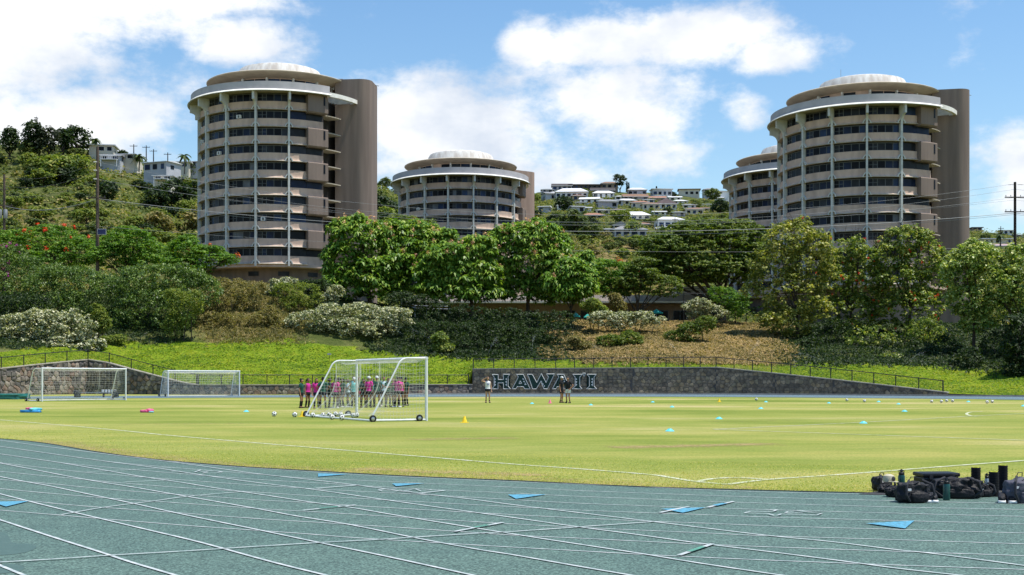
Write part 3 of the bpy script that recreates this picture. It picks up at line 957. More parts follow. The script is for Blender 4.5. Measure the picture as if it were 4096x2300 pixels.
# ------------------------------------------------------------------ plants
def unit(v):
    return v / np.maximum(np.linalg.norm(v, axis=1, keepdims=True), 1e-9)
def rnd_dirs(n, g):
    return unit(g.normal(size=(n, 3)))
def leaf_quads(c, n, t, L, Wd, droop=.15):
    """c centres, n normals, t long axes, L lengths, Wd widths -> rhombic leaves"""
    n = unit(n); t = unit(t - n * np.sum(t * n, axis=1, keepdims=True))
    s = np.cross(n, t)
    L = np.asarray(L).reshape(-1, 1); Wd = np.asarray(Wd).reshape(-1, 1)
    a = c - t * L * .5
    m = c + n * L * droop * .5
    d = c + t * L * .5 - n * L * droop
    V = np.stack([a, m + s * Wd * .5, d, m - s * Wd * .5], axis=1).reshape(-1, 3)
    return V
def quads_mesh(name, V):
    n = len(V) // 4
    return mesh_np(name, V, np.arange(n * 4).reshape(-1, 4))
def lobe_points(lobes, n, g, up=.25, shell=(.72, 1.0)):
    """points near the surfaces of several ellipsoid lobes, biased upwards; returns points and outward normals"""
    vol = np.array([l[3] * l[4] + l[4] * l[5] + l[3] * l[5] for l in lobes]); vol = vol / vol.sum()
    idx = g.choice(len(lobes), n, p=vol)
    Lb = np.array(lobes)[idx]
    d = rnd_dirs(n, g); d[:, 2] += up; d = unit(d)
    rr = g.uniform(shell[0], shell[1], (n, 1))
    p = Lb[:, :3] + d * Lb[:, 3:6] * rr
    nn = unit(d / Lb[:, 3:6])
    # drop points that sit deep inside another lobe
    keep = np.ones(n, bool)
    for l in lobes:
        q = (p - np.array(l[:3])) / np.array(l[3:6])
        keep &= np.sum(q * q, axis=1) > .42
    return p[keep], nn[keep]
def rosettes(lobes, ntuft, nleaf, L, Wd, seed, spread=.45, droop=.35, up=.35, shell=(.75, 1.03)):
    """tufts of long drooping leaves (mango-like)"""
    g = np.random.default_rng(seed)
    p, nn = lobe_points(lobes, ntuft, g, up, shell)
    ax = unit(nn * .5 + np.array([0, 0, 1.1]) + g.normal(size=nn.shape) * .25)
    k = len(p)
    C = np.repeat(p, nleaf, 0); A = np.repeat(ax, nleaf, 0)
    r = rnd_dirs(k * nleaf, g)
    t = unit(r - A * np.sum(r * A, 1, keepdims=True))
    t = unit(t + A * g.uniform(-.35, .55, (k * nleaf, 1)) + np.array([0, 0, -droop]))
    Ls = L * g.uniform(.7, 1.25, k * nleaf)
    nrm = unit(A + r * .28 + np.array([0, 0, .3]))
    c = C + t * (Ls[:, None] * .5) + g.normal(size=C.shape) * spread * .12
    return leaf_quads(c, nrm, t, Ls, Wd * g.uniform(.8, 1.2, k * nleaf), .22), p, ax
def clumps(lobes, nclump, nleaf, rc, L, Wd, seed, flat=1.0, upn=.5, up=.3, shell=(.7, 1.0), hang=0.0):
    """leafy clumps: leaves on small (flattened) balls spread over the crown"""
    g = np.random.default_rng(seed)
    p, nn = lobe_points(lobes, nclump, g, up, shell)
    k = len(p)
    C = np.repeat(p, nleaf, 0)
    d = rnd_dirs(k * nleaf, g); d[:, 2] = np.where(g.random(k * nleaf) < .7, np.abs(d[:, 2]), d[:, 2])
    rcs = np.repeat(rc * g.uniform(.6, 1.3, k), nleaf)[:, None]
    off = d * rcs * g.uniform(.4, 1.0, (k * nleaf, 1)); off[:, 2] *= flat
    nrm = unit(d + np.array([0, 0, upn]) + g.normal(size=d.shape) * .45)
    t = rnd_dirs(k * nleaf, g) + np.array([0, 0, -hang])
    return leaf_quads(C + off, nrm, t, L * g.uniform(.6, 1.3, k * nleaf), Wd * g.uniform(.7, 1.3, k * nleaf), .12), p, nn
M_bark = pm('bark', (.075, .058, .042), (.035, .028, .022), 3, .95, bump=.6, bscale=9)
M_bark2 = pm('pale_bark', (.20, .17, .14), (.12, .10, .085), 3, .95, bump=.5, bscale=9)
def wood(lobes, seed, r0, base=(0, 0, 0), fork=.35, nb=8, twist=.5):
    """tapered trunk with limbs reaching into the lobes"""
    rs = random.Random(seed); b = MB()
    tops = [Vector(l[:3]) for l in lobes]
    mean = sum(tops, Vector()) / len(tops)
    base = Vector(base)
    f = base.lerp(Vector((base.x * .6 + mean.x * .4, base.y * .6 + mean.y * .4, mean.z)), fork)
    m = base.lerp(f, .5) + Vector((rs.uniform(-.2, .2), rs.uniform(-.2, .2), 0)) * twist
    b.tube([base - Vector((0, 0, .6)), base, m, f], [r0 * 1.5, r0 * 1.2, r0 * .95, r0 * .85], 8)
    for i in range(nb):
        l = lobes[i % len(lobes)]
        tgt = Vector((l[0] + rs.uniform(-.6, .6) * l[3], l[1] + rs.uniform(-.6, .6) * l[4], l[2] + rs.uniform(-.2, .6) * l[5]))
        q = f.lerp(tgt, .45) + Vector((rs.uniform(-.4, .4), rs.uniform(-.4, .4), rs.uniform(-.3, .4)))
        b.tube([f - Vector((0, 0, .15)), q, tgt], [r0 * .6, r0 * .33, r0 * .08], 6)
        for _ in range(2):
            t2 = tgt + Vector((rs.uniform(-1, 1) * l[3] * .6, rs.uniform(-1, 1) * l[4] * .6, rs.uniform(-.2, .7) * l[5]))
            b.tube([q, q.lerp(t2, .5) + Vector((0, 0, .2)), t2], [r0 * .26, r0 * .15, r0 * .04], 5)
    return b
LF = {
 'mango': leafmat('mango_leaf', [(.0, (.035, .085, .012)), (.35, (.075, .155, .02)), (.7, (.125, .215, .03)), (1, (.21, .285, .055))], .34, .42),
 'rain': leafmat('raintree_leaf', [(.0, (.024, .050, .008)), (.4, (.055, .095, .012)), (.75, (.095, .14, .018)), (1, (.14, .18, .028))], .32, .6, nscale=.35),
 'flame': leafmat('flame_tree_leaf', [(.0, (.028, .075, .010)), (.4, (.06, .145, .014)), (.75, (.10, .20, .02)), (1, (.17, .26, .035))], .36, .6, nscale=.45),
 'olive': leafmat('olive_leaf', [(.0, (.055, .08, .018)), (.4, (.125, .155, .032)), (.75, (.22, .24, .06)), (1, (.36, .35, .12))], .34, .5, nscale=.5),
 'lime': leafmat('lime_leaf', [(.0, (.05, .10, .018)), (.4, (.12, .19, .04)), (.75, (.24, .30, .09)), (1, (.42, .46, .20))], .32, .42, nscale=.5),
 'dark': leafmat('dark_leaf', [(.0, (.008, .020, .006)), (.45, (.018, .042, .010)), (.8, (.034, .068, .015)), (1, (.06, .10, .022))], .28, .6, nscale=.4),  # near-black green; also stands in for shade under the bank trees
 'tulip': leafmat('tulip_leaf', [(.0, (.03, .06, .012)), (.4, (.07, .11, .02)), (.75, (.13, .17, .035)), (1, (.24, .26, .07))], .32, .5, nscale=.5),
 'vine': leafmat('vine_leaf', [(.0, (.02, .045, .012)), (.4, (.05, .095, .022)), (.75, (.09, .15, .035)), (1, (.16, .23, .07))], .28, .45, nscale=.5),
 'white': leafmat('white_shrub_leaf', [(.0, (.07, .10, .05)), (.3, (.17, .21, .12)), (.6, (.40, .44, .30)), (1, (.66, .68, .54))], .22, .5, nscale=.6, namp=.35),
 'koa': leafmat('feathery_leaf', [(.0, (.035, .065, .012)), (.4, (.085, .13, .022)), (.75, (.15, .195, .035)), (1, (.22, .25, .06))], .36, .7, nscale=.6),
 'ochre': leafmat('ochre_leaf', [(.0, (.06, .06, .02)), (.35, (.12, .125, .035)), (.7, (.21, .19, .07)), (1, (.32, .27, .13))], .3, .7, nscale=.6),
 'hill': leafmat('hill_leaf', [(.0, (.02, .04, .012)), (.4, (.055, .085, .022)), (.75, (.10, .135, .035)), (1, (.17, .19, .06))], .3, .7, nscale=.25, namp=.6),
 'hillb': leafmat('bright_hill_leaf', [(.0, (.04, .075, .014)), (.4, (.10, .145, .025)), (.75, (.16, .20, .04)), (1, (.23, .25, .07))], .32, .7, nscale=.25, namp=.5),
 'scrub': leafmat('scrub_leaf', [(.0, (.03, .05, .014)), (.35, (.07, .10, .022)), (.65, (.12, .145, .035)), (.85, (.17, .185, .055)), (1, (.23, .205, .09))], .3, .8, nscale=.07, namp=1.0),
 'pine': leafmat('pine_needles', [(.0, (.012, .022, .012)), (.5, (.03, .045, .022)), (1, (.06, .075, .035))], .15, .8),
 'lawn': leafmat('lawn_tuft', [(.0, (.045, .11, .010)), (.35, (.10, .19, .012)), (.7, (.20, .275, .018)), (1, (.31, .35, .045))], .36, .7, nscale=.16, namp=.95),
 'dry': leafmat('dry_grass', [(.0, (.09, .085, .03)), (.35, (.19, .155, .06)), (.7, (.31, .24, .11)), (1, (.44, .34, .18))], .3, .9, nscale=.25, namp=.6),
}
M_red = leafmat('red_flower', [(0, (.50, .025, .01)), (1, (.75, .08, .02))], .25, .6)
M_orange = leafmat('orange_flower', [(0, (.55, .10, .02)), (1, (.70, .20, .05))], .25, .6)
M_pinkf = leafmat('peach_flower', [(0, (.52, .22, .14)), (.5, (.66, .38, .26)), (1, (.74, .52, .38))], .25, .6)
M_purple = leafmat('purple_flower', [(0, (.22, .02, .22)), (1, (.48, .06, .45))], .25, .6)
def flowers(p, nrm, idx_n, nleaf, rc, L, seed, lift=.15):
    g = np.random.default_rng(seed)
    i = g.choice(len(p), min(idx_n, len(p)), replace=False)
    C = np.repeat(p[i] + nrm[i] * lift, nleaf, 0)
    d = rnd_dirs(len(C), g)
    return leaf_quads(C + d * rc * g.uniform(.3, 1, (len(C), 1)), d + np.array([0, 0, .4]), rnd_dirs(len(C), g), L * g.uniform(.6, 1.3, len(C)), L * .6 * np.ones(len(C)), .1)

def plant(name, label, cat, loc, crownV, lm, woodb=None, wm=None, fl=None, fm=None, group=None, crown_name='crown', rz=0.0):
    t = thing(name, label, cat, loc, rz, group)
    link(crown_name, quads_mesh(crown_name, crownV), t, lm)
    if woodb: woodb.build('trunk', wm or M_bark, t, True)
    if fl is not None: link('blossom', quads_mesh('blossom', fl), t, fm)
    return t
def pxlobes(base, D, L):
    """lobes given in picture terms: (px, py, half width px, half height px, depth offset m, depth radius m) relative to base point"""
    out = []
    for (px, py, hw, hh, dd, dr) in L:
        p = at(px, py, D + dd)
        s = F / (D + dd)
        out.append((p.x - base[0], p.y - base[1], p.z - base[2], hw / s, dr, hh / s))
    return out
def roughen(lb, seed, k=2, size=(.28, .45)):
    """add small side lobes so that the crown's outline is uneven"""
    r_ = random.Random(seed); out = list(lb)
    for l in lb:
        for _ in range(k):
            d = Vector((r_.uniform(-1, 1), r_.uniform(-1, .4), r_.uniform(-.5, 1))).normalized()
            s_ = r_.uniform(*size)
            out.append((l[0] + d.x * l[3] * .95, l[1] + d.y * l[4] * .95, l[2] + d.z * l[5] * .95, l[3] * s_, l[4] * s_, l[5] * s_ * .9))
    return out
def base_at(px, D, sink=.1):
    X = (px - CX) / F * D
    return Vector((X, D, zat(X, D) - sink))

# --- blossoming trees in a row in front of the middle tower
def mango(px, D, L, label, seed, tufts, trunk_r=.28):
    bs = base_at(px, D)
    lb = roughen(pxlobes(bs, D, L), seed)
    V, p, ax = rosettes(lb, int(tufts * 1.55), 11, .74, .27, seed, droop=.22)
    V2, _, _ = clumps(lb, tufts, 10, .7, .6, .36, seed + 9, shell=(.45, .85))
    fr = (p[:, 1] < .5) & (p[:, 2] > np.percentile(p[:, 2], 45))
    fl = flowers(p[fr], ax[fr], int(tufts * .026), 20, .42, .22, seed + 5, .5)
    plant('blossoming_tree', label, 'tree', bs, np.concatenate([V, V2]), LF['mango'], wood(lb, seed, trunk_r, fork=.42, nb=9), M_bark, fl, M_pinkf, 'blossoming trees along the bank top')
mango(1480, 177, [(1440, 960, 120, 85, 0, 3.6), (1370, 1040, 85, 80, -.5, 2.8), (1520, 1020, 110, 90, 1, 3.4), (1470, 1100, 120, 60, -1, 3.2), (1340, 1085, 50, 45, -.5, 1.8), (1420, 895, 45, 35, 0, 1.6), (1570, 930, 80, 50, 1.5, 2.5), (1390, 1145, 90, 45, -1, 2.8), (1500, 1155, 110, 42, -1, 3), (1590, 1070, 90, 90, 0, 3)], 'leftmost blossoming tree, spreading in front of the tall tower', 21, 1150)
mango(1690, 179, [(1660, 950, 120, 70, 1, 3.4), (1740, 990, 110, 70, 0, 3.2), (1620, 1030, 100, 80, 0, 3), (1700, 1080, 110, 60, 0, 3), (1640, 1140, 120, 52, 0, 3), (1750, 1140, 100, 52, 0, 3)], 'second blossoming tree from the tall tower, rounded yellow-green top', 22, 900)
mango(1890, 175, [(1790, 1040, 105, 70, -1, 3), (1730, 1090, 70, 60, -1, 2.4), (1850, 1110, 100, 70, -1, 3), (1900, 1000, 80, 60, 0, 2.6), (1940, 1090, 70, 60, -.5, 2.3), (1800, 1165, 120, 42, -1, 3), (1910, 1165, 90, 42, -1, 2.6)], 'bright green blossoming tree, third along the bank top', 23, 900)
mango(2110, 178, [(2060, 950, 110, 55, 0, 3.2), (2160, 940, 95, 55, 0, 2.8), (2010, 1010, 110, 80, 0, 3.2), (2130, 1040, 130, 90, 0, 3.6), (2220, 1010, 70, 60, 0, 2.4), (2180, 1110, 100, 60, 0, 3), (2000, 1090, 80, 60, 0, 2.6), (2330, 1080, 55, 70, 2, 2.2), (2070, 1155, 110, 45, 0, 3), (2200, 1165, 90, 38, 0, 2.6), (1980, 1155, 70, 42, 0, 2.4)], 'tallest blossoming tree with the most coral flowers, fourth along the bank', 24, 1300)
mango(2285, 172, [(2285, 1090, 75, 55, -1, 2.2), (2240, 1140, 60, 50, -1, 2), (2330, 1140, 60, 50, -1, 2), (2285, 1170, 70, 40, -1, 2)], 'small rounded blossoming tree at the right end of the row', 25, 520, .16)

# --- broad flat-topped trees
def pads(lb, n, seed, nleaf=26, rc=.75, L=.32, flat=.32, layers=True):
    V, p, nn = clumps(lb, n, nleaf, rc, L, L * .62, seed, flat=flat, upn=.9, up=.45, shell=(.82, 1.02))
    V2, _, _ = clumps(lb, n // 2, nleaf // 2, rc * 1.2, L * 1.5, L, seed + 3, flat=flat, upn=.6, up=.1, shell=(.5, .9))
    return np.concatenate([V, V2]), p, nn
def broad(name, px, D, L, label, lm, seed, n, trunk_r=.35, fl=0, fm=None, group=None, L_=.32, rc=.75, fork=.35, nb=10, basepx=None):
    bs = base_at(px, D)
    lb = roughen(pxlobes(bs, D, L), seed, 2)
    V, p, nn = pads(lb, n, seed, L=L_, rc=rc)
    fr = (nn[:, 2] > .15) & (nn[:, 1] < .4)
    f = flowers(p[fr], nn[fr], fl, 18, .45, .32, seed + 5, .5) if fl else None
    plant(name, label, 'tree', bs, V, LF[lm], wood(lb, seed, trunk_r, fork=fork, nb=nb), M_bark, f, fm, group)
broad('rain_tree', 2885, 190, [(2800, 1000, 230, 115, 0, 7), (2700, 1060, 140, 70, 0, 5), (2940, 960, 130, 80, 1, 5), (2620, 1090, 80, 45, -1, 3), (2820, 930, 130, 55, 1, 5), (2970, 1040, 110, 80, 0, 5), (2760, 1080, 190, 55, -2, 6), (2900, 1080, 150, 60, -1, 6)], 'huge flat-topped dark green tree left of the right-hand towers', 'rain', 31, 2900, .55, fork=.3, L_=.42, rc=.85)
broad('rain_tree', 1610, 205, [(1610, 905, 90, 45, 0, 4), (1660, 935, 90, 50, 0, 4), (1540, 935, 60, 40, 0, 3)], 'rounded yellow-green treetop showing above the blossoming trees', 'rain', 32, 300, .3)
G_fl = 'flame trees with feathery leaves'
broad('flame_tree', 330, 192, [(170, 975, 190, 60, 0, 5), (60, 1000, 130, 60, 0, 5), (310, 1010, 90, 60, -1, 4), (200, 1040, 170, 45, -2, 5)], 'wide feathery tree with red blossom clusters at far left', 'flame', 33, 900, .3, 22, M_red, G_fl)
broad('flame_tree', 510, 188, [(510, 970, 110, 48, 0, 4.5), (560, 1010, 130, 55, 0, 4.5), (450, 1030, 80, 50, -1, 4), (620, 1045, 90, 45, -1, 4)], 'rounded feathery dark green tree right of the near utility pole', 'flame', 34, 760, .3, 3, M_orange, G_fl)
broad('flame_tree', 760, 184, [(740, 1010, 70, 55, 0, 3), (830, 1030, 80, 45, 0, 3.4), (890, 1040, 60, 25, -1, 2.4), (760, 1070, 90, 45, -1, 3), (700, 1060, 60, 50, 0, 3)], 'sprawling feathery tree reaching in front of the tall tower base', 'flame', 35, 520, .22, 4, M_orange, G_fl)
broad('flame_tree', 2480, 184, [(2440, 1080, 75, 40, 0, 3), (2500, 1120, 70, 50, 0, 3), (2400, 1130, 50, 45, 0, 2.4), (2450, 1160, 70, 35, 0, 2.6)], 'light feathery tree right of the blossoming row', 'flame', 36, 380, .18, 5, M_orange, G_fl)
broad('flame_tree', 2545, 181, [(2560, 1120, 70, 50, 0, 2.8), (2510, 1150, 50, 40, 0, 2.2), (2620, 1140, 60, 45, 0, 2.4), (2570, 1070, 55, 40, 0, 2.2), (2680, 1150, 55, 45, 0, 2.2)], 'small dark tree with bare forked stems by the teal umbrellas', 'rain', 37, 380, .2, 0, None, None, fork=.25)
# --- right-hand stand
def leafy(name, px, D, L, label, lm, seed, n, nleaf=16, rc=.7, LL=.42, trunk_r=.2, fl=0, fm=None, group=None, wm=None, twigs=0, fork=.4, hang=.3):
    bs = base_at(px, D)
    lb = roughen(pxlobes(bs, D, L), seed, 2, (.3, .5))
    V, p, nn = clumps(lb, int(n * 2.0), nleaf, rc, LL * 1.05, LL * .65, seed, flat=.8, upn=.8, shell=(.5, 1.0), hang=hang * .6)
    fr = nn[:, 1] < .1
    f = flowers(p[fr], nn[fr], fl, 10, .22, .24, seed + 5, .45) if fl else None
    wb = wood(lb, seed, trunk_r, fork=fork, nb=10)
    rs = random.Random(seed)
    for k in range(twigs):
        l = rs.choice(lb[:3])
        a = Vector((l[0] + rs.uniform(-.7, .7) * l[3], l[1], l[2] + rs.uniform(-.2, .5) * l[5]))
        e = a + Vector((rs.uniform(-.9, .9), rs.uniform(-.4, .4), rs.uniform(1.2, 3.2)))
        wb.tube([a, a.lerp(e, .5) + Vector((rs.uniform(-.2, .2), 0, 0)), e], [.05, .035, .012], 4)
        for _ in range(4):
            q = a.lerp(e, rs.uniform(.3, .9)); wb.tube([q, q + Vector((rs.uniform(-.8, .8), rs.uniform(-.3, .3), rs.uniform(.2, .9)))], [.025, .008], 3)
    plant(name, label, 'tree', bs, V, LF[lm], wb, wm or M_bark, f, fm, group)
leafy('olive_tree', 3190, 166, [(3160, 960, 110, 75, 0, 3.4), (3100, 1060, 110, 80, 0, 3.4), (3230, 1060, 120, 100, 0, 3.6), (3070, 1140, 80, 70, 0, 2.6), (3180, 1180, 140, 100, -1, 4), (3260, 980, 70, 60, 0, 2.4), (3150, 1290, 120, 70, -1, 3.4)], 'yellow-olive leafy tree with bare top in front of the hidden tower', 'olive', 41, 900, 16, .62, .40, .2, 4, M_red, twigs=34)
leafy('tulip_tree', 3400, 170, [(3400, 1010, 80, 60, 0, 2.6), (3350, 1120, 90, 100, 0, 3.2), (3450, 1130, 100, 110, 0, 3.2), (3400, 1250, 130, 90, -1, 4)], 'dark tulip tree with scattered red flowers in front of the big right tower', 'tulip', 42, 620, 14, .6, .40, .2, 34, M_red, twigs=26)
leafy('tulip_tree', 3640, 167, [(3620, 960, 90, 60, 0, 2.8), (3560, 1030, 80, 70, 0, 2.8), (3690, 1040, 100, 90, 0, 3.2), (3600, 1130, 120, 90, 0, 3.6), (3740, 1130, 70, 100, 0, 2.6), (3650, 1240, 150, 80, -1, 4)], 'tulip tree with bare twigs on top, right of the big tower axis', 'tulip', 43, 820, 14, .6, .40, .24, 30, M_red, twigs=50)
leafy('lime_tree', 3895, 150, [(3900, 1030, 100, 60, 0, 2.8), (3840, 1110, 80, 60, 0, 2.4), (3960, 1130, 110, 80, 0, 3), (3880, 1200, 100, 70, 0, 2.8), (3990, 1240, 80, 70, 0, 2.4), (3900, 1290, 70, 50, 0, 2.2)], 'pale green glossy tree on a slim dark trunk at right', 'lime', 44, 820, 16, .55, .36, .2, hang=.9, fork=.5)
leafy('lime_tree', 4080, 148, [(4050, 1130, 80, 90, 0, 2.6), (4130, 1060, 100, 90, 0, 3), (4100, 1200, 90, 80, 0, 2.8), (4160, 1280, 90, 70, 0, 2.8)], 'pale green tree cut by the right edge of the photo', 'lime', 45, 560, 16, .55, .36, .2, hang=.9)
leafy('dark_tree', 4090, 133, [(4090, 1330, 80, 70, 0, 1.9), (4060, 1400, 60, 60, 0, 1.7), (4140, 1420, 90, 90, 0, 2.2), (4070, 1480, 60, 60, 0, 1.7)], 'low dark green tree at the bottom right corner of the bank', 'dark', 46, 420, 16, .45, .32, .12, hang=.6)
for i, (px, py, D, hw, hh, lm) in enumerate(((3330, 1330, 160, 90, 60, 'dark'), (3480, 1360, 158, 110, 60, 'tulip'), (3600, 1390, 156, 90, 50, 'dark'), (3700, 1330, 160, 80, 60, 'tulip'), (3780, 1400, 150, 80, 60, 'dark'), (3560, 1460, 148, 60, 40, 'tulip'), (3870, 1440, 140, 60, 50, 'dark'), (3990, 1380, 146, 80, 70, 'dark'), (3250, 1400, 156, 70, 50, 'dark'))):  # the dark ones carry the tree shade in their leaf colour
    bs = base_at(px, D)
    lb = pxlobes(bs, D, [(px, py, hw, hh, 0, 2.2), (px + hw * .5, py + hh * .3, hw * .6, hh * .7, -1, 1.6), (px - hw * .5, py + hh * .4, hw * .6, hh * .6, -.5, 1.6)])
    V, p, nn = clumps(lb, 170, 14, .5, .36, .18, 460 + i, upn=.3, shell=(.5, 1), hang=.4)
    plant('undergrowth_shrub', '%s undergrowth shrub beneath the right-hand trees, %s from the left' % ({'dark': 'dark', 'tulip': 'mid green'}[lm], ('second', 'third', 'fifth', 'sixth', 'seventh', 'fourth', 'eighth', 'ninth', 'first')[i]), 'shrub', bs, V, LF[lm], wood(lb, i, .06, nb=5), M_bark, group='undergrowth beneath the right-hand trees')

# --- vine-covered hedge and shrubs on the bank
def shrub(name, px, D, L, label, lm, seed, n, nleaf=16, rc=.5, LL=.3, asp=.5, upn=.5, group=None, fl=0, fm=None, hang=.2, shell=(.6, 1.0), flat=.8):
    bs = base_at(px, D)
    lb = roughen(pxlobes(bs, D, L), seed, 2, (.25, .42))
    V, p, nn = clumps(lb, int(n * 1.4), nleaf, rc, LL, LL * asp * 1.15, seed, flat=flat, upn=upn + .3, shell=shell, hang=hang)
    fr = (nn[:, 2] > -.1) & (nn[:, 1] < .2)
    f = flowers(p[fr], nn[fr], fl, 14, .35, .26, seed + 5, .4) if fl else None
    rs = random.Random(seed)
    t = plant(name, label, 'shrub', bs, V, LF[lm], None, None, f, fm, group, 'foliage')
    for k in range(min(6, len(L) + 1)):
        l = lb[k % len(L)]
        e = Vector((l[0] + rs.uniform(-.5, .5) * l[3], l[1], l[2] + rs.uniform(-.1, .5) * l[5]))
        s_ = Vector((l[0] * .8, l[1] * .8, 0)); s_.z = zat(bs.x + s_.x, bs.y + s_.y) - bs.z - .3
        b = MB(); b.tube([s_, s_.lerp(e, .5) + Vector((rs.uniform(-.2, .2), 0, .1)), e], [.07, .05, .02], 5); b.build('stem', M_bark, t)
shrub('vine_thicket', 330, 163, [(300, 1130, 130, 65, 0, 4), (200, 1160, 110, 80, 0, 4), (400, 1180, 130, 90, -1, 4), (260, 1260, 150, 90, -2, 4), (420, 1300, 130, 70, -2, 3.5)], 'tall dark vine-draped thicket left of the bank, below the utility pole', 'vine', 51, 1500, 18, .6, .30, .45, .5, hang=1.2)
shrub('vine_thicket', 660, 160, [(640, 1120, 150, 65, 0, 4), (540, 1150, 110, 80, 0, 4), (740, 1180, 110, 90, -1, 4), (600, 1250, 150, 100, -2, 4), (700, 1310, 100, 60, -2, 3), (520, 1320, 90, 60, -2, 3), (830, 1170, 60, 60, 0, 2.5)], 'tall dark vine-draped thicket beside the tall tower base', 'vine', 52, 1600, 18, .6, .30, .45, .5, hang=1.2)
shrub('bougainvillea', 40, 166, [(20, 1040, 80, 60, 0, 3), (100, 1080, 70, 60, 0, 3), (40, 1150, 110, 90, -1, 3.5), (-80, 1100, 120, 110, 0, 4)], 'purple-flowering climber at the far left edge', 'vine', 53, 720, 16, .55, .28, .5, .5, fl=26, fm=M_purple)
shrub('dark_shrub', 60, 156, [(50, 1230, 130, 60, 0, 3.5), (170, 1250, 80, 60, 0, 3), (-100, 1240, 140, 90, 0, 4)], 'very dark shrub below the purple climber', 'dark', 54, 420, 16, .5, .3)
G_w = 'silvery white-leaved shrubs on the bank'
shrub('silver_shrub', 190, 148, [(60, 1320, 90, 70, 0, 2.6), (180, 1300, 100, 60, 0, 2.6), (300, 1310, 90, 65, 0, 2.6), (120, 1390, 120, 50, -1, 2.6), (280, 1380, 90, 50, -.5, 2.4), (-40, 1350, 80, 80, 0, 2.6)], 'large silvery white-leaved shrub at the left, above the rubble wall', 'white', 55, 900, 16, .42, .30, .6, .7, G_w)
shrub('silver_shrub', 215, 145, [(220, 1395, 70, 28, 0, 1.2), (160, 1420, 50, 25, 0, 1)], 'low pale shrub behind the peak of the rubble wall', 'white', 56, 190, 14, .32, .34, .65, .9, G_w)
shrub('silver_shrub', 375, 145, [(370, 1385, 55, 25, 0, 1.1), (340, 1400, 40, 20, 0, .9)], 'small pale shrub right of the rubble wall peak', 'white', 57, 150, 14, .32, .34, .65, .9, G_w)
shrub('silver_shrub', 1390, 160, [(1240, 1290, 95, 50, -1, 2.6), (1330, 1260, 90, 45, 0, 2.6), (1440, 1255, 90, 45, 0, 2.6), (1560, 1270, 90, 45, 0, 2.6), (1390, 1310, 100, 40, -1.5, 2.6), (1520, 1320, 80, 45, -1, 2.4), (1180, 1320, 50, 35, -1, 1.6)], 'broad silvery white shrub in the middle of the bank', 'white', 58, 1050, 16, .4, .28, .6, .7, G_w)
shrub('silver_shrub', 2480, 166, [(2420, 1275, 70, 30, 0, 1.8), (2490, 1285, 80, 40, 0, 2), (2560, 1275, 60, 30, 0, 1.8), (2630, 1285, 40, 16, 0, 1)], 'silvery shrub on the dry slope below the umbrellas', 'white', 59, 480, 14, .36, .27, .6, .7, G_w)
shrub('silver_shrub', 2810, 173, [(2800, 1225, 65, 28, 0, 1.8), (2860, 1250, 50, 25, 0, 1.5), (2780, 1265, 40, 16, 0, 1)], 'silvery shrub against the tall chain-link fence', 'white', 60, 300, 14, .36, .27, .6, .7, G_w)
shrub('silver_shrub', 1150, 172, [(1150, 1135, 65, 20, 0, 1.6), (1090, 1160, 40, 20, 0, 1)], 'pale-topped shrub just below the tall tower', 'white', 61, 230, 14, .36, .28, .6, .7, G_w)
shrub('silver_shrub', 1345, 168, [(1340, 1170, 40, 28, 0, 1.2), (1320, 1200, 40, 25, 0, 1.2)], 'small pale shrub under the leftmost blossoming tree', 'white', 62, 170, 14, .34, .27, .6, .7, G_w)
G_k = 'feathery green shrubs on the bank'
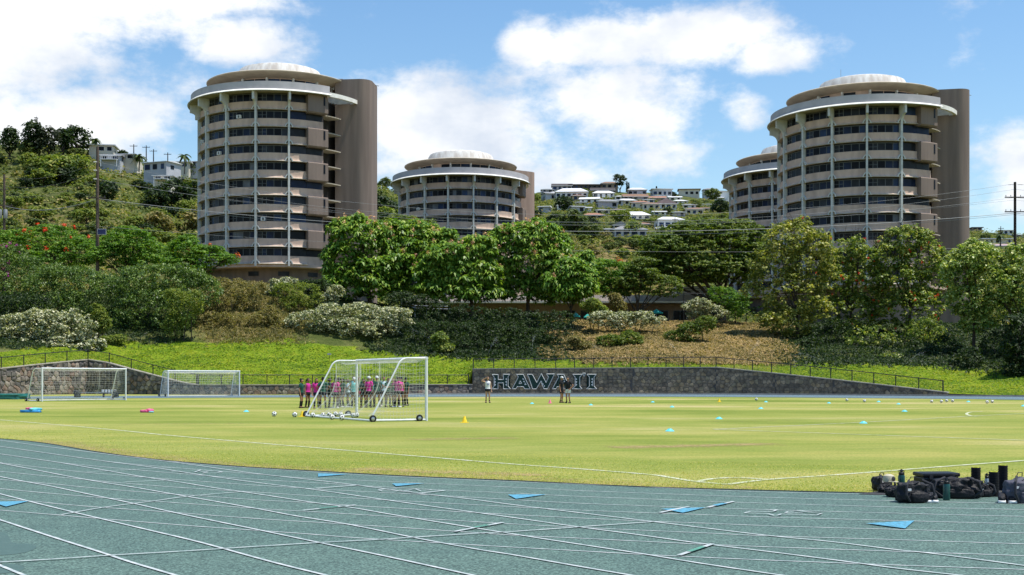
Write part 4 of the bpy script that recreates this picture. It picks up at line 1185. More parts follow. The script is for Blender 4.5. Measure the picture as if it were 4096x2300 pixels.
for i, (px, D, L, lab, lm) in enumerate((
  (710, 152, [(700, 1210, 40, 60, 0, 1.4), (740, 1240, 50, 70, 0, 1.6), (690, 1310, 40, 60, 0, 1.4), (780, 1210, 30, 50, 0, 1.2)], 'tall feathery shrub in front of the vine thicket', 'koa'),
  (395, 150, [(395, 1260, 25, 40, 0, 1), (410, 1300, 30, 40, 0, 1)], 'slim feathery shrub beside the silvery left shrub', 'koa'),
  (430, 148, [(430, 1370, 35, 22, 0, 1), (470, 1360, 25, 15, 0, .8)], 'small green shrub at the foot of the vine thicket', 'koa'),
  (900, 165, [(870, 1150, 60, 40, 0, 2), (940, 1160, 60, 45, 0, 2), (900, 1210, 80, 50, 0, 2.4), (980, 1220, 60, 50, 0, 2), (1040, 1170, 50, 40, 0, 1.8)], 'dry yellow-green shrub right of the vine thicket', 'ochre'),
  (900, 158, [(860, 1290, 70, 45, 0, 2), (950, 1300, 70, 45, 0, 2), (1040, 1290, 50, 45, 0, 1.8)], 'low dry brownish shrub on the left bank', 'ochre'),
  (1200, 168, [(1140, 1170, 60, 40, 0, 2), (1220, 1180, 70, 50, 0, 2.2), (1180, 1230, 90, 45, 0, 2.4), (1270, 1220, 50, 45, 0, 1.8)], 'green-yellow bushy shrub above the broad silvery shrub', 'koa'),
  (1180, 158, [(1080, 1270, 40, 45, 0, 1.4), (1110, 1320, 45, 40, 0, 1.4)], 'thin dry shrub left of the broad silvery shrub', 'ochre'),
  (2360, 168, [(2370, 1225, 40, 30, 0, 1.4), (2400, 1240, 30, 20, 0, 1)], 'small yellowish shrub under the right end of the blossoming row', 'koa'),
  (2470, 172, [(2465, 1210, 28, 32, 0, 1.1), (2480, 1230, 25, 20, 0, 1)], 'rounded ochre shrub beside the umbrellas', 'ochre'),
  (2910, 176, [(2900, 1190, 50, 40, 0, 2), (2950, 1220, 50, 50, 0, 2), (2860, 1180, 30, 30, 0, 1.2)], 'green shrub behind the tall chain-link fence', 'flame'),
  (2300, 153, [(2300, 1370, 30, 20, 0, 1), (2330, 1390, 30, 18, 0, 1)], 'pale yellow tuft-like shrub on the dry slope', 'ochre'),
  (2460, 156, [(2440, 1370, 60, 30, 0, 1.8), (2520, 1360, 60, 30, 0, 1.8), (2400, 1400, 40, 20, 0, 1.4)], 'dark green low shrub in the middle of the dry slope', 'rain'),
  (2760, 160, [(2760, 1330, 50, 40, 0, 1.6), (2820, 1300, 45, 35, 0, 1.5), (2700, 1350, 50, 25, 0, 1.4)], 'dark scrubby shrub on the dry slope near the fence bend', 'rain'),
  (1760, 152, [(1760, 1360, 28, 30, 0, .9), (1770, 1395, 40, 18, 0, 1)], 'small spiky shrub standing in the tree shade', 'tulip'),
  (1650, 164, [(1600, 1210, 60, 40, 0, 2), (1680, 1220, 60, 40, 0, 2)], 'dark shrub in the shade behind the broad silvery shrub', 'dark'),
  (1900, 164, [(1760, 1255, 100, 38, 0, 2.6), (1870, 1262, 110, 42, 0, 2.8), (2000, 1275, 110, 42, 0, 2.8), (2130, 1285, 110, 42, 0, 2.8), (2240, 1280, 70, 40, 0, 2.2)], 'long low shrub leafed near-black to stand for shade under the blossoming trees', 'dark'),  # this and the next dark shrub added as tree shade, painted by leaf colour
  (1980, 157, [(1720, 1320, 80, 40, 0, 2.2), (1850, 1335, 110, 44, 0, 2.4), (1980, 1345, 110, 46, 0, 2.4), (2110, 1350, 110, 44, 0, 2.4), (2220, 1330, 70, 40, 0, 2), (1900, 1390, 110, 26, -2.5, 1.6), (2050, 1395, 110, 24, -2.5, 1.6)], 'ground-hugging shrub leafed near-black to stand for shade on the middle bank', 'dark'),
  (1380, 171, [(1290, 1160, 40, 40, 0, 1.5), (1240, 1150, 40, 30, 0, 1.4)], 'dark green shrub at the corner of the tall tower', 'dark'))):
    shrub('bank_shrub', px, D, L, lab, lm, 700 + i, 60 + 75 * len(L), 16, .42, .26 if lm in ('koa', 'ochre') else .3, .4, .5, G_k)
# ------------------------------------------------------------------ stone walls
STONE = [pm('stone_%d' % i, c, tuple(x * .5 for x in c), 2.6, .95, bump=.7, bscale=7, detail=8) for i, c in enumerate(((.26, .22, .19), (.19, .17, .155), (.32, .27, .22), (.13, .12, .115), (.28, .20, .155), (.40, .34, .28)))]
STONED = [pm('basalt_%d' % i, c, tuple(x * .5 for x in c), 2.6, .95, bump=.6, bscale=7, detail=8) for i, c in enumerate(((.31, .255, .185), (.23, .19, .14), (.39, .31, .215), (.16, .135, .105), (.35, .27, .165), (.27, .23, .155)))]
M_mortar = pm('mortar', (.10, .095, .09), (.065, .06, .058), 3, .95)
M_cap = pm('wall_cap', (.42, .38, .31), (.30, .27, .22), 1.5, .9, bump=.3, bscale=10)
def clip(poly, nx, ny, c):
    out = []
    for i in range(len(poly)):
        p, q = poly[i], poly[(i + 1) % len(poly)]
        dp, dq = p[0] * nx + p[1] * ny - c, q[0] * nx + q[1] * ny - c
        if dp <= 0: out.append(p)
        if dp * dq < 0:
            t = dp / (dp - dq); out.append((p[0] + (q[0] - p[0]) * t, p[1] + (q[1] - p[1]) * t))
    return out
def stone_wall(name, path, label, size, mats, seed, thick=.5, cap=True, proud=.06):
    """path: [(x, y, ztop)] along the foot; face towards the camera side; stones are Voronoi cells with joints"""
    rs = random.Random(seed)
    P = [Vector((p[0], p[1], 0)) for p in path]
    S_ = [0.0]
    for i in range(len(P) - 1): S_.append(S_[-1] + (P[i + 1] - P[i]).length)
    tops = [p[2] for p in path]
    top = lambda s: float(np.interp(s, S_, tops))
    def pos(s, z, out):
        i = max(0, min(len(P) - 2, int(np.searchsorted(S_, s)) - 1))
        t = (P[i + 1] - P[i]).normalized()
        n = Vector((t.y, -t.x, 0))           # towards the camera for left-to-right paths
        return P[i] + t * (s - S_[i]) + n * out + Vector((0, 0, z))
    w = thing(name, label, 'wall', tuple(P[0]))
    o0 = P[0]
    b = MB()
    for i in range(len(P) - 1):
        a, c = pos(S_[i] + 1e-4, 0, 0), pos(S_[i + 1] - 1e-4, 0, 0)
        n = (c - a).normalized(); n = Vector((n.y, -n.x, 0))
        d = -n * thick
        za, zc = tops[i], tops[i + 1]
        vs = [a - Vector((0, 0, .3)), c - Vector((0, 0, .3)), c + Vector((0, 0, zc)), a + Vector((0, 0, za))]
        vs += [v + d for v in vs]
        b.add([v - o0 for v in vs], [(0, 1, 2, 3), (7, 6, 5, 4), (3, 2, 6, 7), (0, 3, 7, 4), (1, 5, 6, 2)])
    b.build('backing', M_mortar, w)
    if cap:
        for i in range(len(P) - 1):
            b = MB()
            a, c = pos(S_[i] + 1e-4, tops[i], .09), pos(S_[i + 1] - 1e-4, tops[i + 1], .09)
            n = (c - a).normalized(); n = Vector((n.y, -n.x, 0)).normalized()
            d = -n * (thick + .12); h = Vector((0, 0, .10)); e = Vector((0, 0, .003))
            vs = [a + e, c + e, c + h, a + h]; vs += [v + d for v in vs]
            b.add([v - o0 for v in vs], [(0, 1, 2, 3), (7, 6, 5, 4), (3, 2, 6, 7), (0, 3, 7, 4), (1, 5, 6, 2), (0, 4, 5, 1)])
            b.build('coping', M_cap, w)
    # seeds
    seeds = []
    H = max(tops); Ltot = S_[-1]
    rows = int(H / (size * .8)) + 1
    for r in range(-1, rows + 1):
        x = -size
        while x < Ltot + size:
            sz = size * rs.uniform(.7, 1.5)
            seeds.append((x + sz / 2, (r + .5 + rs.uniform(-.32, .32)) * size * .8))
            x += sz
    cells = []
    sa = np.array(seeds)
    for k, (sx, sy) in enumerate(seeds):
        if sx < 0 or sx > Ltot or sy < -.2 or sy > top(sx) - .04: continue
        d2 = (sa[:, 0] - sx) ** 2 + (sa[:, 1] - sy) ** 2
        nb = np.argsort(d2)[1:16]
        x0 = max(0, sx - 1.5); x1 = min(Ltot, sx + 1.5)
        # keep a stone on one straight run of the wall
        for si in S_[1:-1]:
            if x0 < si < sx: x0 = si
            if sx < si < x1: x1 = si
        poly = [(x0, -.05), (x1, -.05), (x1, top(x1 - 1e-3) - .015), (x0, top(x0 + 1e-3) - .015)]
        for j in nb:
            ox, oy = sa[j]
            nx, ny = ox - sx, oy - sy
            L = math.hypot(nx, ny)
            nx, ny = nx / L, ny / L
            poly = clip(poly, nx, ny, nx * (sx + ox) / 2 + ny * (sy + oy) / 2 - .018)
            if len(poly) < 3: break
        if len(poly) < 3: continue
        area = abs(sum(poly[i][0] * poly[(i + 1) % len(poly)][1] - poly[(i + 1) % len(poly)][0] * poly[i][1] for i in range(len(poly)))) / 2
        if area > .012: cells.append((area, poly))
    cells.sort(key=lambda c: -c[0])
    rest = {}
    for k, (area, poly) in enumerate(cells):
        n = len(poly)
        cx = sum(p[0] for p in poly) / n; cy = sum(p[1] for p in poly) / n
        pr = proud * rs.uniform(.5, 1.6)
        v0 = [pos(x, y, .001) - o0 for x, y in poly]
        v1 = [pos(cx + (x - cx) * .86, cy + (y - cy) * .86, pr * rs.uniform(.75, 1.1)) - o0 for x, y in poly]
        c = pos(cx + rs.uniform(-.05, .05), cy, pr * rs.uniform(1.0, 1.35)) - o0
        fs = [(i, (i + 1) % n, n + (i + 1) % n, n + i) for i in range(n)] + [(n + i, n + (i + 1) % n, 2 * n) for i in range(n)]
        m = rs.choice(mats)
        if k < 300:
            b = MB(); b.add(v0 + v1 + [c], fs); link('stone', b.mesh('stone'), w, m)
        else:
            rest.setdefault('r', MB()).add(v0 + v1 + [c], fs)
    if rest: stuff(rest['r'].build('small_stones', mats[1], w))
    return w, pos, top, S_
def wp(px, D, zt): return ((px - CX) / F * D, D, zt)
# left wall: the far-left run turns towards the sun
LW = [wp(px, interp(px, T_DW), interp(px, T_ZW)) for px in (-700, -350, 0, 175, 350, 427, 551, 649, 726, 790)]
stone_wall('rubble_wall', LW, 'rubble stone wall rising to a peak behind the left goals', .62, STONE, 3, proud=.10)
LWp = LW
W2 = [wp(px, interp(px, T_DW), interp(px, T_ZW)) for px in (791, 950, 1200, 1500, 1876)] + [wp(1889, 140.9, 1.02)]
stone_wall('low_stone_wall', W2, 'low stone wall running behind the players', .5, STONE, 4, proud=.05)
HWp = [wp(px, interp(px, T_DW), interp(px, T_ZW)) for px in (1890, 2200, 2530, 2864, 3100, 3330, 3560, 3790)]
hw, hpos, htop, hS = stone_wall('lettered_stone_wall', HWp, 'long dark stone retaining wall carrying the big letters', .5, STONED, 5, proud=.035, cap=True)

# ------------------------------------------------------------------ letters on the wall
M_let = pm('letter_green', (.006, .030, .024), (.010, .045, .034), 4, .55)
M_letw = pm('letter_outline', (.56, .58, .57), (.44, .46, .46), 5, .7)
lx = lambda x: (1850 + x * .2329)
def wall_s(px):
    """distance along the lettered wall for a picture column"""
    best = None
    for i in range(len(HWp) - 1):
        a, c = HWp[i], HWp[i + 1]
        pa, pc = a[0] / a[1] * F + CX, c[0] / c[1] * F + CX
        if pa - 1 <= px <= pc + 1:
            u = (px - CX) / F
            dx, dy = c[0] - a[0], c[1] - a[1]
            t = (u * a[1] - a[0]) / (dx - u * dy)
            return hS[i] + t * (hS[i + 1] - hS[i])
def wall_z(px, py):
    s = wall_s(px); p = hpos(s, 0, 0)
    return CH + (HY - py) / F * p.y
sign = thing('wall_lettering', 'giant dark green letters with pale outlines on the stone wall, spelling HAWAI\u02bbI', 'lettering', tuple(hpos(wall_s(lx(500)), 0, 0)))
so = Vector(sign.location)
# letter outlines in crop units (x right, y down); holes are omitted and added as wall-coloured shapes
def trap(*p): return list(p)
LET = [
 ('H', [(512, 422), (615, 422), (615, 508), (705, 508), (705, 418), (815, 418), (785, 455), (785, 620), (825, 668), (705, 668), (705, 565), (612, 565), (612, 668), (505, 668), (545, 622), (545, 462)],
  [[(555, 480), (575, 500), (555, 520)], [(555, 525), (578, 548), (555, 570)], [(555, 572), (578, 596), (555, 620)], [(762, 480), (740, 500), (762, 520)], [(762, 525), (738, 548), (762, 570)], [(762, 572), (740, 596), (762, 620)]], []),
 ('A', [(932, 420), (1045, 418), (1165, 668), (1068, 668), (1050, 630), (940, 630), (920, 668), (855, 668), (962, 462)],
  [[(1040, 480), (1068, 520), (1030, 500)], [(1055, 525), (1085, 560), (1045, 545)], [(1075, 565), (1105, 595), (1068, 600)]], [[(993, 530), (1020, 575), (970, 577)]]),
 ('W', [(1115, 418), (1200, 418), (1278, 560), (1355, 405), (1438, 560), (1480, 465), (1445, 412), (1580, 412), (1460, 668), (1400, 668), (1345, 540), (1270, 668), (1205, 668), (1140, 470)],
  [[(1350, 520), (1375, 555), (1352, 545)], [(1370, 560), (1400, 590), (1378, 595)], [(1395, 600), (1418, 612), (1410, 640)]], []),
 ('A', [(1625, 418), (1740, 418), (1850, 668), (1745, 668), (1728, 630), (1625, 630), (1608, 668), (1545, 668), (1655, 462)],
  [[(1732, 480), (1760, 520), (1722, 500)], [(1748, 525), (1778, 560), (1738, 545)]], [[(1685, 530), (1708, 575), (1662, 577)]]),
 ('I', [(1895, 418), (2065, 418), (2015, 465), (2015, 620), (2055, 668), (1885, 668), (1935, 622), (1935, 465)],
  [[(1947, 480), (1970, 500), (1947, 520)], [(1947, 525), (1972, 548), (1947, 570)], [(1947, 572), (1970, 596), (1947, 620)]], []),
 ('okina', [(2065, 398), (2115, 398), (2090, 455)], [], []),
 ('I', [(2140, 418), (2300, 418), (2260, 465), (2260, 620), (2305, 668), (2130, 668), (2180, 622), (2180, 465)],
  [[(2238, 480), (2212, 500), (2238, 520)], [(2238, 525), (2210, 548), (2238, 570)], [(2238, 572), (2212, 596), (2238, 620)]], [])]
def tri_fill(b, poly, off, th):
    """extruded (possibly concave) polygon facing the viewer"""
    bm_ = bmesh.new()
    vs = [bm_.verts.new(hpos(wall_s(lx(x)), wall_z(lx(x), 1400 + y * .2329), off + th) - so) for x, y in poly]
    f = bm_.faces.new(vs)
    bmesh.ops.triangulate(bm_, faces=[f])
    base = len(b.v)
    bm_.verts.index_update()
    b.v += [tuple(v.co) for v in bm_.verts]
    b.f += [tuple(base + v.index for v in ff.verts) for ff in bm_.faces]
    n = len(poly)
    back = [tuple(hpos(wall_s(lx(x)), wall_z(lx(x), 1400 + y * .2329), off) - so) for x, y in poly]
    b.v += back
    b.f += [(base + i, base + (i + 1) % n, base + n + (i + 1) % n, base + n + i) for i in range(n)]
    bm_.free()
for ch, out, teeth, holes in LET:
    b = MB(); tri_fill(b, out, .06, .07)
    nm = 'letter_' + ch.lower() if ch != 'okina' else 'accent_mark'
    lo = b.build(nm, M_let, sign)
    # pale outline: a square-section bead round the edge
    b = MB()
    for pl in [out] + holes:
        pts = [hpos(wall_s(lx(x)), wall_z(lx(x), 1400 + y * .2329), .135) - so for x, y in pl]
        for i in range(len(pts)):
            a, c = pts[i], pts[(i + 1) % len(pts)]
            b.tube([a, c], .04, 4)
    b.build('outline', M_letw, lo)
    for tt in teeth:
        b = MB(); tri_fill(b, tt, .131, .02); b.build('tooth', M_whitem, lo)

# ------------------------------------------------------------------ chain-link fences
M_fence = pm('black_fence', (.02, .021, .023), None, rough=.6)
M_galv = pm('galvanised', (.42, .43, .44), (.34, .35, .36), 6, .5, metal=.4)
def linkmat():
    m = bpy.data.materials.new('chain_link'); m.use_nodes = True
    t = m.node_tree; p = t.nodes['Principled BSDF']; p.inputs['Base Color'].default_value = (.02, .02, .022, 1)
    tr = N(t, 'ShaderNodeBsdfTransparent'); mx = N(t, 'ShaderNodeMixShader')
    tcx = N(t, 'ShaderNodeTexCoord'); sp_ = N(t, 'ShaderNodeSeparateXYZ'); t.links.new(tcx.outputs['Object'], sp_.inputs[0])
    h = MATH(t, 'ADD', sp_.outputs[0], sp_.outputs[1])
    u = MATH(t, 'FRACT', MATH(t, 'MULTIPLY', MATH(t, 'ADD', h, sp_.outputs[2]), 12.0))
    v_ = MATH(t, 'FRACT', MATH(t, 'MULTIPLY', MATH(t, 'SUBTRACT', h, sp_.outputs[2]), 12.0))
    f = MATH(t, 'MAXIMUM', MATH(t, 'LESS_THAN', u, .06), MATH(t, 'LESS_THAN', v_, .06))
    t.links.new(f, mx.inputs[0]); t.links.new(tr.outputs[0], mx.inputs[1]); t.links.new(p.outputs[0], mx.inputs[2])
    t.links.new(mx.outputs[0], t.nodes['Material Output'].inputs[0])
    return m
M_link = linkmat()
def fence(pts, h, label, rail=True, mat=None, posts=True, r=.055, mid=False):
    """pts: ground points of the posts"""
    t = thing('chain_link_fence', label, 'fence', tuple(pts[0])); o = Vector(pts[0]); mat = mat or M_fence
    up = Vector((0, 0, h))
    for k, p in enumerate(pts):
        b = MB(); b.tube([Vector(p) - o - Vector((0, 0, .15)), Vector(p) - o + up], r * (1.3 if k in (0, len(pts) - 1) else 1), 6)
        b.lathe([(r * 1.25, 0), (r * 1.1, .05), (0, .07)], 6, c=tuple(Vector(p) - o + up)); b.build('post', mat, t)
    for k in range(len(pts) - 1):
        a, c = Vector(pts[k]) - o, Vector(pts[k + 1]) - o
        b = MB(); b.tube([a + up, c + up], r * .8, 5); b.build('rail', mat, t)
        b = MB(); b.add([a + Vector((0, 0, .05)), c + Vector((0, 0, .05)), c + up, a + up], [(0, 1, 2, 3)]); b.build('mesh_panel', M_link, t)
    return t
def on_wall(pxl, back=.3):
    out = []
    for px in pxl:
        D = interp(px, T_DW) + back; out.append(Vector(((px - CX) / F * D, D, interp(px, T_ZW) + .02)))
    return out
fence(on_wall([1893, 1975, 2057, 2140, 2223, 2298, 2375, 2448, 2522, 2592, 2664, 2735, 2801, 2864, 2936, 3010, 3086, 3163, 3241, 3323, 3408, 3495, 3583, 3675, 3772]), 1.15, 'black chain-link fence along the top of the lettered wall')
fence(on_wall([-430, -340, -250, -160, -80, 5, 95, 181, 268, 352, 437, 525, 612, 700, 787]), 1.15, 'black chain-link fence stepping over the rubble wall peak')
fence(on_wall([793, 885, 972, 1068, 1158, 1250, 1341, 1430, 1522, 1610, 1700, 1790, 1874]), 1.1, 'black chain-link fence above the low stone wall')
# tall fence by the low building and railing by the tall tower
pts = []
for px in (2735, 2815, 2900, 2985, 3070, 3155, 3240):
    D = 176; z = zat((px - CX) / F * D, D); pts.append(Vector(((px - CX) / F * D, D, z)))
fence(pts, 4.4, 'tall chain-link fence on the bank top beside the low building', r=.05)
pts = []
for px in (690, 790, 890, 990, 1090, 1190):
    D = 184; z = CH + (HY - (1100 + (px - 690) * .1)) / F * D - 1.2; pts.append(Vector(((px - CX) / F * D, D, z)))
fence(pts, 1.2, 'pale railed fence at the foot of the tall tower', mat=M_galv)
# ------------------------------------------------------------------ goals
M_goal = pm('goal_white', (.78, .79, .80), (.66, .68, .70), 5, .35, spec=.5)
M_net = pm('net_cord', (.66, .66, .60), None, rough=.9)
M_tyre = pm('tyre', (.015, .015, .016), None, rough=.8)
M_rim = pm('rim', (.45, .46, .47), None, rough=.35, metal=.7)
def goal(p1, p2, dep, label, top_in=1.05, wheels=True, sag=.35, cell=.14, cord=.0055, H=2.44, seed=1, bunch=0):
    """p1, p2: feet of the posts; dep: vector from the posts to the back foot"""
    p1 = Vector(p1); p2 = Vector(p2); dep = Vector(dep)
    t = thing('soccer_goal', label, 'goal', tuple(p1))
    q = p2 - p1; wd = q.length; qu = q.normalized(); du = dep.normalized()
    up = Vector((0, 0, 1))
    R0 = .058
    for f in (Vector(), q):
        b = MB(); b.tube([f + up * .0, f + up * (H - .02)], R0, 12); b.build('post', M_goal, t, True)
    b = MB(); b.tube([-qu * R0 + up * H, q + qu * R0 + up * H], R0, 12); b.build('crossbar', M_goal, t, True)
    for f in (Vector(), q):
        b = MB()
        pts = [f + up * (H - .005), f + du * (top_in - .25) + up * (H - .005)]
        for k in range(1, 6):
            a = k / 5
            c0 = f + du * (top_in - .25) + up * (H - .005); c1 = f + du * (top_in + .05) + up * (H - .01); c2 = f + du * (top_in + .18) + up * (H - .35)
            pts.append(c0 * (1 - a) ** 2 + c1 * 2 * a * (1 - a) + c2 * a * a)
        pts.append(f + dep + up * .05)
        b.tube(pts, .035, 8); b.build('side_frame', M_goal, t, True)
        b = MB(); b.tube([f + up * .05, f + dep + up * .05], .04, 8); b.build('ground_bar', M_goal, t, True)
    b = MB(); b.tube([dep + up * .05, q + dep + up * .05], .04, 8); b.build('back_bar', M_goal, t, True)
    if wheels:
        for f in (du * .35 + qu * -.13, dep - du * .05 + qu * -.13, q + dep - du * .05 + qu * .13, q + du * .35 + qu * .13):
            c = Vector((f.x, f.y, .12))
            b = MB(); b.lathe([(.115, -.045), (.135, -.03), (.14, 0), (.135, .03), (.115, .045), (.08, .045), (.08, -.045), (.115, -.045)], 20)
            w = b.mesh('tyre', True)
            wo_ = link('wheel', w, t, M_tyre, c)
            wo_.rotation_euler = Vector((0, 0, 1)).rotation_difference(Vector((qu.x, qu.y, 0))).to_euler()
            b = MB(); b.lathe([(.078, -.03), (.078, .03), (.03, .045), (0, .045)], 14); b.lathe([(.078, -.03), (.03, -.045), (0, -.045)], 14)
            b.build('rim', M_rim, wo_, True)
    # net: columns across the width run from the crossbar back along the roof and down to the back bar, sides close it
    V, E = [], []
    nb = MB()
    rs = random.Random(seed)
    nc = int(wd / cell); 
    prof = [(0, H - .03), (top_in * .5, H - .06 - sag * .12), (top_in, H - .06)]
    steps = int(3.0 / cell)
    end = Vector((dep.length, .08))
    def pt(u, v):
        """u 0..1 across, v 0..1 along the drape"""
        base = q * u
        if v < .3:
            a = v / .3; d = top_in * a; z = H - .03 - math.sin(a * PI) * sag * .25
        else:
            a = (v - .3) / .7; d = top_in + (dep.length - .1 - top_in) * a; z = (H - .03) * (1 - a) + .08 * a
            bell = math.sin(a * PI) * sag
            d -= bell * .8; z -= bell * .25
        d -= sag * .25 * math.sin(u * PI * 6 + seed) * math.sin(min(v, 1) * PI)
        uu = u + bunch * math.sin(u * PI * 2 * 4.5) / (2 * PI * 4.5) * .86 * min(1, .35 + v * 2)
        return q * uu + du * d + up * max(z, .03)
    nv = int(3.3 / cell)
    def line(pts):
        nb.tube(pts, cord, 3, cap=False)
    for i in range(nc + 1):
        line([pt(i / nc, j / (nv / 2)) for j in range(nv // 2 + 1)])
    for j in range(nv + 1):
        line([pt(i / (nc / 2), j / nv) for i in range(nc // 2 + 1)])
    # side nets
    for u in (0, 1):
        f = q * u
        ns = int(dep.length / cell); nh = int(H / cell)
        for k in range(1, nh):
            z = H * k / nh
            dmax = top_in + (dep.length - top_in) * (1 - z / H)
            line([f + up * z, f + du * dmax * .5 + up * (z - .06) + qu * (.05 if u == 0 else -.05), f + du * dmax * .98 + up * z])
        for k in range(1, ns):
            d = dep.length * k / ns
            zt = H if d < top_in else H * (1 - (d - top_in) / (dep.length - top_in))
            line([f + du * d + up * .04, f + du * d + up * zt * .5 + qu * (.05 if u == 0 else -.05), f + du * d + up * zt * .98])
    nb.build('net', M_net, t)
    return t
p1 = Vector((-3.33, 48.6, 0)); dep = Vector((-2.05, -1.12, 0)); qd = Vector((-.479, .878, 0)).normalized() * 7.32
goal(p1, p1 + qd, dep, 'near portable soccer goal seen from behind, on black wheels', seed=1, cell=.13, cord=.0042, sag=.55, bunch=1)
g1, g2 = ground(168.7, 1606), ground(551, 1600)
q_ = (g2 - g1).normalized(); g2 = g1 + q_ * 7.32
goal(g1, g2, Vector((-q_.y, q_.x, 0)) * 1.9, 'left far soccer goal in front of the rubble wall', seed=2, cell=.16, cord=.0045, sag=.5, bunch=.9)
g1, g2 = ground(672.5, 1587), ground(953, 1584.5)
q_ = (g2 - g1).normalized(); g2 = g1 + q_ * 7.32
goal(g1, g2, Vector((-q_.y, q_.x, 0)) * 1.9, 'farther soccer goal with dense white net, right of the rubble wall', seed=3, cell=.15, cord=.009, sag=.7)

# ------------------------------------------------------------------ balls, cones, bibs
M_ballw = pm('ball_white', (.78, .78, .76), (.66, .66, .64), 12, .4)
M_ballb = pm('ball_black', (.02, .02, .022), None, rough=.4)
def ball_meshes():
    bm_ = bmesh.new(); bmesh.ops.create_icosphere(bm_, subdivisions=3, radius=.11)
    me = bpy.data.meshes.new('ball_skin'); bm_.to_mesh(me); bm_.free(); me.polygons.foreach_set('use_smooth', [True] * len(me.polygons))
    me.materials.append(M_ballw)
    bm_ = bmesh.new(); bmesh.ops.create_icosphere(bm_, subdivisions=1, radius=1.0)
    ico = [v.co.normalized() for v in bm_.verts if len(v.link_edges) == 5]; bm_.free()
    pats = []
    for c in ico:
        a = c.orthogonal().normalized(); d = c.cross(a)
        b = MB(); vs = [c * .1125]
        for k in range(5):
            vs.append((c + (a * math.cos(2 * PI * k / 5) + d * math.sin(2 * PI * k / 5)) * .36).normalized() * .1122)
        b.add(vs, [(0, 1 + k, 1 + (k + 1) % 5) for k in range(5)])
        pm_ = b.mesh('panel'); pm_.materials.append(M_ballb); pats.append(pm_)
    return me, pats
BALL, PATS = ball_meshes()
def ball(px, py, label, group):
    p = ground(px, py)
    t = thing('soccer_ball', label, 'ball', (p.x, p.y, .11), random.uniform(0, 6), group)
    t.rotation_euler = (random.uniform(0, 6), random.uniform(0, 6), random.uniform(0, 6))
    link('skin', BALL, t)
    for m in PATS: link('panel', m, t)
C1 = lambda x, y: (1100 + x * .2718, 1380 + y * .2718)
for x, y, lab in ((555, 1072, 'ball at the left end inside the near goal net'), (710, 1070, 'ball between two others in the left half of the near goal'), (800, 1064, 'ball touching the balls near the middle of the near goal'), (892, 1056, 'ball farthest back near the goal post of the near goal'), (965, 1058, 'dark-patterned ball beside the near goal post'), (840, 1102, 'left of the two balls lying against the back bar of the near goal'), (985, 1110, 'right of the two balls lying against the back bar of the near goal'), (1150, 1072, 'ball just right of the rear post of the near goal'), (1200, 1068, 'rightmost ball in the near goal, right of the rear post'), (290, 1062, 'ball at the left corner of the near goal frame')):
    ball(*C1(x, y), lab, 'balls gathered in the near goal')
ball(1097, 1666, 'single ball lying on the grass left of the near goal', 'balls on the field')
C5 = lambda x, y: (2400 + x * .6584, 1400 + y * .6584)
for x, y, lab in ((950, 308, 'ball near the far track, right of the far yellow cone'), (1500, 312, 'left of the two balls in the middle of the right field'), (1607, 318, 'right of the two balls in the middle of the right field'), (2015, 321, 'leftmost of the row of four balls on the right field'), (2074, 321, 'second of the row of four balls on the right field'), (2106, 317, 'third of the row of four balls on the right field'), (2142, 318, 'rightmost of the row of four balls on the right field'), (2352, 325, 'left of the pair of balls at the far right'), (2383, 322, 'right of the pair of balls at the far right')):
    ball(*C5(x, y), lab, 'balls on the field')
M_disc = pm('disc_cyan', (.12, .62, .72), (.10, .52, .64), 10, .45)
M_cony = pm('cone_yellow', (.85, .62, .03), (.75, .50, .02), 8, .5)
M_conp = pm('cone_pink', (.80, .22, .32), (.70, .16, .26), 8, .5)
def disc_mesh(name, r, h, top):
    b = MB(); b.lathe([(r, 0), (r, .006), (r * .93, .012), (top * 1.15, h * .86), (top, h), (top * .8, h), (top * .8, h - .01), (r * .9, .0)], 20); m = b.mesh(name, True); return m
DISC = disc_mesh('disc_cone', .15, .085, .05); DISC.materials.append(M_disc)
G_d = 'pale blue disc markers on the field'
for px, py, lab in [C5(320, 318) + ('small blue disc marker nearest the two coaches, right of them',), C5(438, 348) + ('blue disc marker left of and nearer than the far yellow cone',), C5(723, 419) + ('blue disc marker straight in front of the far yellow cone',), C5(424, 494) + ('nearest blue disc marker, right of centre',), C5(977, 357) + ('blue disc marker in front of the lone far ball',), C5(1008, 317) + ('blue disc marker just right of the lone far ball',), C5(1391, 324) + ('blue disc marker left of the two middle balls',), C5(1693, 316) + ('blue disc marker just right of the two middle balls',), C5(1814, 330) + ('blue disc marker left of the row of four balls',), C5(1850, 374) + ('blue disc marker in front of the row of four balls',), C5(1600, 446) + ('blue disc marker on the painted box line',), C5(2238, 316) + ('blue disc marker between the balls at far right',), C5(2572, 342) + ('blue disc marker at the right edge of the photo',), (2128, 1615, 'blue disc marker left of the pink cone'), (2363, 1621, 'blue disc marker right of the two coaches'), (985, 1647, 'blue disc marker left of the lone ball by the near goal')]:
    p = ground(px, py); o = link('disc_marker', DISC, None, None, (p.x, p.y, 0.001)); tag(o, lab, 'marker', G_d)
def cone(px, py, label, m, h=.24, r=.16, group=None):
    p = ground(px, py); t = thing('field_cone', label, 'cone', (p.x, p.y, .001), 0, group)
    b = MB(); b.lathe([(r * .8, .018), (r * .62, .03), (.035, h), (.02, h + .005), (.012, h - .02)], 18); b.build('cone_body', m, t, True)
    b = MB(); b.prism([(-r, -r), (r, -r), (r, r), (-r, r)], 0, .018); b.build('base_plate', m, t, bevel=.004)
cone(1858, 1691, 'yellow cone on the grass right of the near goal', M_cony)
cone(2877, 1608, 'yellow cone far out on the right half of the field', M_cony)
cone(2200, 1613.5, 'pink cone between the coaches', M_conp, .26, .16)
cone(1209, 1667, 'yellow cone at the left back corner of the near goal', M_cony)
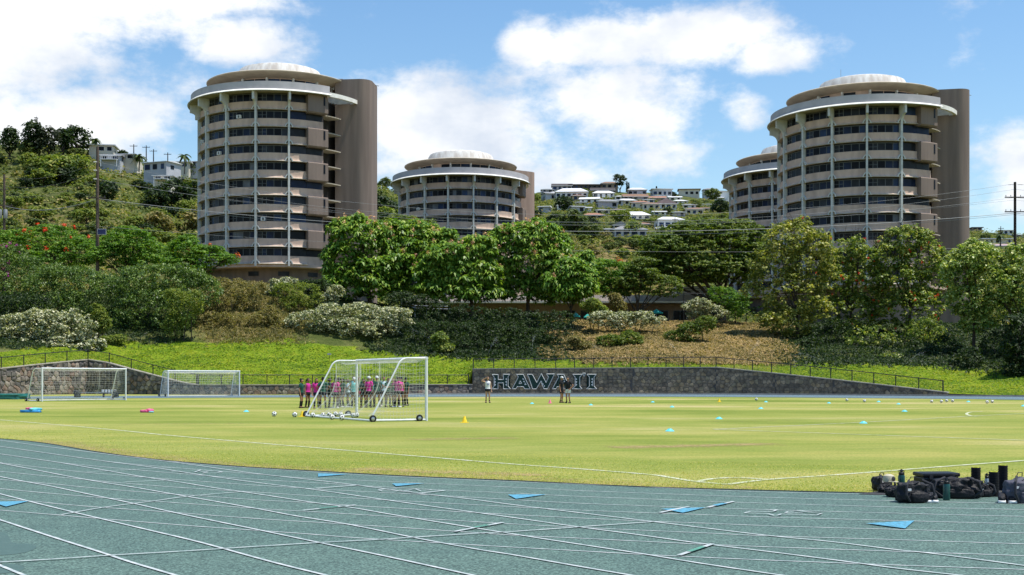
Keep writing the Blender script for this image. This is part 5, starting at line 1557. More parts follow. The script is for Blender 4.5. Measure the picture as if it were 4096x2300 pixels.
# piles of bibs
def blob_mesh(name, dims, seed, sub=3, amp=.18, freq=2.2, flat=True, pw=.6):
    """soft lumpy body: a rounded block with folds; rests on z = 0"""
    bm_ = bmesh.new(); bmesh.ops.create_cube(bm_, size=2.0)
    bmesh.ops.subdivide_edges(bm_, edges=bm_.edges, cuts=2 ** sub - 1, use_grid_fill=True)
    for v in bm_.verts:
        d = v.co.normalized()
        c = d.lerp(v.co, pw) if pw else d
        n = mnoise.noise(c * freq + Vector((seed * 3.1, seed, 0))) * amp + mnoise.noise(c * freq * 3.1 + Vector((seed, 0, seed))) * amp * .45
        c = c * (1 + n)
        if flat and c.z < -.62: c.z = -.62 + (c.z + .62) * .12
        v.co = Vector((c.x * dims[0] / 2, c.y * dims[1] / 2, c.z * dims[2] / 2))
    z0 = min(v.co.z for v in bm_.verts)
    for v in bm_.verts: v.co.z -= z0
    me = bpy.data.meshes.new(name); bm_.to_mesh(me); bm_.free()
    me.polygons.foreach_set('use_smooth', [True] * len(me.polygons))
    return me
M_bibb = pm('bib_blue', (.03, .18, .55), (.05, .32, .62), 5, .8); M_bibc = pm('bib_cyan', (.18, .60, .66), (.12, .48, .56), 5, .8); M_bibp = pm('bib_pink', (.78, .16, .30), (.62, .10, .24), 5, .8)
def pile(px, py, label, items):
    p = ground(px, py)
    for k, (dx, dy, dz, dims, m, lab) in enumerate(items):
        o = link('training_bib', blob_mesh('training_bib', dims, k + px, 2, .25, 2.5), None, m, (p.x + dx, p.y + dy, dz + .002), k * .8); tag(o, lab, 'bib', 'training bibs lying on the grass')
pile(124, 1650, '', [(0, 0, 0, (1.0, .5, .16), M_bibb, 'blue bib spread flat at the left of the field'), (.18, .05, .11, (.6, .4, .14), M_bibc, 'light blue bib on top of the blue one'), (-.08, .0, .15, (.4, .3, .12), M_bibp, 'pink bib on top of the blue pile')])
pile(587, 1650, '', [(-.12, 0, 0, (.36, .3, .16), M_bibp, 'pink bib lump on the grass before the far goals'), (.14, .05, 0, (.3, .3, .22), M_bibp, 'taller pink bib lump beside the light one'), (.26, -.1, 0, (.3, .2, .08), M_bibc, 'pale blue bib edge under the pink lumps')])

# ------------------------------------------------------------------ bench, landing mat, slope light
M_benchm = pm('bench_black', (.02, .022, .028), (.03, .033, .04), 6, .6)
p0, p1_ = ground(314, 1590), ground(476, 1590)
bt = thing('team_bench', 'long dark bench standing behind the left far goal', 'bench', tuple(p0))
Lb = (p1_ - p0).length
b = MB(); b.box((Lb / 2, 0, .45), (Lb - .3, .36, .05)); b.build('seat', M_greym, bt)
b = MB(); b.box((Lb / 2, .12, .14), (Lb - .3, .06, .05)); b.build('stretcher', M_benchm, bt)
for x in (.1, Lb * .62, Lb * .86, Lb - .1):
    b = MB(); b.box((x, -.12, .21), (.07, .06, .42)); b.build('leg', M_benchm, bt)
    b = MB(); b.box((x, .14, .21), (.07, .06, .42)); b.build('leg', M_benchm, bt)
for x in (.1, Lb - .1):
    o = link('equipment_bag', blob_mesh('equipment_bag', (.42, .45, .80), x, 2, .15), None, M_benchm, (p0.x + x, p0.y - .75, .002)); tag(o, 'upright black bag at the %s end of the bench' % ('left' if x < 1 else 'right'), 'bag', 'black bags by the bench')
for k in range(5):
    b = MB(); b.lathe([(0, 0), (.08, 0), (.11, .22), (.10, .23), (0, .22)], 12); o = b.build('white_tub', M_whitem, None, True, loc=(p0.x + Lb * (.60 + k * .075), p0.y, .477)); tag(o, '%s of the five white tubs standing on the bench' % ('leftmost', 'second', 'middle', 'fourth', 'rightmost')[k], 'tub', 'white tubs on the bench')
M_teal = pm('teal_tarp', (.012, .10, .095), (.02, .15, .13), 3, .6, bump=.5)
p0 = ground(-60, 1598)
mt = thing('landing_mat', 'dark teal covered landing mat at the left edge of the field', 'mat', tuple(p0))
link('cover', blob_mesh('cover', (5.2, 3.0, .55), 2, 3, .05, 2, pw=.92), mt, M_teal, (0, 1.5, 0))
b = MB(); b.box((0, 1.5, .055), (4.9, 2.8, .1)); b.build('base', M_benchm, mt)
bs = base_at(1317, 147)
t = thing('slope_light', 'small grey box light on the grassy slope above the near goal', 'light', tuple(bs))
b = MB(); b.tube([(0, 0, -.2), (0, 0, .75)], .03, 6); b.build('stake', M_fence, t)
b = MB(); b.box((0, 0, .85), (.42, .28, .2)); b.build('lamp_head', M_greym, t, bevel=.02)

# ------------------------------------------------------------------ people
SK = [pm('skin_%d' % i, c, tuple(x * .8 for x in c), 8, .6) for i, c in enumerate(((.42, .22, .135), (.30, .15, .09), (.50, .29, .19), (.20, .095, .055)))]
HAIR = [pm('hair_%d' % i, c, None, rough=.5) for i, c in enumerate(((.012, .009, .008), (.03, .018, .01), (.10, .055, .025)))]
CL = {k: pm('cloth_' + k, c, tuple(x * .75 for x in c), 9, .85, bump=.2, bscale=20) for k, c in dict(green=(.012, .085, .060), magenta=(.62, .035, .30), cyan=(.22, .62, .62), white=(.75, .76, .78), black=(.014, .014, .017), navy=(.012, .016, .035), pink=(.60, .05, .16), lightcyan=(.55, .70, .74), dark=(.02, .045, .04)).items()}
def skin_mesh(name, chains):
    """chains: list of [(pos, radius)...]; chains share points by position; grown with the Skin modifier"""
    bm_ = bmesh.new(); sl = bm_.verts.layers.skin.verify()
    vd = {}
    def V(p, r):
        k = tuple(round(c, 3) for c in p)
        if k not in vd:
            v = bm_.verts.new(p); v[sl].radius = (r[0], r[1]) if isinstance(r, tuple) else (r, r); vd[k] = v
        return vd[k]
    for ch in chains:
        prev = None
        for p, r in ch:
            v = V(p, r)
            if prev is not None and prev is not v:
                try: bm_.edges.new((prev, v))
                except ValueError: pass
            prev = v
    first = vd[tuple(round(c, 3) for c in chains[0][0][0])]
    first[sl].use_root = True
    me = bpy.data.meshes.new(name + '_cage'); bm_.to_mesh(me); bm_.free()
    o = bpy.data.objects.new(name + '_cage', me); COL.objects.link(o)
    o.modifiers.new('s', 'SKIN').use_smooth_shade = True
    sd = o.modifiers.new('d', 'SUBSURF'); sd.levels = 1; sd.render_levels = 1
    dg = bpy.context.evaluated_depsgraph_get()
    out = bpy.data.meshes.new_from_object(o.evaluated_get(dg)); out.name = name
    bpy.data.objects.remove(o); bpy.data.meshes.remove(me)
    out.polygons.foreach_set('use_smooth', [True] * len(out.polygons))
    return out
PH = 1.70   # figure height
def figure(pose):
    """a standing figure facing -Y, feet at z = 0. Returns dict of meshes"""
    rs = random.Random(pose['seed'])
    st = pose.get('stance', .10); lean = pose.get('lean', 0.0)
    step = pose.get('step', 0.0)
    pel = Vector((0, 0, .90)); wai = Vector((0, .0, 1.05)); che = Vector((lean * .3, -.01, 1.25)); nek = Vector((lean * .4, .0, 1.44)); 
    hd0 = Vector((lean * .45, -.01, 1.50)); hd1 = Vector((lean * .45, -.03, 1.60))
    ch = [[(pel, (.135, .105)), (wai, (.115, .09)), (che, (.135, .10)), (nek, .052), (hd0, .055)]]
    meshes = {}
    legs = []
    for s in (-1, 1):
        hip = Vector((s * .085, 0, .86)); kn = Vector((s * (st + .0), -.03 - step * s * .5, .47)); an = Vector((s * (st + .015), .03 - step * s, .085)); toe = an + Vector((s * .03, -.13, -.05))
        ch.append([(pel, (.135, .105)), (hip, .092), (hip.lerp(kn, .5), .08), (kn, .056), (kn.lerp(an, .35), .055), (an, .037), (toe, .034)])
        legs.append((hip, kn, an, toe))
        sh = Vector((s * .165 + lean * .35, .0, 1.375))
        arm = pose['arms'][0 if s < 0 else 1]
        if arm == 'down': el, wr = sh + Vector((s * .05, .03, -.28)), sh + Vector((s * .07, -.03, -.53))
        elif arm == 'hip': el, wr = sh + Vector((s * .20, .06, -.22)), sh + Vector((s * .04, -.07, -.42))
        elif arm == 'brow': el, wr = sh + Vector((s * .27, -.06, .05)), sh + Vector((s * .06, -.13, .20))
        elif arm == 'fold': el, wr = sh + Vector((s * .06, -.05, -.26)), sh + Vector((-s * .10, -.20, -.20))
        elif arm == 'point': el, wr = sh + Vector((s * .10, -.16, -.20)), sh + Vector((s * .06, -.38, -.16))
        ch.append([(che, (.135, .10)), (Vector((s * .11 + lean * .33, 0, 1.365)), .065), (sh, .052), (sh.lerp(el, .5), .044), (el, .036), (el.lerp(wr, .4), .036), (wr, .024)])
        d = (wr - el).normalized()
        palm = wr + d * .07
        ch.append([(wr, .024), (palm, (.034, .018))])
        side = d.cross(Vector((0, 1, 0)));
        side = side.normalized() if side.length > .1 else Vector((1, 0, 0))
        bend = Vector((0, -1, 0)) if abs(d.y) < .8 else Vector((0, 0, -1))
        for k in range(4):
            b0 = palm + side * (k - 1.5) * .018 + d * .02
            L = (.065, .075, .07, .055)[k]
            ch.append([(palm, (.034, .018)), (b0 + d * .012, .009), (b0 + d * L * .6 + bend * .012, .0085), (b0 + d * L + bend * .03, .007)])
        tb = wr + d * .03 - side * .028
        ch.append([(wr, .024), (tb, .011), (tb + d * .035 - side * .018, .010), (tb + d * .055 - side * .018 + bend * .015, .008)])
    body = skin_mesh('body', ch)
    # head with face: shaped ellipsoid joined into the body mesh
    bm_ = bmesh.new(); bm_.from_mesh(body)
    hb = bmesh.new(); bmesh.ops.create_uvsphere(hb, u_segments=20, v_segments=14, radius=1.0)
    for v in hb.verts:
        c = v.co.copy()
        x, y, z = c.x * .077, c.y * .098, c.z * .118
        if z < 0: x *= 1 + z * 2.0; y *= 1 + z * .8
        if c.y < -.55 and abs(c.x) < .22 and -.25 < c.z < .18: y -= .020          # nose
        if c.y < -.5 and .12 < c.z < .38 and .18 < abs(c.x) < .62: y += .010      # eye sockets
        if c.y < -.6 and -.5 < c.z < -.34 and abs(c.x) < .4: y -= .006            # mouth
        if abs(c.x) > .9 and abs(c.z) < .3 and abs(c.y) < .3: x *= 1.14           # ears
        v.co = Vector((x, y, z)) + hd1 + Vector((0, 0, -.005))
    me2 = bpy.data.meshes.new('h'); hb.to_mesh(me2); hb.free(); bm_.from_mesh(me2); bpy.data.meshes.remove(me2)
    bm_.to_mesh(body); bm_.free(); body.polygons.foreach_set('use_smooth', [True] * len(body.polygons))
    meshes['body'] = body
    hm = hd1
    # hair cap and tail
    def hair(kind):
        hb = bmesh.new(); bmesh.ops.create_uvsphere(hb, u_segments=18, v_segments=12, radius=1.0)
        dele = []
        for v in hb.verts:
            c = v.co.copy()
            if c.y < -.25 and c.z < .45: dele.append(v); continue
            if c.z < -.55: dele.append(v); continue
            v.co = Vector((c.x * .088, c.y * .110 + .006, c.z * .128 + .004)) + hm
        bmesh.ops.delete(hb, geom=dele, context='VERTS')
        me = bpy.data.meshes.new('hair'); hb.to_mesh(me); hb.free()
        b = MB()
        if kind == 'tail':
            a = hm + Vector((0, .10, .04)); b.tube([a, a + Vector((0, .06, -.02)), a + Vector((.01, .075, -.16)), a + Vector((0, .06, -.30))], [.03, .035, .032, .008], 8)
        elif kind == 'bun':
            b.lathe([(0, .045), (.035, .03), (.045, 0), (.035, -.03), (0, -.045)], 10, c=tuple(hm + Vector((0, .09, .09))))
        elif kind == 'long':
            a = hm + Vector((0, .07, 0)); b.tube([a, a + Vector((0, .045, -.15)), a + Vector((0, .04, -.36)), a + Vector((0, .035, -.46))], [.085, .10, .085, .02], 10)
        n0 = len(me.vertices)
        t_ = b.mesh('x', True); bb = bmesh.new(); bb.from_mesh(me); bb.from_mesh(t_); bb.to_mesh(me); bb.free()
        me.polygons.foreach_set('use_smooth', [True] * len(me.polygons)); return me
    for k in ('tail', 'bun', 'long'): meshes['hair_' + k] = hair(k)
    # ring loft for clothes
    def loft(rings, nm, n=18):
        vs, fs = [], []
        for (c, rx, ry) in rings:
            for k in range(n):
                a = 2 * PI * k / n; vs.append((c[0] + rx * math.cos(a), c[1] + ry * math.sin(a), c[2]))
        for i in range(len(rings) - 1):
            for k in range(n):
                fs.append((i * n + k, i * n + (k + 1) % n, (i + 1) * n + (k + 1) % n, (i + 1) * n + k))
        b = MB(); b.add(vs, fs); return b
    L = lean
    b = loft([((0, 0, .915), .180, .142), ((0, 0, .93), .172, .136), ((0, 0, 1.03), .150, .122), ((L * .2, -.01, 1.15), .158, .130), ((L * .3, -.01, 1.27), .176, .132), ((L * .35, -.005, 1.36), .182, .112), ((L * .38, 0, 1.41), .125, .085), ((L * .4, 0, 1.43), .066, .062)], 'shirt')
    if pose.get('sleeve', True):
        for s in (-1, 1):
            sh = Vector((s * .165 + L * .35, 0, 1.375)); arm = pose['arms'][0 if s < 0 else 1]
            el = sh + {'down': Vector((s * .05, .03, -.28)), 'hip': Vector((s * .20, .06, -.22)), 'brow': Vector((s * .27, -.06, .05)), 'fold': Vector((s * .06, -.05, -.26)), 'point': Vector((s * .10, -.16, -.20))}[arm]
            b.tube([sh + (sh - el) * .12 - Vector((s * .06, 0, 0)), sh, sh.lerp(el, .35), sh.lerp(el, .62)], [.078, .076, .068, .064], 10, cap=False)
    meshes['shirt'] = b.mesh('shirt', True)
    b = loft([((0, 0, .98), .150, .120), ((0, 0, .90), .168, .132), ((0, 0, .83), .176, .138), ((0, 0, .79), .176, .136)], 'shorts')
    for (hip, kn, an, toe) in legs:
        e = pose.get('short_len', .36)
        b.tube([hip + Vector((0, 0, .03)), hip.lerp(kn, e * .5), hip.lerp(kn, e)], [.105, .104, .100], 12, cap=False)
    meshes['shorts'] = b.mesh('shorts', True)
    b = MB()
    for (hip, kn, an, toe) in legs:
        top = kn.lerp(an, .14 if pose.get('highsock', True) else .78)
        b.tube([top, kn.lerp(an, .40) if pose.get('highsock', True) else kn.lerp(an, .86), an + Vector((0, 0, .0))], [.060, .062, .046] if pose.get('highsock', True) else [.047, .045, .046], 10, cap=False)
    meshes['socks'] = b.mesh('socks', True)
    for i, (hip, kn, an, toe) in enumerate(legs):
        s_ = blob_mesh('shoe', (.098, .26, .10), 1, 2, .04, 1.5, pw=.55)
        for v in s_.vertices:
            if v.co.y < -.02: v.co.z *= .78
        meshes['shoe%d' % i] = (s_, (an.x + (toe.x - an.x) * .4, an.y - .055, 0.0))
    b = MB(); c = hm + Vector((0, .005, .02))
    b.lathe([(.104, 0), (.104, .045), (.085, .095), (.04, .118), (0, .122)], 18, c=tuple(c))
    bl = [(math.cos(a) * .082, -.095 - math.sin(a) * .075) for a in [PI * k / 8 for k in range(9)]]
    b.add([(c.x + x, c.y + y, c.z + .012) for x, y in bl] + [(c.x + x, c.y + y, c.z + .022) for x, y in bl], [tuple(range(9)), tuple(range(17, 8, -1))] + [(i, i + 1, i + 10, i + 9) for i in range(8)])
    meshes['cap'] = b.mesh('cap', True)
    return meshes
POSES = [dict(seed=1, arms=('down', 'down')), dict(seed=2, arms=('hip', 'hip'), stance=.13), dict(seed=3, arms=('fold', 'fold'), step=.05), dict(seed=4, arms=('down', 'hip'), stance=.12, lean=.04, sleeve=False), dict(seed=5, arms=('point', 'down'), step=.08, stance=.12),
         dict(seed=6, arms=('brow', 'down'), highsock=False, sleeve=False, short_len=.30), dict(seed=7, arms=('hip', 'hip'), highsock=False, short_len=.52), dict(seed=8, arms=('down', 'down'), highsock=False, short_len=.62)]
FIG = [figure(p) for p in POSES]
for f in FIG:
    for k in list(f):
        m = f[k][0] if isinstance(f[k], tuple) else f[k]
        m.materials.clear(); m.materials.append(SK[0])
def person(px, py, face, pose, top, bottom, label, skin=0, hair='tail', hairc=0, cap=None, sock='black', shoe='black', sc=1.0, group='players gathered in a huddle'):
    p = ground(px, py)
    t = thing('person', label, 'person', (p.x, p.y, .002), R(face), group)
    t.scale = (sc, sc, sc)
    f = FIG[pose]
    def put(nm, key, m):
        o = link(nm, f[key], t); omat(o, m); return o
    put('body', 'body', SK[skin])
    if cap is None or hair != 'bun': put('hair', 'hair_' + hair, HAIR[hairc])
    if cap: put('cap', 'cap', CL[cap])
    put('shirt', 'shirt', CL[top]); put('shorts', 'shorts', CL[bottom]); put('socks', 'socks', CL[sock])
    for i in (0, 1):
        me, lc = f['shoe%d' % i]
        o = link('shoe', me, t, None, lc); omat(o, CL[shoe])
    return t
PPL = [
 (385, 928, 80, 0, 'green', 'black', 'leftmost player in a dark green shirt, facing right', 0, 'bun', 0, None, 'black', 'black', .96),
 (480, 922, 60, 3, 'magenta', 'black', 'second player from the left, in a magenta bib', 1, 'tail', 1, None, 'black', 'black', .98),
 (610, 932, 20, 0, 'magenta', 'navy', 'player with long dark hair in a magenta bib behind the sloping goal bar', 0, 'long', 0, None, 'black', 'black', .98),
 (705, 932, 200, 1, 'green', 'navy', 'green-shirted player seen from behind through the net, left side', 1, 'bun', 1, None, 'black', 'black', 1.02),
 (800, 926, 120, 2, 'dark', 'black', 'dark-dressed player behind the netting, next to the green-shirted back', 3, 'tail', 0, None, 'black', 'black', .99),
 (890, 928, 160, 0, 'magenta', 'navy', 'magenta-bibbed player seen from the back, centre left of the huddle', 1, 'bun', 0, None, 'black', 'white', 1.0),
 (945, 912, 250, 3, 'pink', 'black', 'player in a deep pink top half hidden beside the magenta back', 3, 'tail', 0, None, 'black', 'black', 1.0),
 (1000, 918, 300, 4, 'green', 'navy', 'green-shirted player reaching out an arm, left of the rear goal post', 0, 'tail', 0, None, 'black', 'white', .97),
 (1075, 917, 280, 2, 'lightcyan', 'black', 'player in a pale top partly hidden behind the rear goal post', 2, 'tail', 2, None, 'black', 'white', .95),
 (1170, 928, 180, 3, 'cyan', 'black', 'player in a light turquoise bib with back turned, right of the rear post', 0, 'bun', 0, 'white', 'black', 'white', 1.0),
 (1155, 902, 350, 0, 'cyan', 'black', 'dark-haired player in turquoise just behind the rear post', 1, 'bun', 0, None, 'black', 'black', 1.06),
 (1240, 902, 0, 0, 'green', 'pink', 'player in dark green facing the camera with pink shorts', 0, 'bun', 2, None, 'black', 'black', 1.04),
 (1300, 920, 30, 2, 'dark', 'black', 'short player in black behind a net fold, left of the magenta back with white cap', 1, 'tail', 0, None, 'black', 'black', .97),
 (1380, 922, 170, 0, 'magenta', 'black', 'magenta-bibbed player with pale cap, back to the camera', 1, 'bun', 1, 'white', 'black', 'black', 1.04),
 (1430, 902, 330, 3, 'cyan', 'black', 'turquoise-bibbed player half behind the white-capped magenta back', 0, 'tail', 0, None, 'black', 'black', .98),
 (1500, 917, 190, 1, 'green', 'black', 'green-shirted player wearing a white cap in the middle right of the huddle', 0, 'bun', 2, 'white', 'black', 'black', 1.05),
 (1600, 907, 10, 0, 'lightcyan', 'black', 'player in a pale blue-white shirt behind the right sloping bar', 0, 'tail', 0, None, 'black', 'white', 1.05),
 (1665, 912, 40, 2, 'green', 'black', 'dark green player just right of the right sloping bar', 1, 'tail', 0, None, 'black', 'black', .99),
 (1750, 917, 320, 4, 'green', 'black', 'player in green holding out both hands, left of the magenta pair', 2, 'tail', 2, None, 'black', 'white', .98),
 (1800, 918, 150, 1, 'magenta', 'black', 'left of the two magenta bibs at the right end of the huddle', 0, 'bun', 1, None, 'black', 'white', 1.04),
 (1850, 912, 190, 3, 'magenta', 'black', 'right of the two magenta bibs at the right end of the huddle', 0, 'bun', 0, 'navy', 'black', 'black', 1.03),
 (1930, 892, 315, 0, 'green', 'black', 'rightmost player of the huddle in dark green shirt and dark cap', 0, 'bun', 0, 'navy', 'black', 'black', 1.0)]
for (x, y, fc, po, tp, bt_, lab, sk, hr, hc, cp, sk2, shc, sc) in PPL:
    person(*C1(x, y), fc, po, tp, bt_, lab, sk, hr, hc, cp, sk2, shc, sc)
t = person(1951, 1611, 10, 5, 'white', 'black', 'person in a white tank top shading their eyes before the lettered wall', 2, 'tail', 2, None, 'black', 'black', 1.06, 'coaches standing in front of the lettered wall')
# emblem on the tank top
eb = MB()
for s in (-1, 1):
    eb.add([(s * .05 - .016, -.148, 1.17), (s * .05 + .016, -.148, 1.17), (s * .05 + .016, -.148, 1.29), (s * .05 - .016, -.148, 1.29)], [(0, 1, 2, 3)])
eb.add([(-.04, -.1475, 1.215), (.04, -.1475, 1.215), (.04, -.1475, 1.245), (-.04, -.1475, 1.245)], [(0, 1, 2, 3)])
eb.build('shirt_emblem', pm('emblem_blue', (.02, .05, .32), None), t)
person(2246, 1611, 60, 7, 'black', 'black', 'person all in black with a white cap, left of the pair by the letters', 0, 'bun', 0, 'white', 'black', 'black', 1.06, 'coaches standing in front of the lettered wall')
person(2272, 1612.5, 330, 6, 'black', 'white', 'person in a black shirt and white shorts, hands on hips', 0, 'bun', 1, None, 'black', 'black', 1.04, 'coaches standing in front of the lettered wall')
# ------------------------------------------------------------------ low building, umbrellas, lamp posts, stair rail
M_tan = pm('tan_wall', (.30, .21, .15), (.24, .165, .12), 1.2, .9)
M_fas = pm('white_fascia', (.78, .77, .74), (.66, .65, .62), 1.5, .8)
M_pink = pm('pale_parapet', (.52, .45, .40), (.44, .38, .34), 1.2, .85)
DB = 193.0
xb0, xb1 = (1640 - CX) / F * DB, (2905 - CX) / F * DB
zb_ = 9.3
lb = thing('dining_hall', 'long low building with white eaves behind the blossoming trees', 'building', (xb0, DB, zb_))
Lx = xb1 - xb0
b = MB(); b.box((Lx / 2, 5, 2.0), (Lx, 10, 4.0)); b.build('wall', M_tan, lb)
b = MB(); b.box((Lx / 2, 4.2, 4.17), (Lx + 2, 13.2, .26)); b.build('eave', M_fas, lb)
b = MB(); b.box((Lx / 2 - 1, 5.2, 4.85), (Lx - 3, 9.6, 1.1)); b.build('parapet', M_pink, lb)
b = MB(); b.box((Lx - 4.2, 6, 6.2), (6.2, 7, 1.5)); up_ = b.build('upper_block', M_greym, lb)
for k in range(4):
    b = MB(); b.box((Lx - 4.2, 2.44, 5.65 + k * .36), (6.1, .1, .2)); b.build('louvre', M_fas, up_)
for k in range(17):
    x = 1.6 + k * (Lx - 3) / 16
    if k % 4 == 3:
        b = MB(); b.box((x, -.04, 2.0), (.7, .12, 3.9)); b.build('pillar', M_tan, lb)
        continue
    b = MB(); b.box((x, -.03, 1.75), (2.1, .1, 2.5)); w = b.build('window', M_frame, lb)
    b = MB(); b.box((x - .5, -.09, 1.75), (.9, .03, 2.3)); b.build('pane', GL[0], w)
    b = MB(); b.box((x + .5, -.09, 1.75), (.9, .03, 2.3)); b.build('pane', GL[3], w)
M_umb = pm('umbrella_teal', (.03, .32, .29), (.04, .38, .34), 4, .75)
def umbrella(px, py_top, D, r, label, h=.55):
    p = at(px, py_top, D); g = zat(p.x, p.y)
    t = thing('patio_umbrella', label, 'umbrella', (p.x, p.y, g), .3, 'teal patio umbrellas by the low building')
    ht = p.z - g
    b = MB(); b.tube([(0, 0, 0), (0, 0, ht + .08)], .03, 6); b.build('pole', M_galv, t)
    b = MB(); n = 8
    vs = [(0, 0, ht)] + [(r * math.sin(2 * PI * k / n), r * math.cos(2 * PI * k / n), ht - h) for k in range(n)] + [(r * math.sin(2 * PI * k / n), r * math.cos(2 * PI * k / n), ht - h - .12) for k in range(n)]
    b.add(vs, [(0, 1 + k, 1 + (k + 1) % n) for k in range(n)] + [(1 + k, 1 + n + k, 1 + n + (k + 1) % n, 1 + (k + 1) % n) for k in range(n)]); b.build('canopy', M_umb, t)
    b = MB(); b.lathe([(0, 0), (.3, 0), (.3, .08), (0, .1)], 12); b.build('base', M_conc, t)
umbrella(2625, 1236, 182, 1.05, 'largest teal umbrella, right of the forked tree')
umbrella(2558, 1243, 186, .75, 'teal umbrella half hidden behind the forked tree stems')
umbrella(2303, 1250, 181, .7, 'leftmost teal umbrella under the end of the blossoming row')
umbrella(2350, 1254, 181, .6, 'pale teal umbrella next to the leftmost one')
def lamp_post(px, py_top, D, label):
    p = at(px, py_top, D); g = zat(p.x, p.y)
    t = thing('lamp_post', label, 'lamp post', (p.x, p.y, g)); h = p.z - g
    b = MB(); b.tube([(0, 0, -.2), (0, 0, h)], .06, 6, r2=.04); b.build('pole', M_fence, t)
    b = MB(); b.box((0, -.15, h), (.5, .7, .14)); b.build('lamp_head', M_greym, t, bevel=.03)
lamp_post(1940, 1165, 174, 'dark lamp post under the blossoming trees')
lamp_post(2375, 1140, 178, 'lamp post right of the small blossoming tree')
t = thing('stair_railing', 'pale metal handrail of a stairway under the blossoming trees', 'railing', tuple(at(1600, 1225, 172)))
o = Vector(t.location)
for dz in (0, -.35):
    b = MB(); b.tube([at(1605, 1197, 172) - o + Vector((0, 0, dz)), at(1660, 1222, 171) - o + Vector((0, 0, dz)), at(1800, 1226, 171) - o + Vector((0, 0, dz))], .045, 6); b.build('rail', M_galv, t)
for px, py in ((1605, 1197), (1633, 1210), (1660, 1222), (1707, 1224), (1754, 1225), (1800, 1226)):
    b = MB(); p = at(px, py, 171.5) - o; b.tube([p, p + Vector((0, 0, -1.6))], .035, 6); b.build('post', M_galv, t)

# ------------------------------------------------------------------ bags and bottles by the track
M_nyl = pm('black_nylon', (.006, .006, .008), (.014, .014, .017), 9, .6, bump=.5, bscale=14)
M_nyl2 = pm('grey_nylon', (.055, .055, .075), (.085, .085, .11), 7, .6, bump=.5, bscale=14)
M_strap = pm('strap', (.03, .03, .035), None, rough=.7)
M_whitep = pm('white_patch', (.7, .7, .7), None, rough=.6)
M_green = pm('bottle_green', (.008, .06, .052), (.010, .075, .065), 3, .3, spec=.5)
M_cap_ = pm('bottle_cap', (.014, .014, .016), None, rough=.35)
M_foam = pm('foam_black', (.010, .010, .012), None, rough=.8)
M_yel = pm('foam_core', (.75, .75, .05), None, rough=.6)
M_khaki = pm('khaki', (.50, .46, .34), (.42, .38, .28), 8, .85)
M_sole = pm('sole', (.75, .75, .74), None, rough=.6)
C4 = lambda x, y: (3450 + x * .2508, 1820 + y * .2508)
def gpos(x, y): return ground(*C4(x, y), z=.015)
def backpack(x, y, dims, label, seed, m, rz=0, tilt=0, straps=True, patch=True, amp=.16):
    p = gpos(x, y); t = thing('backpack', label, 'bag', (p.x, p.y, p.z), rz, 'sports bags left beside the track')
    me = blob_mesh('bag_body', (dims[0] * 1.02, dims[1] * 1.0, dims[2] * 1.02), seed, 4, amp * 1.2, 1.9, pw=.28)
    bo = link('bag_body', me, t, m)
    bo.rotation_euler = (tilt, 0, 0)
    w, d, h = dims
    b2 = blob_mesh('front_pocket', (w * .62, d * .45, h * .5), seed + 3, 3, .12, 2, pw=.5)
    link('front_pocket', b2, t, m, (w * .04, -d * .40, .01))
    b = MB(); b.tube([(-w * .32, -d * .30, h * .62), (0, -d * .42, h * .86), (w * .34, -d * .30, h * .66)], .006, 5); b.build('zip', M_strap, t, True)
    if straps:
        for s in (-1, 1):
            b = MB(); b.tube([(s * w * .22, -d * .25, h * .92), (s * w * .42, -d * .55, h * .75), (s * w * .46, -d * .62, h * .35), (s * w * .30, -d * .52, h * .08)], .016, 6); b.build('strap', M_strap, t, True)
    b = MB(); b.tube([(-.04, 0, h * .9), (-.03, -.02, h * 1.04), (.03, -.02, h * 1.04), (.04, 0, h * .9)], .006, 5); b.build('grab_loop', M_strap, t, True)
    if patch:
        b = MB(); b.box((-w * .30, -d * .47, h * .55), (.05, .012, .03)); b.build('tag', M_whitep, t)
    return t
def bottle(x, y, h, r, label, m=None):
    p = gpos(x, y); t = thing('water_bottle', label, 'bottle', (p.x, p.y, p.z), 0, 'water bottles beside the track')
    b = MB(); b.lathe([(0, 0), (r * .94, 0), (r, .01), (r, h * .66), (r * .86, h * .72), (r * .8, h * .74), (0, h * .74)], 20); b.build('flask', m or M_green, t, True)
    c = MB(); c.lathe([(r * .82, h * .735), (r * .84, h * .84), (r * .6, h * .87), (r * .42, h * .885), (r * .42, h * .97), (r * .3, h), (0, h)], 18); c.build('lid', M_cap_, t, True)
    c = MB(); c.tube([(-r * .7, 0, h * .84), (-r * .75, 0, h * .94), (0, 0, h * 1.03), (r * .75, 0, h * .94), (r * .7, 0, h * .84)], .007, 6); c.build('handle', M_cap_, t, True)
def roller(x, y, h, label):
    p = gpos(x, y); t = thing('foam_roller', label, 'roller', (p.x, p.y, p.z), .3, 'black foam rollers standing on end')
    pr = [(.042, 0), (.064, 0)]
    n = 15
    for k in range(n):
        z = h * k / n; pr += [(.067, z + .003), (.067, z + h / n * .62), (.061, z + h / n * .72), (.061, z + h / n * .95)]
    pr += [(.064, h), (.045, h)]
    b = MB(); b.lathe(pr, 20); b.build('foam', M_foam, t)
    b = MB(); b.lathe([(.046, 0), (.046, h + .004), (.036, h + .004), (.036, 0)], 20); b.build('core', M_yel, t)
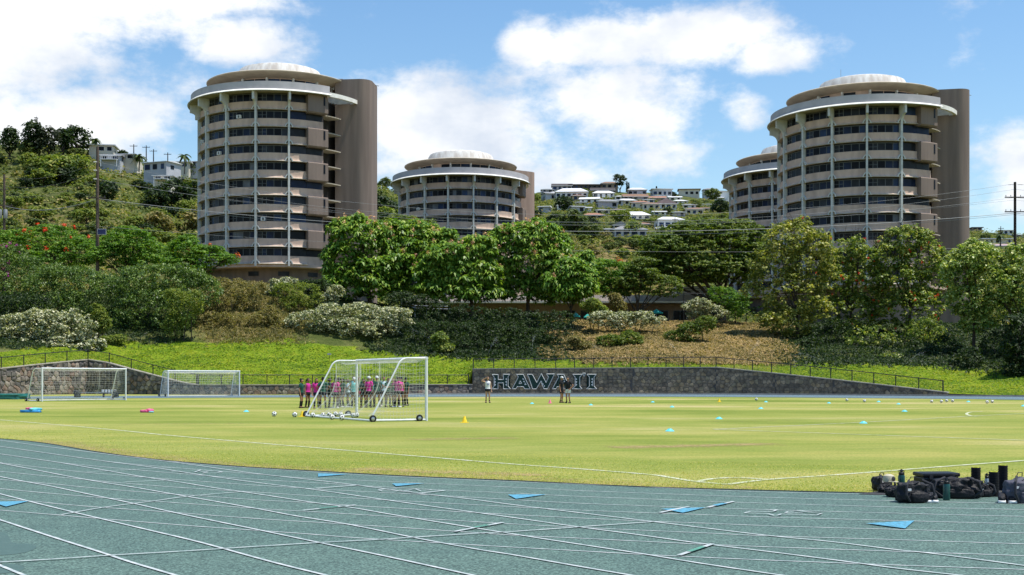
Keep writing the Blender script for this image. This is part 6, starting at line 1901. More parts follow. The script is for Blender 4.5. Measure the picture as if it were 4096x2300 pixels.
def shoes(x, y, dx, label):
    p = gpos(x, y)
    for k in range(2):
        t = thing('running_shoe', label + (', left shoe' if k == 0 else ', right shoe'), 'shoe', (p.x + dx * k, p.y + .0, p.z), R(160 + 12 * k), 'running shoes beside the track')
        b = MB()
        b.add([], [])
        so_ = blob_mesh('sole', (.10, .28, .045), 4, 3, .03, 1.5, pw=.7); link('sole', so_, t, M_sole)
        u = blob_mesh('upper', (.095, .26, .11), 7, 3, .06, 1.6, pw=.4)
        for v in u.vertices:
            if v.co.y > .0: v.co.z *= 1 - .35 * min(1, v.co.y / .1)
        link('upper', u, t, M_nyl, (0, -.005, .03))
        b = MB(); b.lathe([(.034, .075), (.038, .12), (.030, .122), (.026, .08)], 14, c=(0, -.07, 0)); b.build('collar', M_strap, t, True)
        for q in range(3):
            b = MB(); b.tube([(-.03, .0 + q * .03, .105 - q * .012), (.03, .0 + q * .03, .105 - q * .012)], .004, 4); b.build('lace', M_whitep, t)
backpack(300, 560, (.27, .24, .24), 'black backpack lying on the grass at the left of the bags', 11, M_nyl, .4)
backpack(370, 600, (.22, .18, .14), 'low black pouch bag under the khaki cap', 12, M_nyl, .1, straps=False, patch=False)
p = gpos(455, 590)
t = thing('khaki_cap', 'khaki cap with dark badge resting on the black pouch bag', 'cap', (p.x - .02, p.y + .03, p.z + .145), .5)
b = MB(); b.lathe([(.085, 0), (.088, .04), (.07, .085), (.03, .105), (0, .108)], 18); b.build('crown', M_khaki, t, True)
bl = [(math.cos(a) * .085, -.06 - math.sin(a) * .09) for a in [PI * k / 8 for k in range(9)]]
b = MB(); b.add([(x, y, .0) for x, y in bl] + [(x, y, .008) for x, y in bl], [tuple(range(9)), tuple(range(17, 8, -1))] + [(i, i + 1, i + 10, i + 9) for i in range(8)]); b.build('brim', M_khaki, t)
b = MB(); b.lathe([(0, .012), (.032, .004), (.034, 0)], 12); bo = b.build('badge', M_strap, t, loc=(0, -.088, .045)); bo.rotation_euler = (R(80), 0, 0)
bottle(622, 540, .275, .05, 'dark green water bottle standing behind the small duffel')
backpack(545, 665, (.30, .20, .17), 'small black duffel beside the rear bottle', 13, M_nyl, -.1, straps=False, patch=False, amp=.2)
backpack(790, 745, (.44, .32, .31), 'large black backpack in front, with loose straps', 14, M_nyl, .25, .05, amp=.2)
shoes(1045, 748, .066, 'black and white running shoes by the large backpack')
p = gpos(1260, 620)
t = thing('equipment_case', 'hard black equipment case with flat lid behind the soft bag', 'case', (p.x, p.y, p.z), .12)
b = MB(); b.box((0, .16, .115), (.52, .34, .23)); b.build('case_body', M_cap_, t, bevel=.02)
b = MB(); b.box((0, .16, .262), (.54, .36, .055)); b.build('lid', M_cap_, t, bevel=.02)
for x in (-.16, .16):
    b = MB(); b.box((x, -.022, .235), (.05, .018, .06)); b.build('latch', M_strap, t)
backpack(1470, 675, (.66, .36, .30), 'big slumped black bag in front of the equipment case', 15, M_nyl, -.15, amp=.3, patch=False)
backpack(1730, 660, (.30, .26, .19), 'crumpled black bag at the right of the slumped one', 16, M_nyl, .3, straps=False, amp=.3, patch=False)
bottle(1340, 715, .285, .046, 'dark green water bottle standing in front of the slumped bag')
backpack(1900, 655, (.24, .24, .2), 'small black bag between the foam rollers', 17, M_nyl, .2, amp=.25)
roller(1808, 580, .34, 'left foam roller, behind the small bag')
roller(2095, 655, .33, 'front foam roller, standing nearest the track')
roller(2240, 565, .36, 'tallest foam roller at the back right')
bottle(1985, 570, .24, .034, 'silver metal bottle between the foam rollers', M_rim)
shoes(2222, 758, .118, 'black and white running shoes by the grey backpack')
backpack(2500, 750, (.42, .34, .37), 'grey backpack with padded straps at the right edge', 18, M_nyl2, .2, .1, amp=.14)

# ------------------------------------------------------------------ utility poles and wires
M_pole = pm('pole_wood', (.13, .095, .075), (.08, .06, .05), 3, .95, bump=.4, bscale=12)
M_poled = pm('pole_wood_dark', (.05, .035, .03), (.03, .022, .02), 3, .95)
M_wire = pm('wire', (.30, .31, .32), None, rough=.5)
M_wired = pm('wire_dark', (.12, .12, .13), None, rough=.5)
M_ins = pm('insulator', (.10, .09, .09), None, rough=.3)
def pole(px, py_top, D, r, label, arms=(), m=None, base_y=None):
    p = at(px, py_top, D); g = zat(p.x, p.y) if base_y is None else at(px, base_y, D).z
    t = thing('utility_pole', label, 'pole', (p.x, p.y, g), 0, 'wooden utility poles'); h = p.z - g
    b = MB(); b.tube([(0, 0, -.5), (0, 0, h * .5), (0, 0, h)], [r * 1.15, r, r * .85], 9); b.build('mast', m or M_pole, t, True)
    for (py, hw) in arms:
        z = at(px, py, D).z - g
        b = MB(); b.box((0, -r - .05, z), (hw * 2, .12, .14)); a = b.build('crossarm', m or M_pole, t)
        for k in (-.9, -.45, .45, .9):
            b = MB(); b.lathe([(0, .26), (.05, .24), (.06, .16), (.03, .14), (.06, .10), (.03, .07), (.02, 0)], 8, c=(k * hw, -r - .05, z + .07)); b.build('insulator', M_ins, a)
    return t
P1 = pole(390, 588, 185, .24, 'tall near utility pole with solar panel left of the tall tower', ((793, 1.3),))
P1.location.z
zl = lambda py, D: CH + (HY - py) / F * D
b = MB(); b.box((.75, -.35, zl(928, 185) - P1.location.z), (1.2, .05, .75)); sp = b.build('solar_panel', glass('solar', (.05, .06, .16), .2), P1); 
b = MB(); b.box((.75, -.335, zl(928, 185) - P1.location.z), (1.3, .03, .85)); b.build('panel_frame', M_whitem, sp)
b = MB(); b.box((.42, -.3, zl(1019, 185) - P1.location.z), (.5, .3, .45)); b.build('meter_box', M_greym, P1, bevel=.03)
for py in (649, 682, 717):
    b = MB(); b.tube([(-.5, -.25, zl(py, 185) - P1.location.z), (0, -.25, zl(py, 185) - P1.location.z)], .06, 6); b.build('bracket', M_whitem, P1)
P0 = pole(17, 698, 225, .22, 'utility pole with grey transformers at the left edge', ((823, 1.6), (760, .8)))
for x in (-.55, .45):
    b = MB(); b.lathe([(0, .85), (.3, .82), (.34, .7), (.34, -.7), (.28, -.8), (0, -.8)], 14, c=(x, -.55, zl(858, 225) - P0.location.z)); b.build('transformer', M_greym, P0, True)
PRt = pole(4060, 728, 172, .2, 'dark utility pole with insulator strings at the right edge', ((790, 1.5), (848, 1.5)), M_poled)
for py in (740, 791):
    for s in (-1, 1):
        b = MB(); z = zl(py, 172) - PRt.location.z
        for k in range(5): b.lathe([(.02, .03), (.10, 0), (.02, -.03)], 8, c=(s * (.35 + k * .16), -.2, z))
        b.build('insulator_string', M_ins, PRt)
for px, yt, yb, lab in ((535, 577, 640, 'short pole with wide crossarm on the left ridge'), (585, 582, 640, 'second pole along the left ridge'), (614, 597, 650, 'third pole along the left ridge'), (671, 610, 660, 'fourth pole along the left ridge, before the palm')):
    D = 400; g = at(px, yb, D).z
    pole(px, yt, D, .16, lab, ((yt + 8, 1.2),), M_poled, yb)
for px, yt, yb, D, lab in ((2700, 868, 935, 430, 'dark pole before the white two-storey house'), (2646, 895, 935, 430, 'pole left of the white two-storey house'), (2619, 803, 870, 560, 'slim pole among the houses in the middle of the hill'), (4003, 905, 985, 430, 'pale pole among the houses at far right'), (2112, 1010, 1100, 240, 'slim pole right of the middle tower')):
    pole(px, yt, D, .14, lab, ((yt + 10, 1.0),), M_poled, yb)
def wire(a, c, sag, label, r=.028, m=None, n=28):
    a = Vector(a); c = Vector(c)
    b = MB(); pts = []
    for k in range(n + 1):
        t_ = k / n; p = a.lerp(c, t_); p.z -= sag * 4 * t_ * (1 - t_); pts.append(p - a)
    b.tube(pts, r, 4)
    o = b.build('power_line', m or M_wire, None, loc=tuple(a)); tag(o, label, 'power line', 'overhead wires')
WR = [(648, 735, 6.0, .015), (682, 757, 6.0, .015), (717, 790, 5.2, .015), (722, 800, 4.6, .012), (795, 852, 3.6, .032), (800, 858, 3.9, .018), (905, 985, 2.0, .012)]
for k, (ya, yc, sg, r) in enumerate(WR):
    nm = ('highest', 'second highest', 'third', 'fourth', 'thick fifth', 'sixth', 'lowest')[k]
    wire(at(392, ya, 185), at(4060, yc, 172), sg, '%s overhead wire crossing in front of the towers' % nm, r)
    wire(at(388, ya, 185), at(17, ya + 60 if k < 4 else 823, 225), 1.2, '%s overhead wire from the near pole to the left edge' % nm, r, None if k == 4 else M_wired, 12)
    wire(at(4060, yc, 172), at(4800, yc - 20, 168), 1.0, '%s overhead wire leaving the right-hand pole' % nm, r, None, 8)
# ------------------------------------------------------------------ hillside houses
M_hw = [pm('house_white', (.78, .78, .78), (.64, .64, .66), .4, .85), pm('house_cream', (.66, .61, .51), (.55, .5, .41), .4, .85), pm('house_grey', (.48, .49, .52), (.38, .39, .42), .4, .85), pm('house_tan', (.38, .30, .23), (.31, .25, .19), .4, .85), pm('house_mauve', (.46, .42, .46), (.37, .34, .38), .4, .85), pm('house_dark', (.10, .08, .07), (.07, .06, .055), .4, .9)]
M_rf = [pm('roof_grey', (.26, .26, .27), (.20, .20, .21), .6, .9), pm('roof_white', (.74, .74, .74), (.6, .6, .62), .6, .85), pm('roof_brown', (.25, .15, .10), (.19, .115, .08), .6, .9), pm('roof_terracotta', (.34, .17, .11), (.26, .13, .09), .6, .9), pm('roof_dark', (.075, .065, .065), (.05, .045, .045), .6, .9), pm('roof_pink', (.40, .29, .29), (.32, .23, .23), .6, .9)]
HB = []
M_rail = pm('white_rail', (.7, .7, .7), None, rough=.6)
def house(px, py, wpx, hpx, kind, wm, rm, label, rot=0.0, rise=.28, depth=None, lanai=False, storeys=None, D=None, win=True, group='houses on the hillside'):
    """px, py: picture position of the middle of the house's foot"""
    D = D or solveD(px, py, 230)
    if D is None: D = interp(px, T_DR) - 4
    s = F / D
    w, h = wpx / s, hpx / s
    d = depth or max(7.0, w * .6)
    p = at(px, py, D)
    HB.append((px - wpx * .55, px + wpx * .55, py - hpx * 1.35, py - 2, D))
    t = thing('hillside_house', label, 'house', (p.x, p.y, p.z), R(rot), group)
    b = MB(); b.box((0, d / 2, h / 2 - 2.0), (w, d, h + 4.0)); wo_ = b.build('wall', M_hw[wm], t)
    o = .55; rh = w * rise * .5
    b = MB()
    x0, x1, y0, y1 = -w / 2 - o, w / 2 + o, -o, d + o
    if kind == 'hip':
        rr = min(w, d) * .42
        b.add([(x0, y0, h), (x1, y0, h), (x1, y1, h), (x0, y1, h), (x0 + rr, d / 2, h + rh), (x1 - rr, d / 2, h + rh)], [(0, 1, 5, 4), (1, 2, 5), (2, 3, 4, 5), (3, 0, 4), (3, 2, 1, 0)])
    elif kind == 'gable':
        b.add([(x0, y0, h), (x1, y0, h), (x1, y1, h), (x0, y1, h), (x0, d / 2, h + rh), (x1, d / 2, h + rh)], [(0, 1, 5, 4), (1, 2, 5), (2, 3, 4, 5), (3, 0, 4), (3, 2, 1, 0)])
    elif kind == 'front':     # gable end towards the viewer
        b.add([(x0, y0, h), (x1, y0, h), (x1, y1, h), (x0, y1, h), (0, y0, h + rh), (0, y1, h + rh)], [(0, 1, 4), (1, 2, 5, 4), (2, 3, 5), (3, 0, 4, 5), (3, 2, 1, 0)])
    else:
        b.box((0, d / 2, h + .18), (w + 1.4, d + 1.4, .32))
    rf = b.build('roof', M_rf[rm], t)
    if kind != 'flat':
        b = MB(); b.box((0, -o - .02, h - .08), (w + 2 * o, .08, .22)); b.build('gutter', M_rail, rf)
    st = storeys or (2 if h > 4.6 else 1)
    rs = random.Random(int(px * 7 + py))
    for q in range(st):
        z = h * (q + .55) / st
        n = max(2, int(w / 2.3))
        for k in range(n):
            if rs.random() < .12: continue
            x = -w / 2 + w * (k + .5) / n
            ww = rs.choice((1.0, 1.4, 1.7)); hh = min(1.4, h / st * .55)
            b = MB(); b.box((x, -.03, z), (ww + .2, .1, hh + .2)); f = b.build('window', M_rail if wm in (0, 1) else M_frame, t)
            b = MB(); b.box((x, -.075, z), (ww, .03, hh)); b.build('pane', rs.choice(GL[:4] + [GL[5]]), f)
        for sd in (-1, 1):
            b = MB(); b.box((sd * (w / 2 + .03), d * .4, z), (.1, 1.6, 1.1)); b.build('window', GL[0], t)
    if lanai:
        z = h / st if st > 1 else .2
        b = MB(); b.box((0, -.95, z), (w * .8, 1.9, .18)); ln = b.build('deck', M_rail, t)
        b = MB(); b.box((0, -1.85, z + .95), (w * .8, .07, .09)); b.build('handrail', M_rail, ln)
        for k in range(9):
            b = MB(); b.box((-w * .4 + w * .8 * k / 8, -1.85, z + .5), (.07, .07, .9)); b.build('baluster', M_rail, ln)
        for sd in (-1, 1):
            b = MB(); b.box((sd * w * .39, -1.8, z / 2 - 1), (.16, .16, z + 2)); b.build('stilt', M_rail, ln)
    return t
H6 = lambda x, y: (2100 + x * .3458, 700 + y * .3458)
G_l = 'houses on the left ridge'
house(405, 610, 95, 28, 'flat', 1, 1, 'pale flat-roofed house at the top of the left ridge', 8, D=392, group=G_l)
house(440, 643, 80, 22, 'gable', 2, 0, 'white low house with wide deck below the ridge-top house', 5, lanai=True, D=380, group=G_l)
house(505, 640, 66, 24, 'hip', 1, 0, 'white two-storey house in the middle of the left ridge', -5, D=385, group=G_l)
house(620, 690, 110, 42, 'gable', 2, 1, 'long white two-storey apartment house left of the tall tower', -22, D=372, rise=.12, group=G_l)
house(650, 722, 70, 20, 'hip', 1, 1, 'small pavilion with pale roof below the long white house', 0, lanai=True, D=355, group=G_l)
house(720, 672, 70, 22, 'flat', 1, 1, 'low pale house beside the ridge palm', 0, D=405, group=G_l)
house(790, 665, 60, 20, 'gable', 2, 0, 'grey roof peeping beside the tall tower on the left ridge', 0, D=408, group=G_l)
TAB = [
 (430, 185, 200, 50, 'gable', 4, 4, 'dark mauve house at the upper left of the middle hillside', 0, False), (260, 205, 120, 30, 'hip', 4, 0, 'small dark house beside the middle tower', 0, False),
 (700, 165, 330, 40, 'flat', 5, 4, 'long dark flat-roofed house on the skyline', 0, False), (980, 170, 170, 60, 'hip', 3, 2, 'brown hip-roofed house on the skyline beside the round trees', 0, False), (900, 225, 240, 40, 'gable', 5, 4, 'dark-walled house under the skyline', 0, False),
 (540, 280, 330, 70, 'hip', 0, 1, 'big white-roofed house at the left of the middle hillside', -4, False), (320, 300, 150, 70, 'gable', 2, 0, 'grey house with sloping roof next to the big white-roofed one', 18, False), (620, 300, 130, 50, 'hip', 3, 3, 'tan house with terracotta roof behind the big white one', 0, False),
 (910, 270, 220, 50, 'hip', 0, 1, 'white house with a broad balcony in the upper middle', 0, True), (740, 340, 190, 50, 'gable', 0, 1, 'white gabled house lower left of the balcony house', -10, False), (640, 360, 110, 36, 'hip', 1, 0, 'small cream house left of the white gabled one', 0, False),
 (1300, 250, 190, 65, 'hip', 4, 1, 'mauve house with pale hip roof under the cypresses', 0, True), (1590, 265, 200, 80, 'flat', 2, 1, 'grey flat-roofed modern house on the skyline', 5, True), (1900, 255, 210, 70, 'flat', 1, 2, 'cream box-shaped house with dark windows on the skyline', -5, False), (2150, 215, 140, 40, 'hip', 2, 0, 'grey pavilion-roofed house at the right end of the skyline', 0, False), (2300, 225, 120, 28, 'flat', 0, 1, 'low white house against the hidden tower', 0, False),
 (1280, 300, 250, 40, 'gable', 4, 2, 'mauve house with brown gable roof in mid hill', 0, False), (1520, 310, 190, 36, 'gable', 3, 3, 'terracotta-roofed house below the grey modern house', 0, False), (1180, 350, 190, 45, 'hip', 1, 1, 'cream house with white hip roof in the very middle', 0, False), (960, 390, 200, 70, 'hip', 4, 0, 'mauve-grey house with low hip roof left of the cream one', 6, False), (1330, 385, 180, 55, 'hip', 1, 3, 'cream house with terracotta hip roof', -6, False),
 (1060, 350, 130, 45, 'gable', 2, 0, 'grey gabled house between the mauve and cream ones', 0, False), (1460, 410, 180, 60, 'hip', 1, 2, 'tan-roofed cream house left of the pink-roofed one', 0, False), (1630, 400, 230, 55, 'front', 0, 5, 'white house with pink gable roof', 8, False), (1800, 335, 150, 28, 'hip', 0, 1, 'small white roof among the trees right of centre', 0, False),
 (2150, 370, 190, 22, 'flat', 0, 1, 'long low white roof at the right among trees', 0, False), (1960, 470, 180, 60, 'hip', 1, 2, 'cream house beside the dark pole on the right slope', 0, False), (1120, 245, 0, 0, None, 0, 0, '', 0, 0),
 (790, 510, 220, 38, 'hip', 3, 3, 'dark house with orange-brown roof lower left', 0, False), (1260, 520, 330, 45, 'hip', 1, 1, 'cream low house with long white hip roof in the lower middle', 0, True), (620, 440, 130, 60, 'gable', 2, 0, 'grey narrow house behind the big round tree', 10, False), (215, 440, 110, 60, 'gable', 2, 1, 'grey-white house by the edge of the middle tower', -10, False),
 (1690, 640, 270, 100, 'hip', 0, 1, 'white two-storey house with pale hip roof low on the hill', 6, True), (1220, 730, 330, 80, 'hip', 2, 0, 'nearest grey hip-roofed house with a white bay window', 0, False), (1110, 655, 150, 60, 'front', 2, 0, 'grey gabled house rising behind the nearest hip roof', 0, False), (960, 690, 150, 50, 'hip', 4, 0, 'small grey house left of the nearest hip-roofed house', 0, False), (1350, 610, 190, 36, 'hip', 3, 3, 'brown-roofed house behind the nearest hip-roofed house', 0, False), (1620, 655, 150, 30, 'gable', 0, 1, 'white carport roof left of the white two-storey house', 0, False)]
TAB += [(350, 245, 120, 34, 'hip', 0, 1, 'small white house high on the left of the middle hillside', 0, False), (820, 325, 130, 36, 'gable', 1, 0, 'small cream gable between the balcony house and the white gabled one', 0, False), (1110, 290, 120, 34, 'hip', 0, 1, 'little white house under the dark skyline tree', 0, False), (1430, 330, 120, 36, 'hip', 0, 0, 'little grey-roofed white house in mid hill', 0, False), (1740, 300, 130, 34, 'gable', 0, 1, 'white gable between the two box-shaped skyline houses', 0, False), (1900, 390, 140, 36, 'hip', 0, 0, 'white house right of the pink-roofed one', 0, False), (2060, 430, 130, 36, 'gable', 1, 2, 'cream gable among the right-hand trees', 0, False), (1780, 480, 130, 40, 'hip', 4, 0, 'mauve house left of the dark pole', 0, False), (2240, 300, 120, 30, 'hip', 0, 1, 'tiny white house near the hidden tower', 0, False), (450, 400, 140, 40, 'hip', 0, 1, 'white house above the round dark tree', 0, False), (1560, 470, 130, 36, 'gable', 0, 1, 'white gable below the pink-roofed house', 0, False), (900, 455, 140, 40, 'hip', 1, 0, 'cream house below the mauve-grey one', 0, False), (1080, 445, 130, 36, 'hip', 0, 2, 'white house with brown roof below the cream middle one', 0, False), (700, 420, 120, 34, 'gable', 0, 1, 'white gable left of the mauve-grey house', 0, False)]
for (x, y, w, h, k, wm, rm, lab, rot, ln) in TAB:
    if not k: continue
    px, py = H6(x, y)
    house(px, py, w * .3458 * 1.12, h * .3458 * 1.25, k, wm, rm, lab, rot, .30 if k in ('hip', 'gable') else .5, None, ln, group='houses on the middle hillside')
H9 = lambda x, y: (3900 + x * .3111, 650 + y * .3111)
for (x, y, w, h, k, wm, rm, lab, rot) in ((430, 930, 130, 60, 'gable', 0, 0, 'white-grey house on the right-hand ridge beside the dark pole', 0), (290, 1045, 380, 60, 'flat', 1, 1, 'long low pale-roofed house at far right', 0), (360, 1130, 330, 60, 'hip', 1, 5, 'house with blue panels and reddish roof at far right', 0), (30, 870, 120, 30, 'flat', 3, 4, 'dark flat house at the edge of the big right tower', 0), (600, 970, 140, 40, 'gable', 2, 0, 'grey roof behind the right-hand utility pole', 0)):
    px, py = H9(x, y)
    house(px, py, w * .3111, h * .3111, k, wm, rm, lab, rot, .22, None, False, group='houses on the right ridge')

# ------------------------------------------------------------------ hillside trees
def unit_bush(seed, lobes, nc, nl, L, flat=.8, asp=.6, upn=.6):
    V, p, nn = clumps(lobes, nc, nl, .30, L, L * asp, seed, flat=flat, upn=upn, shell=(.7, 1.0))
    return quads_mesh('crown', V)
def stem_mesh():
    b = MB(); b.tube([(0, 0, -.6), (0, 0, .1), (.05, 0, .6)], [.09, .07, .04], 6)
    for a in (0, 2.1, 4.2): b.tube([(.02, 0, .3), (.35 * math.cos(a), .35 * math.sin(a), .8)], [.045, .02], 5)
    m = b.mesh('trunk', True); m.materials.append(M_bark); return m
STEM = stem_mesh()
BUSH = []
for k in range(6):
    rs = random.Random(k + 90)
    lb = [(0, 0, .75, .7, .7, .55)] + [(rs.uniform(-.5, .5), rs.uniform(-.5, .5), rs.uniform(.5, 1.0), rs.uniform(.4, .6), rs.uniform(.4, .6), rs.uniform(.35, .5)) for _ in range(4)]
    BUSH.append(unit_bush(k + 300, lb, 120, 12, .22))
TALL = []
for k in range(3):
    rs = random.Random(k + 190)
    lb = [(0, 0, 1.5, .6, .6, .6)] + [(rs.uniform(-.4, .4), rs.uniform(-.4, .4), rs.uniform(.8, 1.7), rs.uniform(.35, .55), rs.uniform(.35, .55), rs.uniform(.4, .55)) for _ in range(5)]
    TALL.append(unit_bush(k + 400, lb, 130, 12, .22))
def hill_tree(px, py, r, lm, label, group, tall=False, D=None, name='hillside_bush', cat='bush', squash=1.0):
    D = D or solveD(px, py, 228)
    if D is None: D = interp(px, T_DR)
    X = (px - CX) / F * D
    if cat == 'bush':      # keep the house fronts clear
        rp_ = r * .8 * F / D; tp = r * 1.25 * squash * F / D
        for (a, c, y0, y1, hd) in HB:
            if D < hd + 3 and a < px + rp_ * .8 and c > px - rp_ * .8 and py - tp < y1 - (y1 - y0) * .25 and py > y0: return None
    t = thing(name, label, cat, (X, D, zat(X, D) - .1), random.uniform(0, 6.28), group)
    t.scale = (r, r, r * squash)
    c = link('crown', random.choice(TALL if tall else BUSH), t); omat(c, LF[lm])
    link('trunk', STEM, t)
    return t
rs = random.Random(77)
# left hill
for k in range(130):
    px = rs.uniform(-150, 800); yr = interp(px, T_YR)
    py = yr + 14 + (1040 - yr) * rs.random() ** .85
    if 330 < px < 720 and 600 < py < 735 and rs.random() < .8: continue
    lm_ = rs.choices(['hill', 'hillb', 'koa', 'dark'], [5, 5, 2, 2])[0]
    hill_tree(px, py, rs.uniform(1.5, 4.0) * (1.15 if py < 760 else .85), lm_, {'hill': 'olive green', 'hillb': 'bright yellow-green', 'koa': 'feathery green', 'dark': 'dark green'}[lm_] + ' bush on the %s part of the left hill' % ('upper' if py < 720 else ('middle' if py < 860 else 'lower')), 'bushes on the left hill', squash=rs.uniform(.6, .95))
# right of the tall tower and behind the middle tower
for k in range(18):
    px = rs.uniform(1480, 1640); yr = interp(px, T_YR); py = yr + (1000 - yr) * rs.random()
    hill_tree(px, py, rs.uniform(2, 5), rs.choice(['hill', 'dark', 'hillb']), 'green bush on the slope between the two left-hand towers', 'bushes between the towers')
# middle hill: between houses
for k in range(170):
    px = rs.uniform(2130, 2960); yr = interp(px, T_YR)
    py = yr + 6 + (1000 - yr) * rs.random()
    lm_ = rs.choices(['hill', 'hillb', 'dark', 'koa'], [6, 4, 3, 1])[0]
    hill_tree(px, py, rs.uniform(1.4, 3.6), lm_, {'hill': 'olive green', 'hillb': 'bright green', 'koa': 'feathery green', 'dark': 'dark green'}[lm_] + ' garden bush among the %s hillside houses' % ('skyline' if py < 800 else ('middle' if py < 880 else 'lowest')), 'greenery among the hillside houses', squash=rs.uniform(.7, 1.0))
for k in range(34):
    px = rs.uniform(2230, 2780); py = rs.uniform(960, 1110)
    hill_tree(px, py, rs.uniform(1.2, 2.8), rs.choices(['ochre', 'koa', 'hill'], [4, 3, 2])[0], 'dry olive bush on the brown slope below the houses', 'bushes on the brown slope', squash=rs.uniform(.6, .9))
for k in range(26):
    px = rs.uniform(3840, 4200); yr = interp(px, T_YR); py = yr + (1090 - yr) * rs.random()
    hill_tree(px, py, rs.uniform(1.8, 4), rs.choice(['hill', 'dark', 'hillb']), 'green bush among the houses at the far right', 'bushes at the far right')
# larger named trees on the hills
NT = [(40, 640, 8.0, 'dark', 'dark rounded tree at the left end of the ridge', True), (135, 640, 9.5, 'dark', 'big dark tree below the tallest conifer', True), (200, 640, 8.0, 'pine', 'blue-green tree right of the tallest conifer', True), (310, 620, 9.5, 'dark', 'broad dark umbrella-shaped tree on the ridge', False), (250, 620, 7.0, 'dark', 'dark tree left of the umbrella-shaped one', True), (215, 730, 8.5, 'hillb', 'bright green spreading tree below the ridge', False), (300, 720, 7.5, 'hillb', 'second bright green tree below the ridge', False),
      (490, 620, 4.0, 'dark', 'dark round tree beside the ridge houses', False), (700, 830, 9.0, 'dark', 'large dark tree against the tall tower, left side', False), (760, 700, 6.0, 'hill', 'olive round tree touching the tall tower', False), (620, 840, 7.0, 'dark', 'dark tree left of the large one by the tower', False), (430, 810, 6.0, 'dark', 'dark shrubby tree right of the near pole', False), (640, 950, 6.5, 'ochre', 'loose-leaved brownish tree below the hill', False), (780, 930, 7.0, 'ochre', 'loose-leaved olive tree leaning to the tall tower', False),
      (1540, 720, 5.0, 'hill', 'tree on the ridge right of the tall tower', False), (1545, 900, 9.0, 'dark', 'large dark tree between the tall and middle towers', False),
      (2300, 945, 9.5, 'hill', 'big round tree in front of the middle hillside houses', False), (2360, 960, 6.0, 'hill', 'second round tree beside the big one', False), (2260, 845, 7.5, 'dark', 'round dark tree left of the grey narrow house', False), (2480, 770, 8.5, 'dark', 'large dark tree on the skyline left of the cypresses', True), (2850, 805, 8.0, 'hill', 'rounded tree right of the box-shaped skyline house', False), (2880, 860, 8.0, 'dark', 'dark tree beside the hidden tower', False), (2540, 950, 6.5, 'hillb', 'light green tree left of the white two-storey house', False), (2480, 900, 6.5, 'hillb', 'bright tree below the long white hip roof', False)]
for (px, py, r, lm, lab, tl) in NT:
    hill_tree(px, py, r * (.54 if tl else .62), lm, lab, None, tl, name='hillside_tree', cat='tree')
# conifers
def conifer(px, py_top, py_base, D, label, wfrac=.22, lm='pine', slim=False):
    p = at(px, py_base, D); h = (py_base - py_top) / F * D
    t = thing('conifer_tree', label, 'tree', (p.x, p.y, p.z))
    b = MB(); b.tube([(0, 0, -.5), (0, 0, h)], .2, 6, r2=.03); b.build('trunk', M_bark, t)
    g = np.random.default_rng(int(px)); C = []; Nn = []; T = []
    tiers = 16 if not slim else 22
    for k in range(tiers):
        z = h * (.12 + .86 * k / tiers); rr = h * wfrac * (1 - k / tiers) ** .8 + .15
        for q in range(7 if not slim else 10):
            a = g.uniform(0, 6.28)
            for w in np.linspace(.25, 1, 5):
                C.append((rr * w * math.cos(a), rr * w * math.sin(a), z + (.12 if not slim else .35) * rr * w)); Nn.append((g.normal() * .4, g.normal() * .4, 1)); T.append((math.cos(a), math.sin(a), .2))
    C = np.array(C); V = leaf_quads(C, np.array(Nn), np.array(T), g.uniform(.5, 1.0, len(C)) * (1 if not slim else .7), g.uniform(.25, .5, len(C)), .1)
    link('crown', quads_mesh('crown', V), t, LF[lm])
conifer(145, 462, 600, 400, 'tallest slim conifer standing on the left ridge', .16)
conifer(284, 494, 590, 398, 'conifer behind the umbrella-shaped ridge tree', .2)
conifer(252, 514, 600, 396, 'shorter conifer left of the umbrella-shaped tree', .22)
conifer(2508, 724, 775, 690, 'left pencil cypress on the skyline', .07, 'dark', True)
conifer(2515, 728, 775, 690, 'right pencil cypress on the skyline', .07, 'dark', True)
conifer(2626, 744, 775, 690, 'short pencil cypress further right on the skyline', .08, 'dark', True)
def palm(px, py_top, py_base, D, label, fr=2.6, n=16):
    p = at(px, py_base, D); h = (py_base - py_top) / F * D
    t = thing('palm_tree', label, 'tree', (p.x, p.y, p.z))
    b = MB(); b.tube([(0, 0, -.5), (.1, 0, h * .5), (0, 0, h)], [.26, .18, .15], 7); b.build('trunk', M_bark2, t, True)
    g = random.Random(int(px))
    for k in range(n):
        a = 2 * PI * k / n + g.uniform(-.2, .2); up = g.uniform(-.3, .9)
        b = MB(); pts = []
        for q in range(6):
            u = q / 5; pts.append((fr * u * math.cos(a), fr * u * math.sin(a), h + up * fr * u - fr * .95 * u * u))
        vs = []; fs = []
        for q, pp in enumerate(pts):
            wv = .42 * math.sin(PI * (.15 + .85 * q / 5)) + .05
            sx, sy = -math.sin(a) * wv, math.cos(a) * wv
            vs += [(pp[0] + sx, pp[1] + sy, pp[2] - .25 * wv), pp, (pp[0] - sx, pp[1] - sy, pp[2] - .25 * wv)]
        for q in range(5):
            i = q * 3; fs += [(i, i + 1, i + 4, i + 3), (i + 1, i + 2, i + 5, i + 4)]
        b.add(vs, fs); b.build('frond', LF['dark'] if k % 3 else LF['hill'], t)
palm(738, 622, 690, 395, 'tall palm standing alone left of the tall tower')
palm(556, 625, 680, 385, 'palm in front of the long white ridge house', 2.8)
palm(380, 560, 620, 392, 'palm beside the ridge-top house', 2.4)
palm(4000, 940, 1000, 430, 'palm among the far right houses', 2.0)
palm(2345, 905, 960, 430, 'palm below the dark orange-roofed house', 2.2)

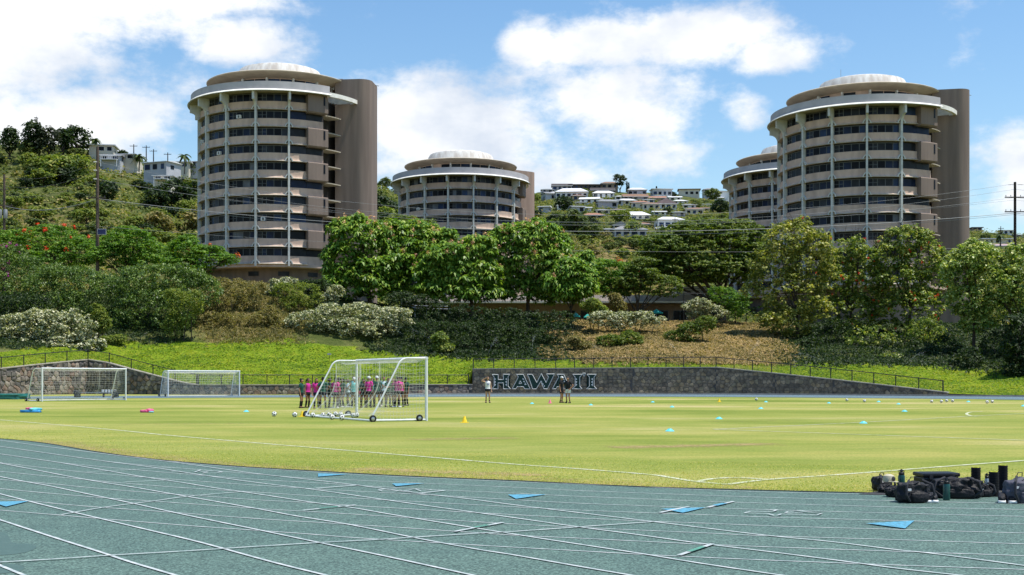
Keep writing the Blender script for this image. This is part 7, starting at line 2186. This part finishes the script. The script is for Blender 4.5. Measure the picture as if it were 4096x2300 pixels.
# ------------------------------------------------------------------ ground cover
def tufts(name, n, region, lm, L, Wd, seed, blades=5, label='', up=1.0, spread=.12, soft=200, nup=.5):
    g = np.random.default_rng(seed); C = []
    pts = []
    while len(pts) < n:
        px = g.uniform(region[0], region[1]); D = g.uniform(region[2], region[3])
        e = min(1.0, (px - region[0]) / soft, (region[1] - px) / soft) + .55 * mnoise.noise(Vector((px * .006, D * .09, seed)))
        if g.random() > e: n -= .5; continue
        pts.append((px, D))
    P = np.array(pts); z = elev(P[:, 0], P[:, 1])
    X = (P[:, 0] - CX) / F * P[:, 1]
    y = HY - (z - CH) / P[:, 1] * F
    dw = np.interp(P[:, 0], [a for a, _ in T_DW], [b for _, b in T_DW])
    ok = (P[:, 1] > dw + .5)
    lawn = np.interp(P[:, 0], [a for a, _ in LAWN], [b for _, b in LAWN]) + g.normal(size=len(P)) * 9
    if lm == 'lawn': ok &= (y > lawn) & ~((P[:, 0] > 2300) & (P[:, 0] < 3100) & (g.random(len(P)) < .3))
    else: ok &= (y < lawn + 6)
    # follow the sheet's own relief
    nz = np.array([mnoise.noise(Vector((a * .35, b_ * .35, 0))) * .22 + mnoise.noise(Vector((a * .09, b_ * .09, 4))) * .5 for a, b_ in zip(X, P[:, 1])])
    nz *= np.clip((P[:, 1] - dw - .12) / 6, 0, 1)
    base = np.stack([X, P[:, 1], z + nz], 1)[ok]
    k = len(base)
    C = np.repeat(base, blades, 0) + g.normal(size=(k * blades, 3)) * np.array([spread, spread, 0])
    t = unit(g.normal(size=(k * blades, 3)) * .55 + np.array([0, 0, up]))
    nrm = unit(g.normal(size=(k * blades, 3)) * (.9 if nup < 1 else .45) + np.array([0, -.2, nup]))
    Ls = L * g.uniform(.6, 1.4, k * blades)
    V = leaf_quads(C + t * Ls[:, None] * .4, nrm, t, Ls, Wd * g.uniform(.7, 1.3, k * blades), .25)
    o = link(name, quads_mesh(name, V), None, LF[lm]); tag(o, label, name.split('_')[-1], kind='stuff')
tufts('lawn_grass', 90000, (-200, 4300, 118, 166), 'lawn', .18, .15, 5, 3, 'lush bright green ground cover on the bank', .15, .2, 60, 1.6)
tufts('dry_grass', 22000, (2150, 3200, 140, 178), 'dry', .55, .12, 6, 4, 'dry straw-coloured grass on the bank above the lettered wall', nup=1.1)
tufts('rough_grass', 11000, (760, 1250, 148, 178), 'ochre', .5, .10, 7, 4, 'rough olive and straw grass on the left bank')
tufts('painted_shade_grass', 18000, (1450, 2380, 144, 178), 'dark', .38, .2, 8, 4, 'near-black grass tufts painting in the shade under the blossoming trees')  # tuft colour darkened to stand for the tree shade on the bank
tufts('wild_grass', 14000, (3050, 4250, 128, 178), 'dark', .4, .15, 9, 4, 'wild grass coloured near-black for the shade under the right-hand trees')  # dark leaf colour paints in the shade beneath these trees
tufts('weedy_grass', 9000, (-200, 800, 140, 178), 'dark', .4, .14, 10, 4, 'weedy ground cover below the vine thicket')
# scrub over the hills, one mass
g = np.random.default_rng(12)
n = 21000
px = np.concatenate([g.uniform(-500, 1750, n // 2), g.uniform(2050, 4600, n - n // 2)])
D = 228 + (g.random(n) ** 1.15) * 430
dr = np.interp(px, [a for a, _ in T_DR], [b for _, b in T_DR])
ok = D < dr + 5; px, D = px[ok], D[ok]
z = elev(px, D); X = (px - CX) / F * D
base = np.stack([X, D, z + .2], 1)
nl = 13
C = np.repeat(base, nl, 0); d = rnd_dirs(len(C), g); d[:, 2] = np.abs(d[:, 2])
rr = np.repeat(.5 + 1.6 * g.random(len(base)) ** 2, nl)[:, None]
V = leaf_quads(C + d * rr * np.array([1.3, 1.3, .9]), d + np.array([0, 0, .5]) + g.normal(size=d.shape) * .4, rnd_dirs(len(C), g), g.uniform(.5, 1.1, len(C)), g.uniform(.35, .8, len(C)), .1)
o = link('hillside_scrub', quads_mesh('hillside_scrub', V), None, LF['scrub']); tag(o, 'dense green scrub covering the hills', 'scrub', kind='stuff')

# ------------------------------------------------------------------ lawn sprinklers
M_spray = bpy.data.materials.new('water_spray'); M_spray.use_nodes = True
_t = M_spray.node_tree; _p = _t.nodes['Principled BSDF']; _p.inputs['Base Color'].default_value = (.9, .93, .95, 1); _p.inputs['Roughness'].default_value = .3
_p.inputs['Alpha'].default_value = .45
for k, (px, py, dx, hz, ln) in enumerate(((1955, 1430, 1.0, 2.0, 2.4), (2128, 1415, .25, 2.0, .6), (1740, 1390, -3.0, 2.0, 3.6), (2720, 1450, -1.2, 2.0, 1.6), (2990, 1452, 1.4, 2.2, 1.6), (3290, 1455, -3.0, .9, 3.6), (3620, 1475, 2.2, 1.6, 2.4), (2420, 1430, -1.6, 1.2, 1.8))):
    D = solveD(px, py, 128) or 146
    X = (px - CX) / F * D
    t = thing('sprinkler', 'lawn sprinkler with thin jet, %s' % ('first right of the wall end', 'second right of the wall end, upright plume', 'leftmost in the tree shade', 'in front of the dry slope', 'right of the dry slope', 'below the red-flowering trees', 'far right under the trees', 'left part of the dry slope')[k], 'sprinkler', (X, D, zat(X, D)), 0, 'lawn sprinklers on the bank')
    b = MB(); b.tube([(0, 0, -.1), (0, 0, .35)], .025, 6); b.lathe([(.03, 0), (.05, .04), (0, .09)], 8, c=(0, 0, .35)); b.build('head', M_fence, t)
    g = np.random.default_rng(k); m = 420
    u = g.random(m) ** .8
    P = np.stack([dx * u + g.normal(size=m) * .10 * u, g.normal(size=m) * .12 * u, .4 + hz * (u * 1.5 - u * u * .6) + g.normal(size=m) * .10 * u - (g.random(m) ** 3) * .5 * u], 1)
    V = leaf_quads(P, rnd_dirs(m, g), rnd_dirs(m, g), g.uniform(.015, .05, m), g.uniform(.012, .03, m), 0)
    stuff(link('water_jet', quads_mesh('water_jet', V), t, M_spray))

# ------------------------------------------------------------------ worn turf and grass blades at the track's edge
def wornmat():
    m = bpy.data.materials.new('worn_turf'); m.use_nodes = True
    t = m.node_tree; p = t.nodes['Principled BSDF']; p.inputs['Roughness'].default_value = .95; p.inputs['Specular IOR Level'].default_value = .05
    tcx = N(t, 'ShaderNodeTexCoord')
    def nz(sc, dt):
        n_ = N(t, 'ShaderNodeTexNoise'); n_.inputs['Scale'].default_value = sc; n_.inputs['Detail'].default_value = dt; n_.inputs['Roughness'].default_value = .7
        t.links.new(tcx.outputs['Object'], n_.inputs['Vector']); return n_.outputs['Fac']
    r = N(t, 'ShaderNodeValToRGB'); r.color_ramp.elements[0].position = .35; r.color_ramp.elements[0].color = (.27, .21, .085, 1); r.color_ramp.elements[1].position = .7; r.color_ramp.elements[1].color = (.52, .40, .21, 1)
    t.links.new(nz(9, 6), r.inputs[0]); t.links.new(r.outputs[0], p.inputs['Base Color'])
    a = N(t, 'ShaderNodeAttribute'); a.attribute_name = 'wear'
    f = MATH(t, 'MULTIPLY_ADD', MATH(t, 'SUBTRACT', nz(2.5, 7), .5), 1.5, a.outputs['Fac'])
    q = N(t, 'ShaderNodeMapRange'); q.interpolation_type = 'SMOOTHSTEP'; q.inputs['From Min'].default_value = .42; q.inputs['From Max'].default_value = 1.05; q.inputs['To Max'].default_value = .8
    t.links.new(f, q.inputs[0]); t.links.new(q.outputs[0], p.inputs['Alpha'])
    return m
M_worn = wornmat()
def worn(pts, w0, w1, z, nm='worn_turf', k=1.0):
    """soft-edged strip of worn turf along ground points, w0 to the left and w1 to the right"""
    V, A, Q = [], [], []
    P = [Vector(p) for p in pts]; m = len(P)
    for i, p in enumerate(P):
        t_ = (P[min(i + 1, m - 1)] - P[max(i - 1, 0)]).normalized(); n_ = Vector((-t_.y, t_.x, 0))
        e = min(1.0, i / 3, (m - 1 - i) / 3)
        for q, (o_, a_) in enumerate(((w0, 0), (w0 * .5, .55), (0, 1), (-w1 * .5, .55), (-w1, 0))):
            V.append((p.x + n_.x * o_, p.y + n_.y * o_, z)); A.append(a_ * e * k)
    for i in range(m - 1):
        for q in range(4):
            a = i * 5 + q; Q.append((a, a + 1, a + 6, a + 5))
    me = mesh_np(nm, V, Q)
    at_ = me.attributes.new('wear', 'FLOAT', 'POINT'); at_.data.foreach_set('value', np.array(A, dtype=np.float32))
    return link(nm, me, field, M_worn)
worn([p for p in edge if -16 < p.x < 4.5], 1.9, .05, .0046, k=.95)
worn([p for p in edge if 4.0 < p.x < 9], .8, .05, .0046, k=.7)
for pl, w, k in (([(2350, 1792), (2550, 1788), (2750, 1784), (2950, 1779), (3200, 1772)], 1.5, .9), ([(1550, 1762), (1750, 1757), (1950, 1753), (2200, 1750)], 1.8, .75), ([(350, 1700), (600, 1696), (850, 1695), (1100, 1690)], 2.0, .6), ([(2650, 1690), (3000, 1684), (3400, 1679)], 2.2, .55), ([(1100, 1662), (1500, 1660), (1900, 1655)], 2.5, .6), ([(1300, 1868), (1550, 1880), (1800, 1890), (2050, 1897), (2300, 1908)], .9, .95), ([(3300, 1800), (3600, 1795), (3900, 1790)], 1.2, .5), ([(2200, 1625), (2700, 1622), (3200, 1625)], 3.0, .55)):
    worn(catmull([ground(*q) for q in pl], 5), w, w, .0052, k=k)
LF['field'] = leafmat('field_blade', [(.0, (.11, .15, .025)), (.4, (.17, .205, .04)), (.75, (.23, .24, .06)), (1, (.33, .29, .12))], .3, .8, nscale=.6, namp=.6)
g = np.random.default_rng(31)
m = 70000
px = g.uniform(-100, 4200, m)
ey = np.interp(px, [a for a, _ in EDGE], [b_ for _, b_ in EDGE])
py = ey - 1.0 - (g.random(m) ** 2.4) * 110
D = CH * F / (py - HY); X = (px - CX) / F * D
C = np.stack([X, D, np.zeros(m)], 1)
tt = unit(g.normal(size=(m, 3)) * .7 + np.array([0, 0, 1.0])); Ls = g.uniform(.014, .034, m)
V = leaf_quads(C + tt * Ls[:, None] * .45, unit(g.normal(size=(m, 3)) * .6 + np.array([0, -.2, .9])), tt, Ls, g.uniform(.007, .014, m), .2)
o = link('field_grass', quads_mesh('field_grass', V), None, LF['field']); tag(o, 'short grass blades along the near edge of the field', 'grass', kind='stuff')
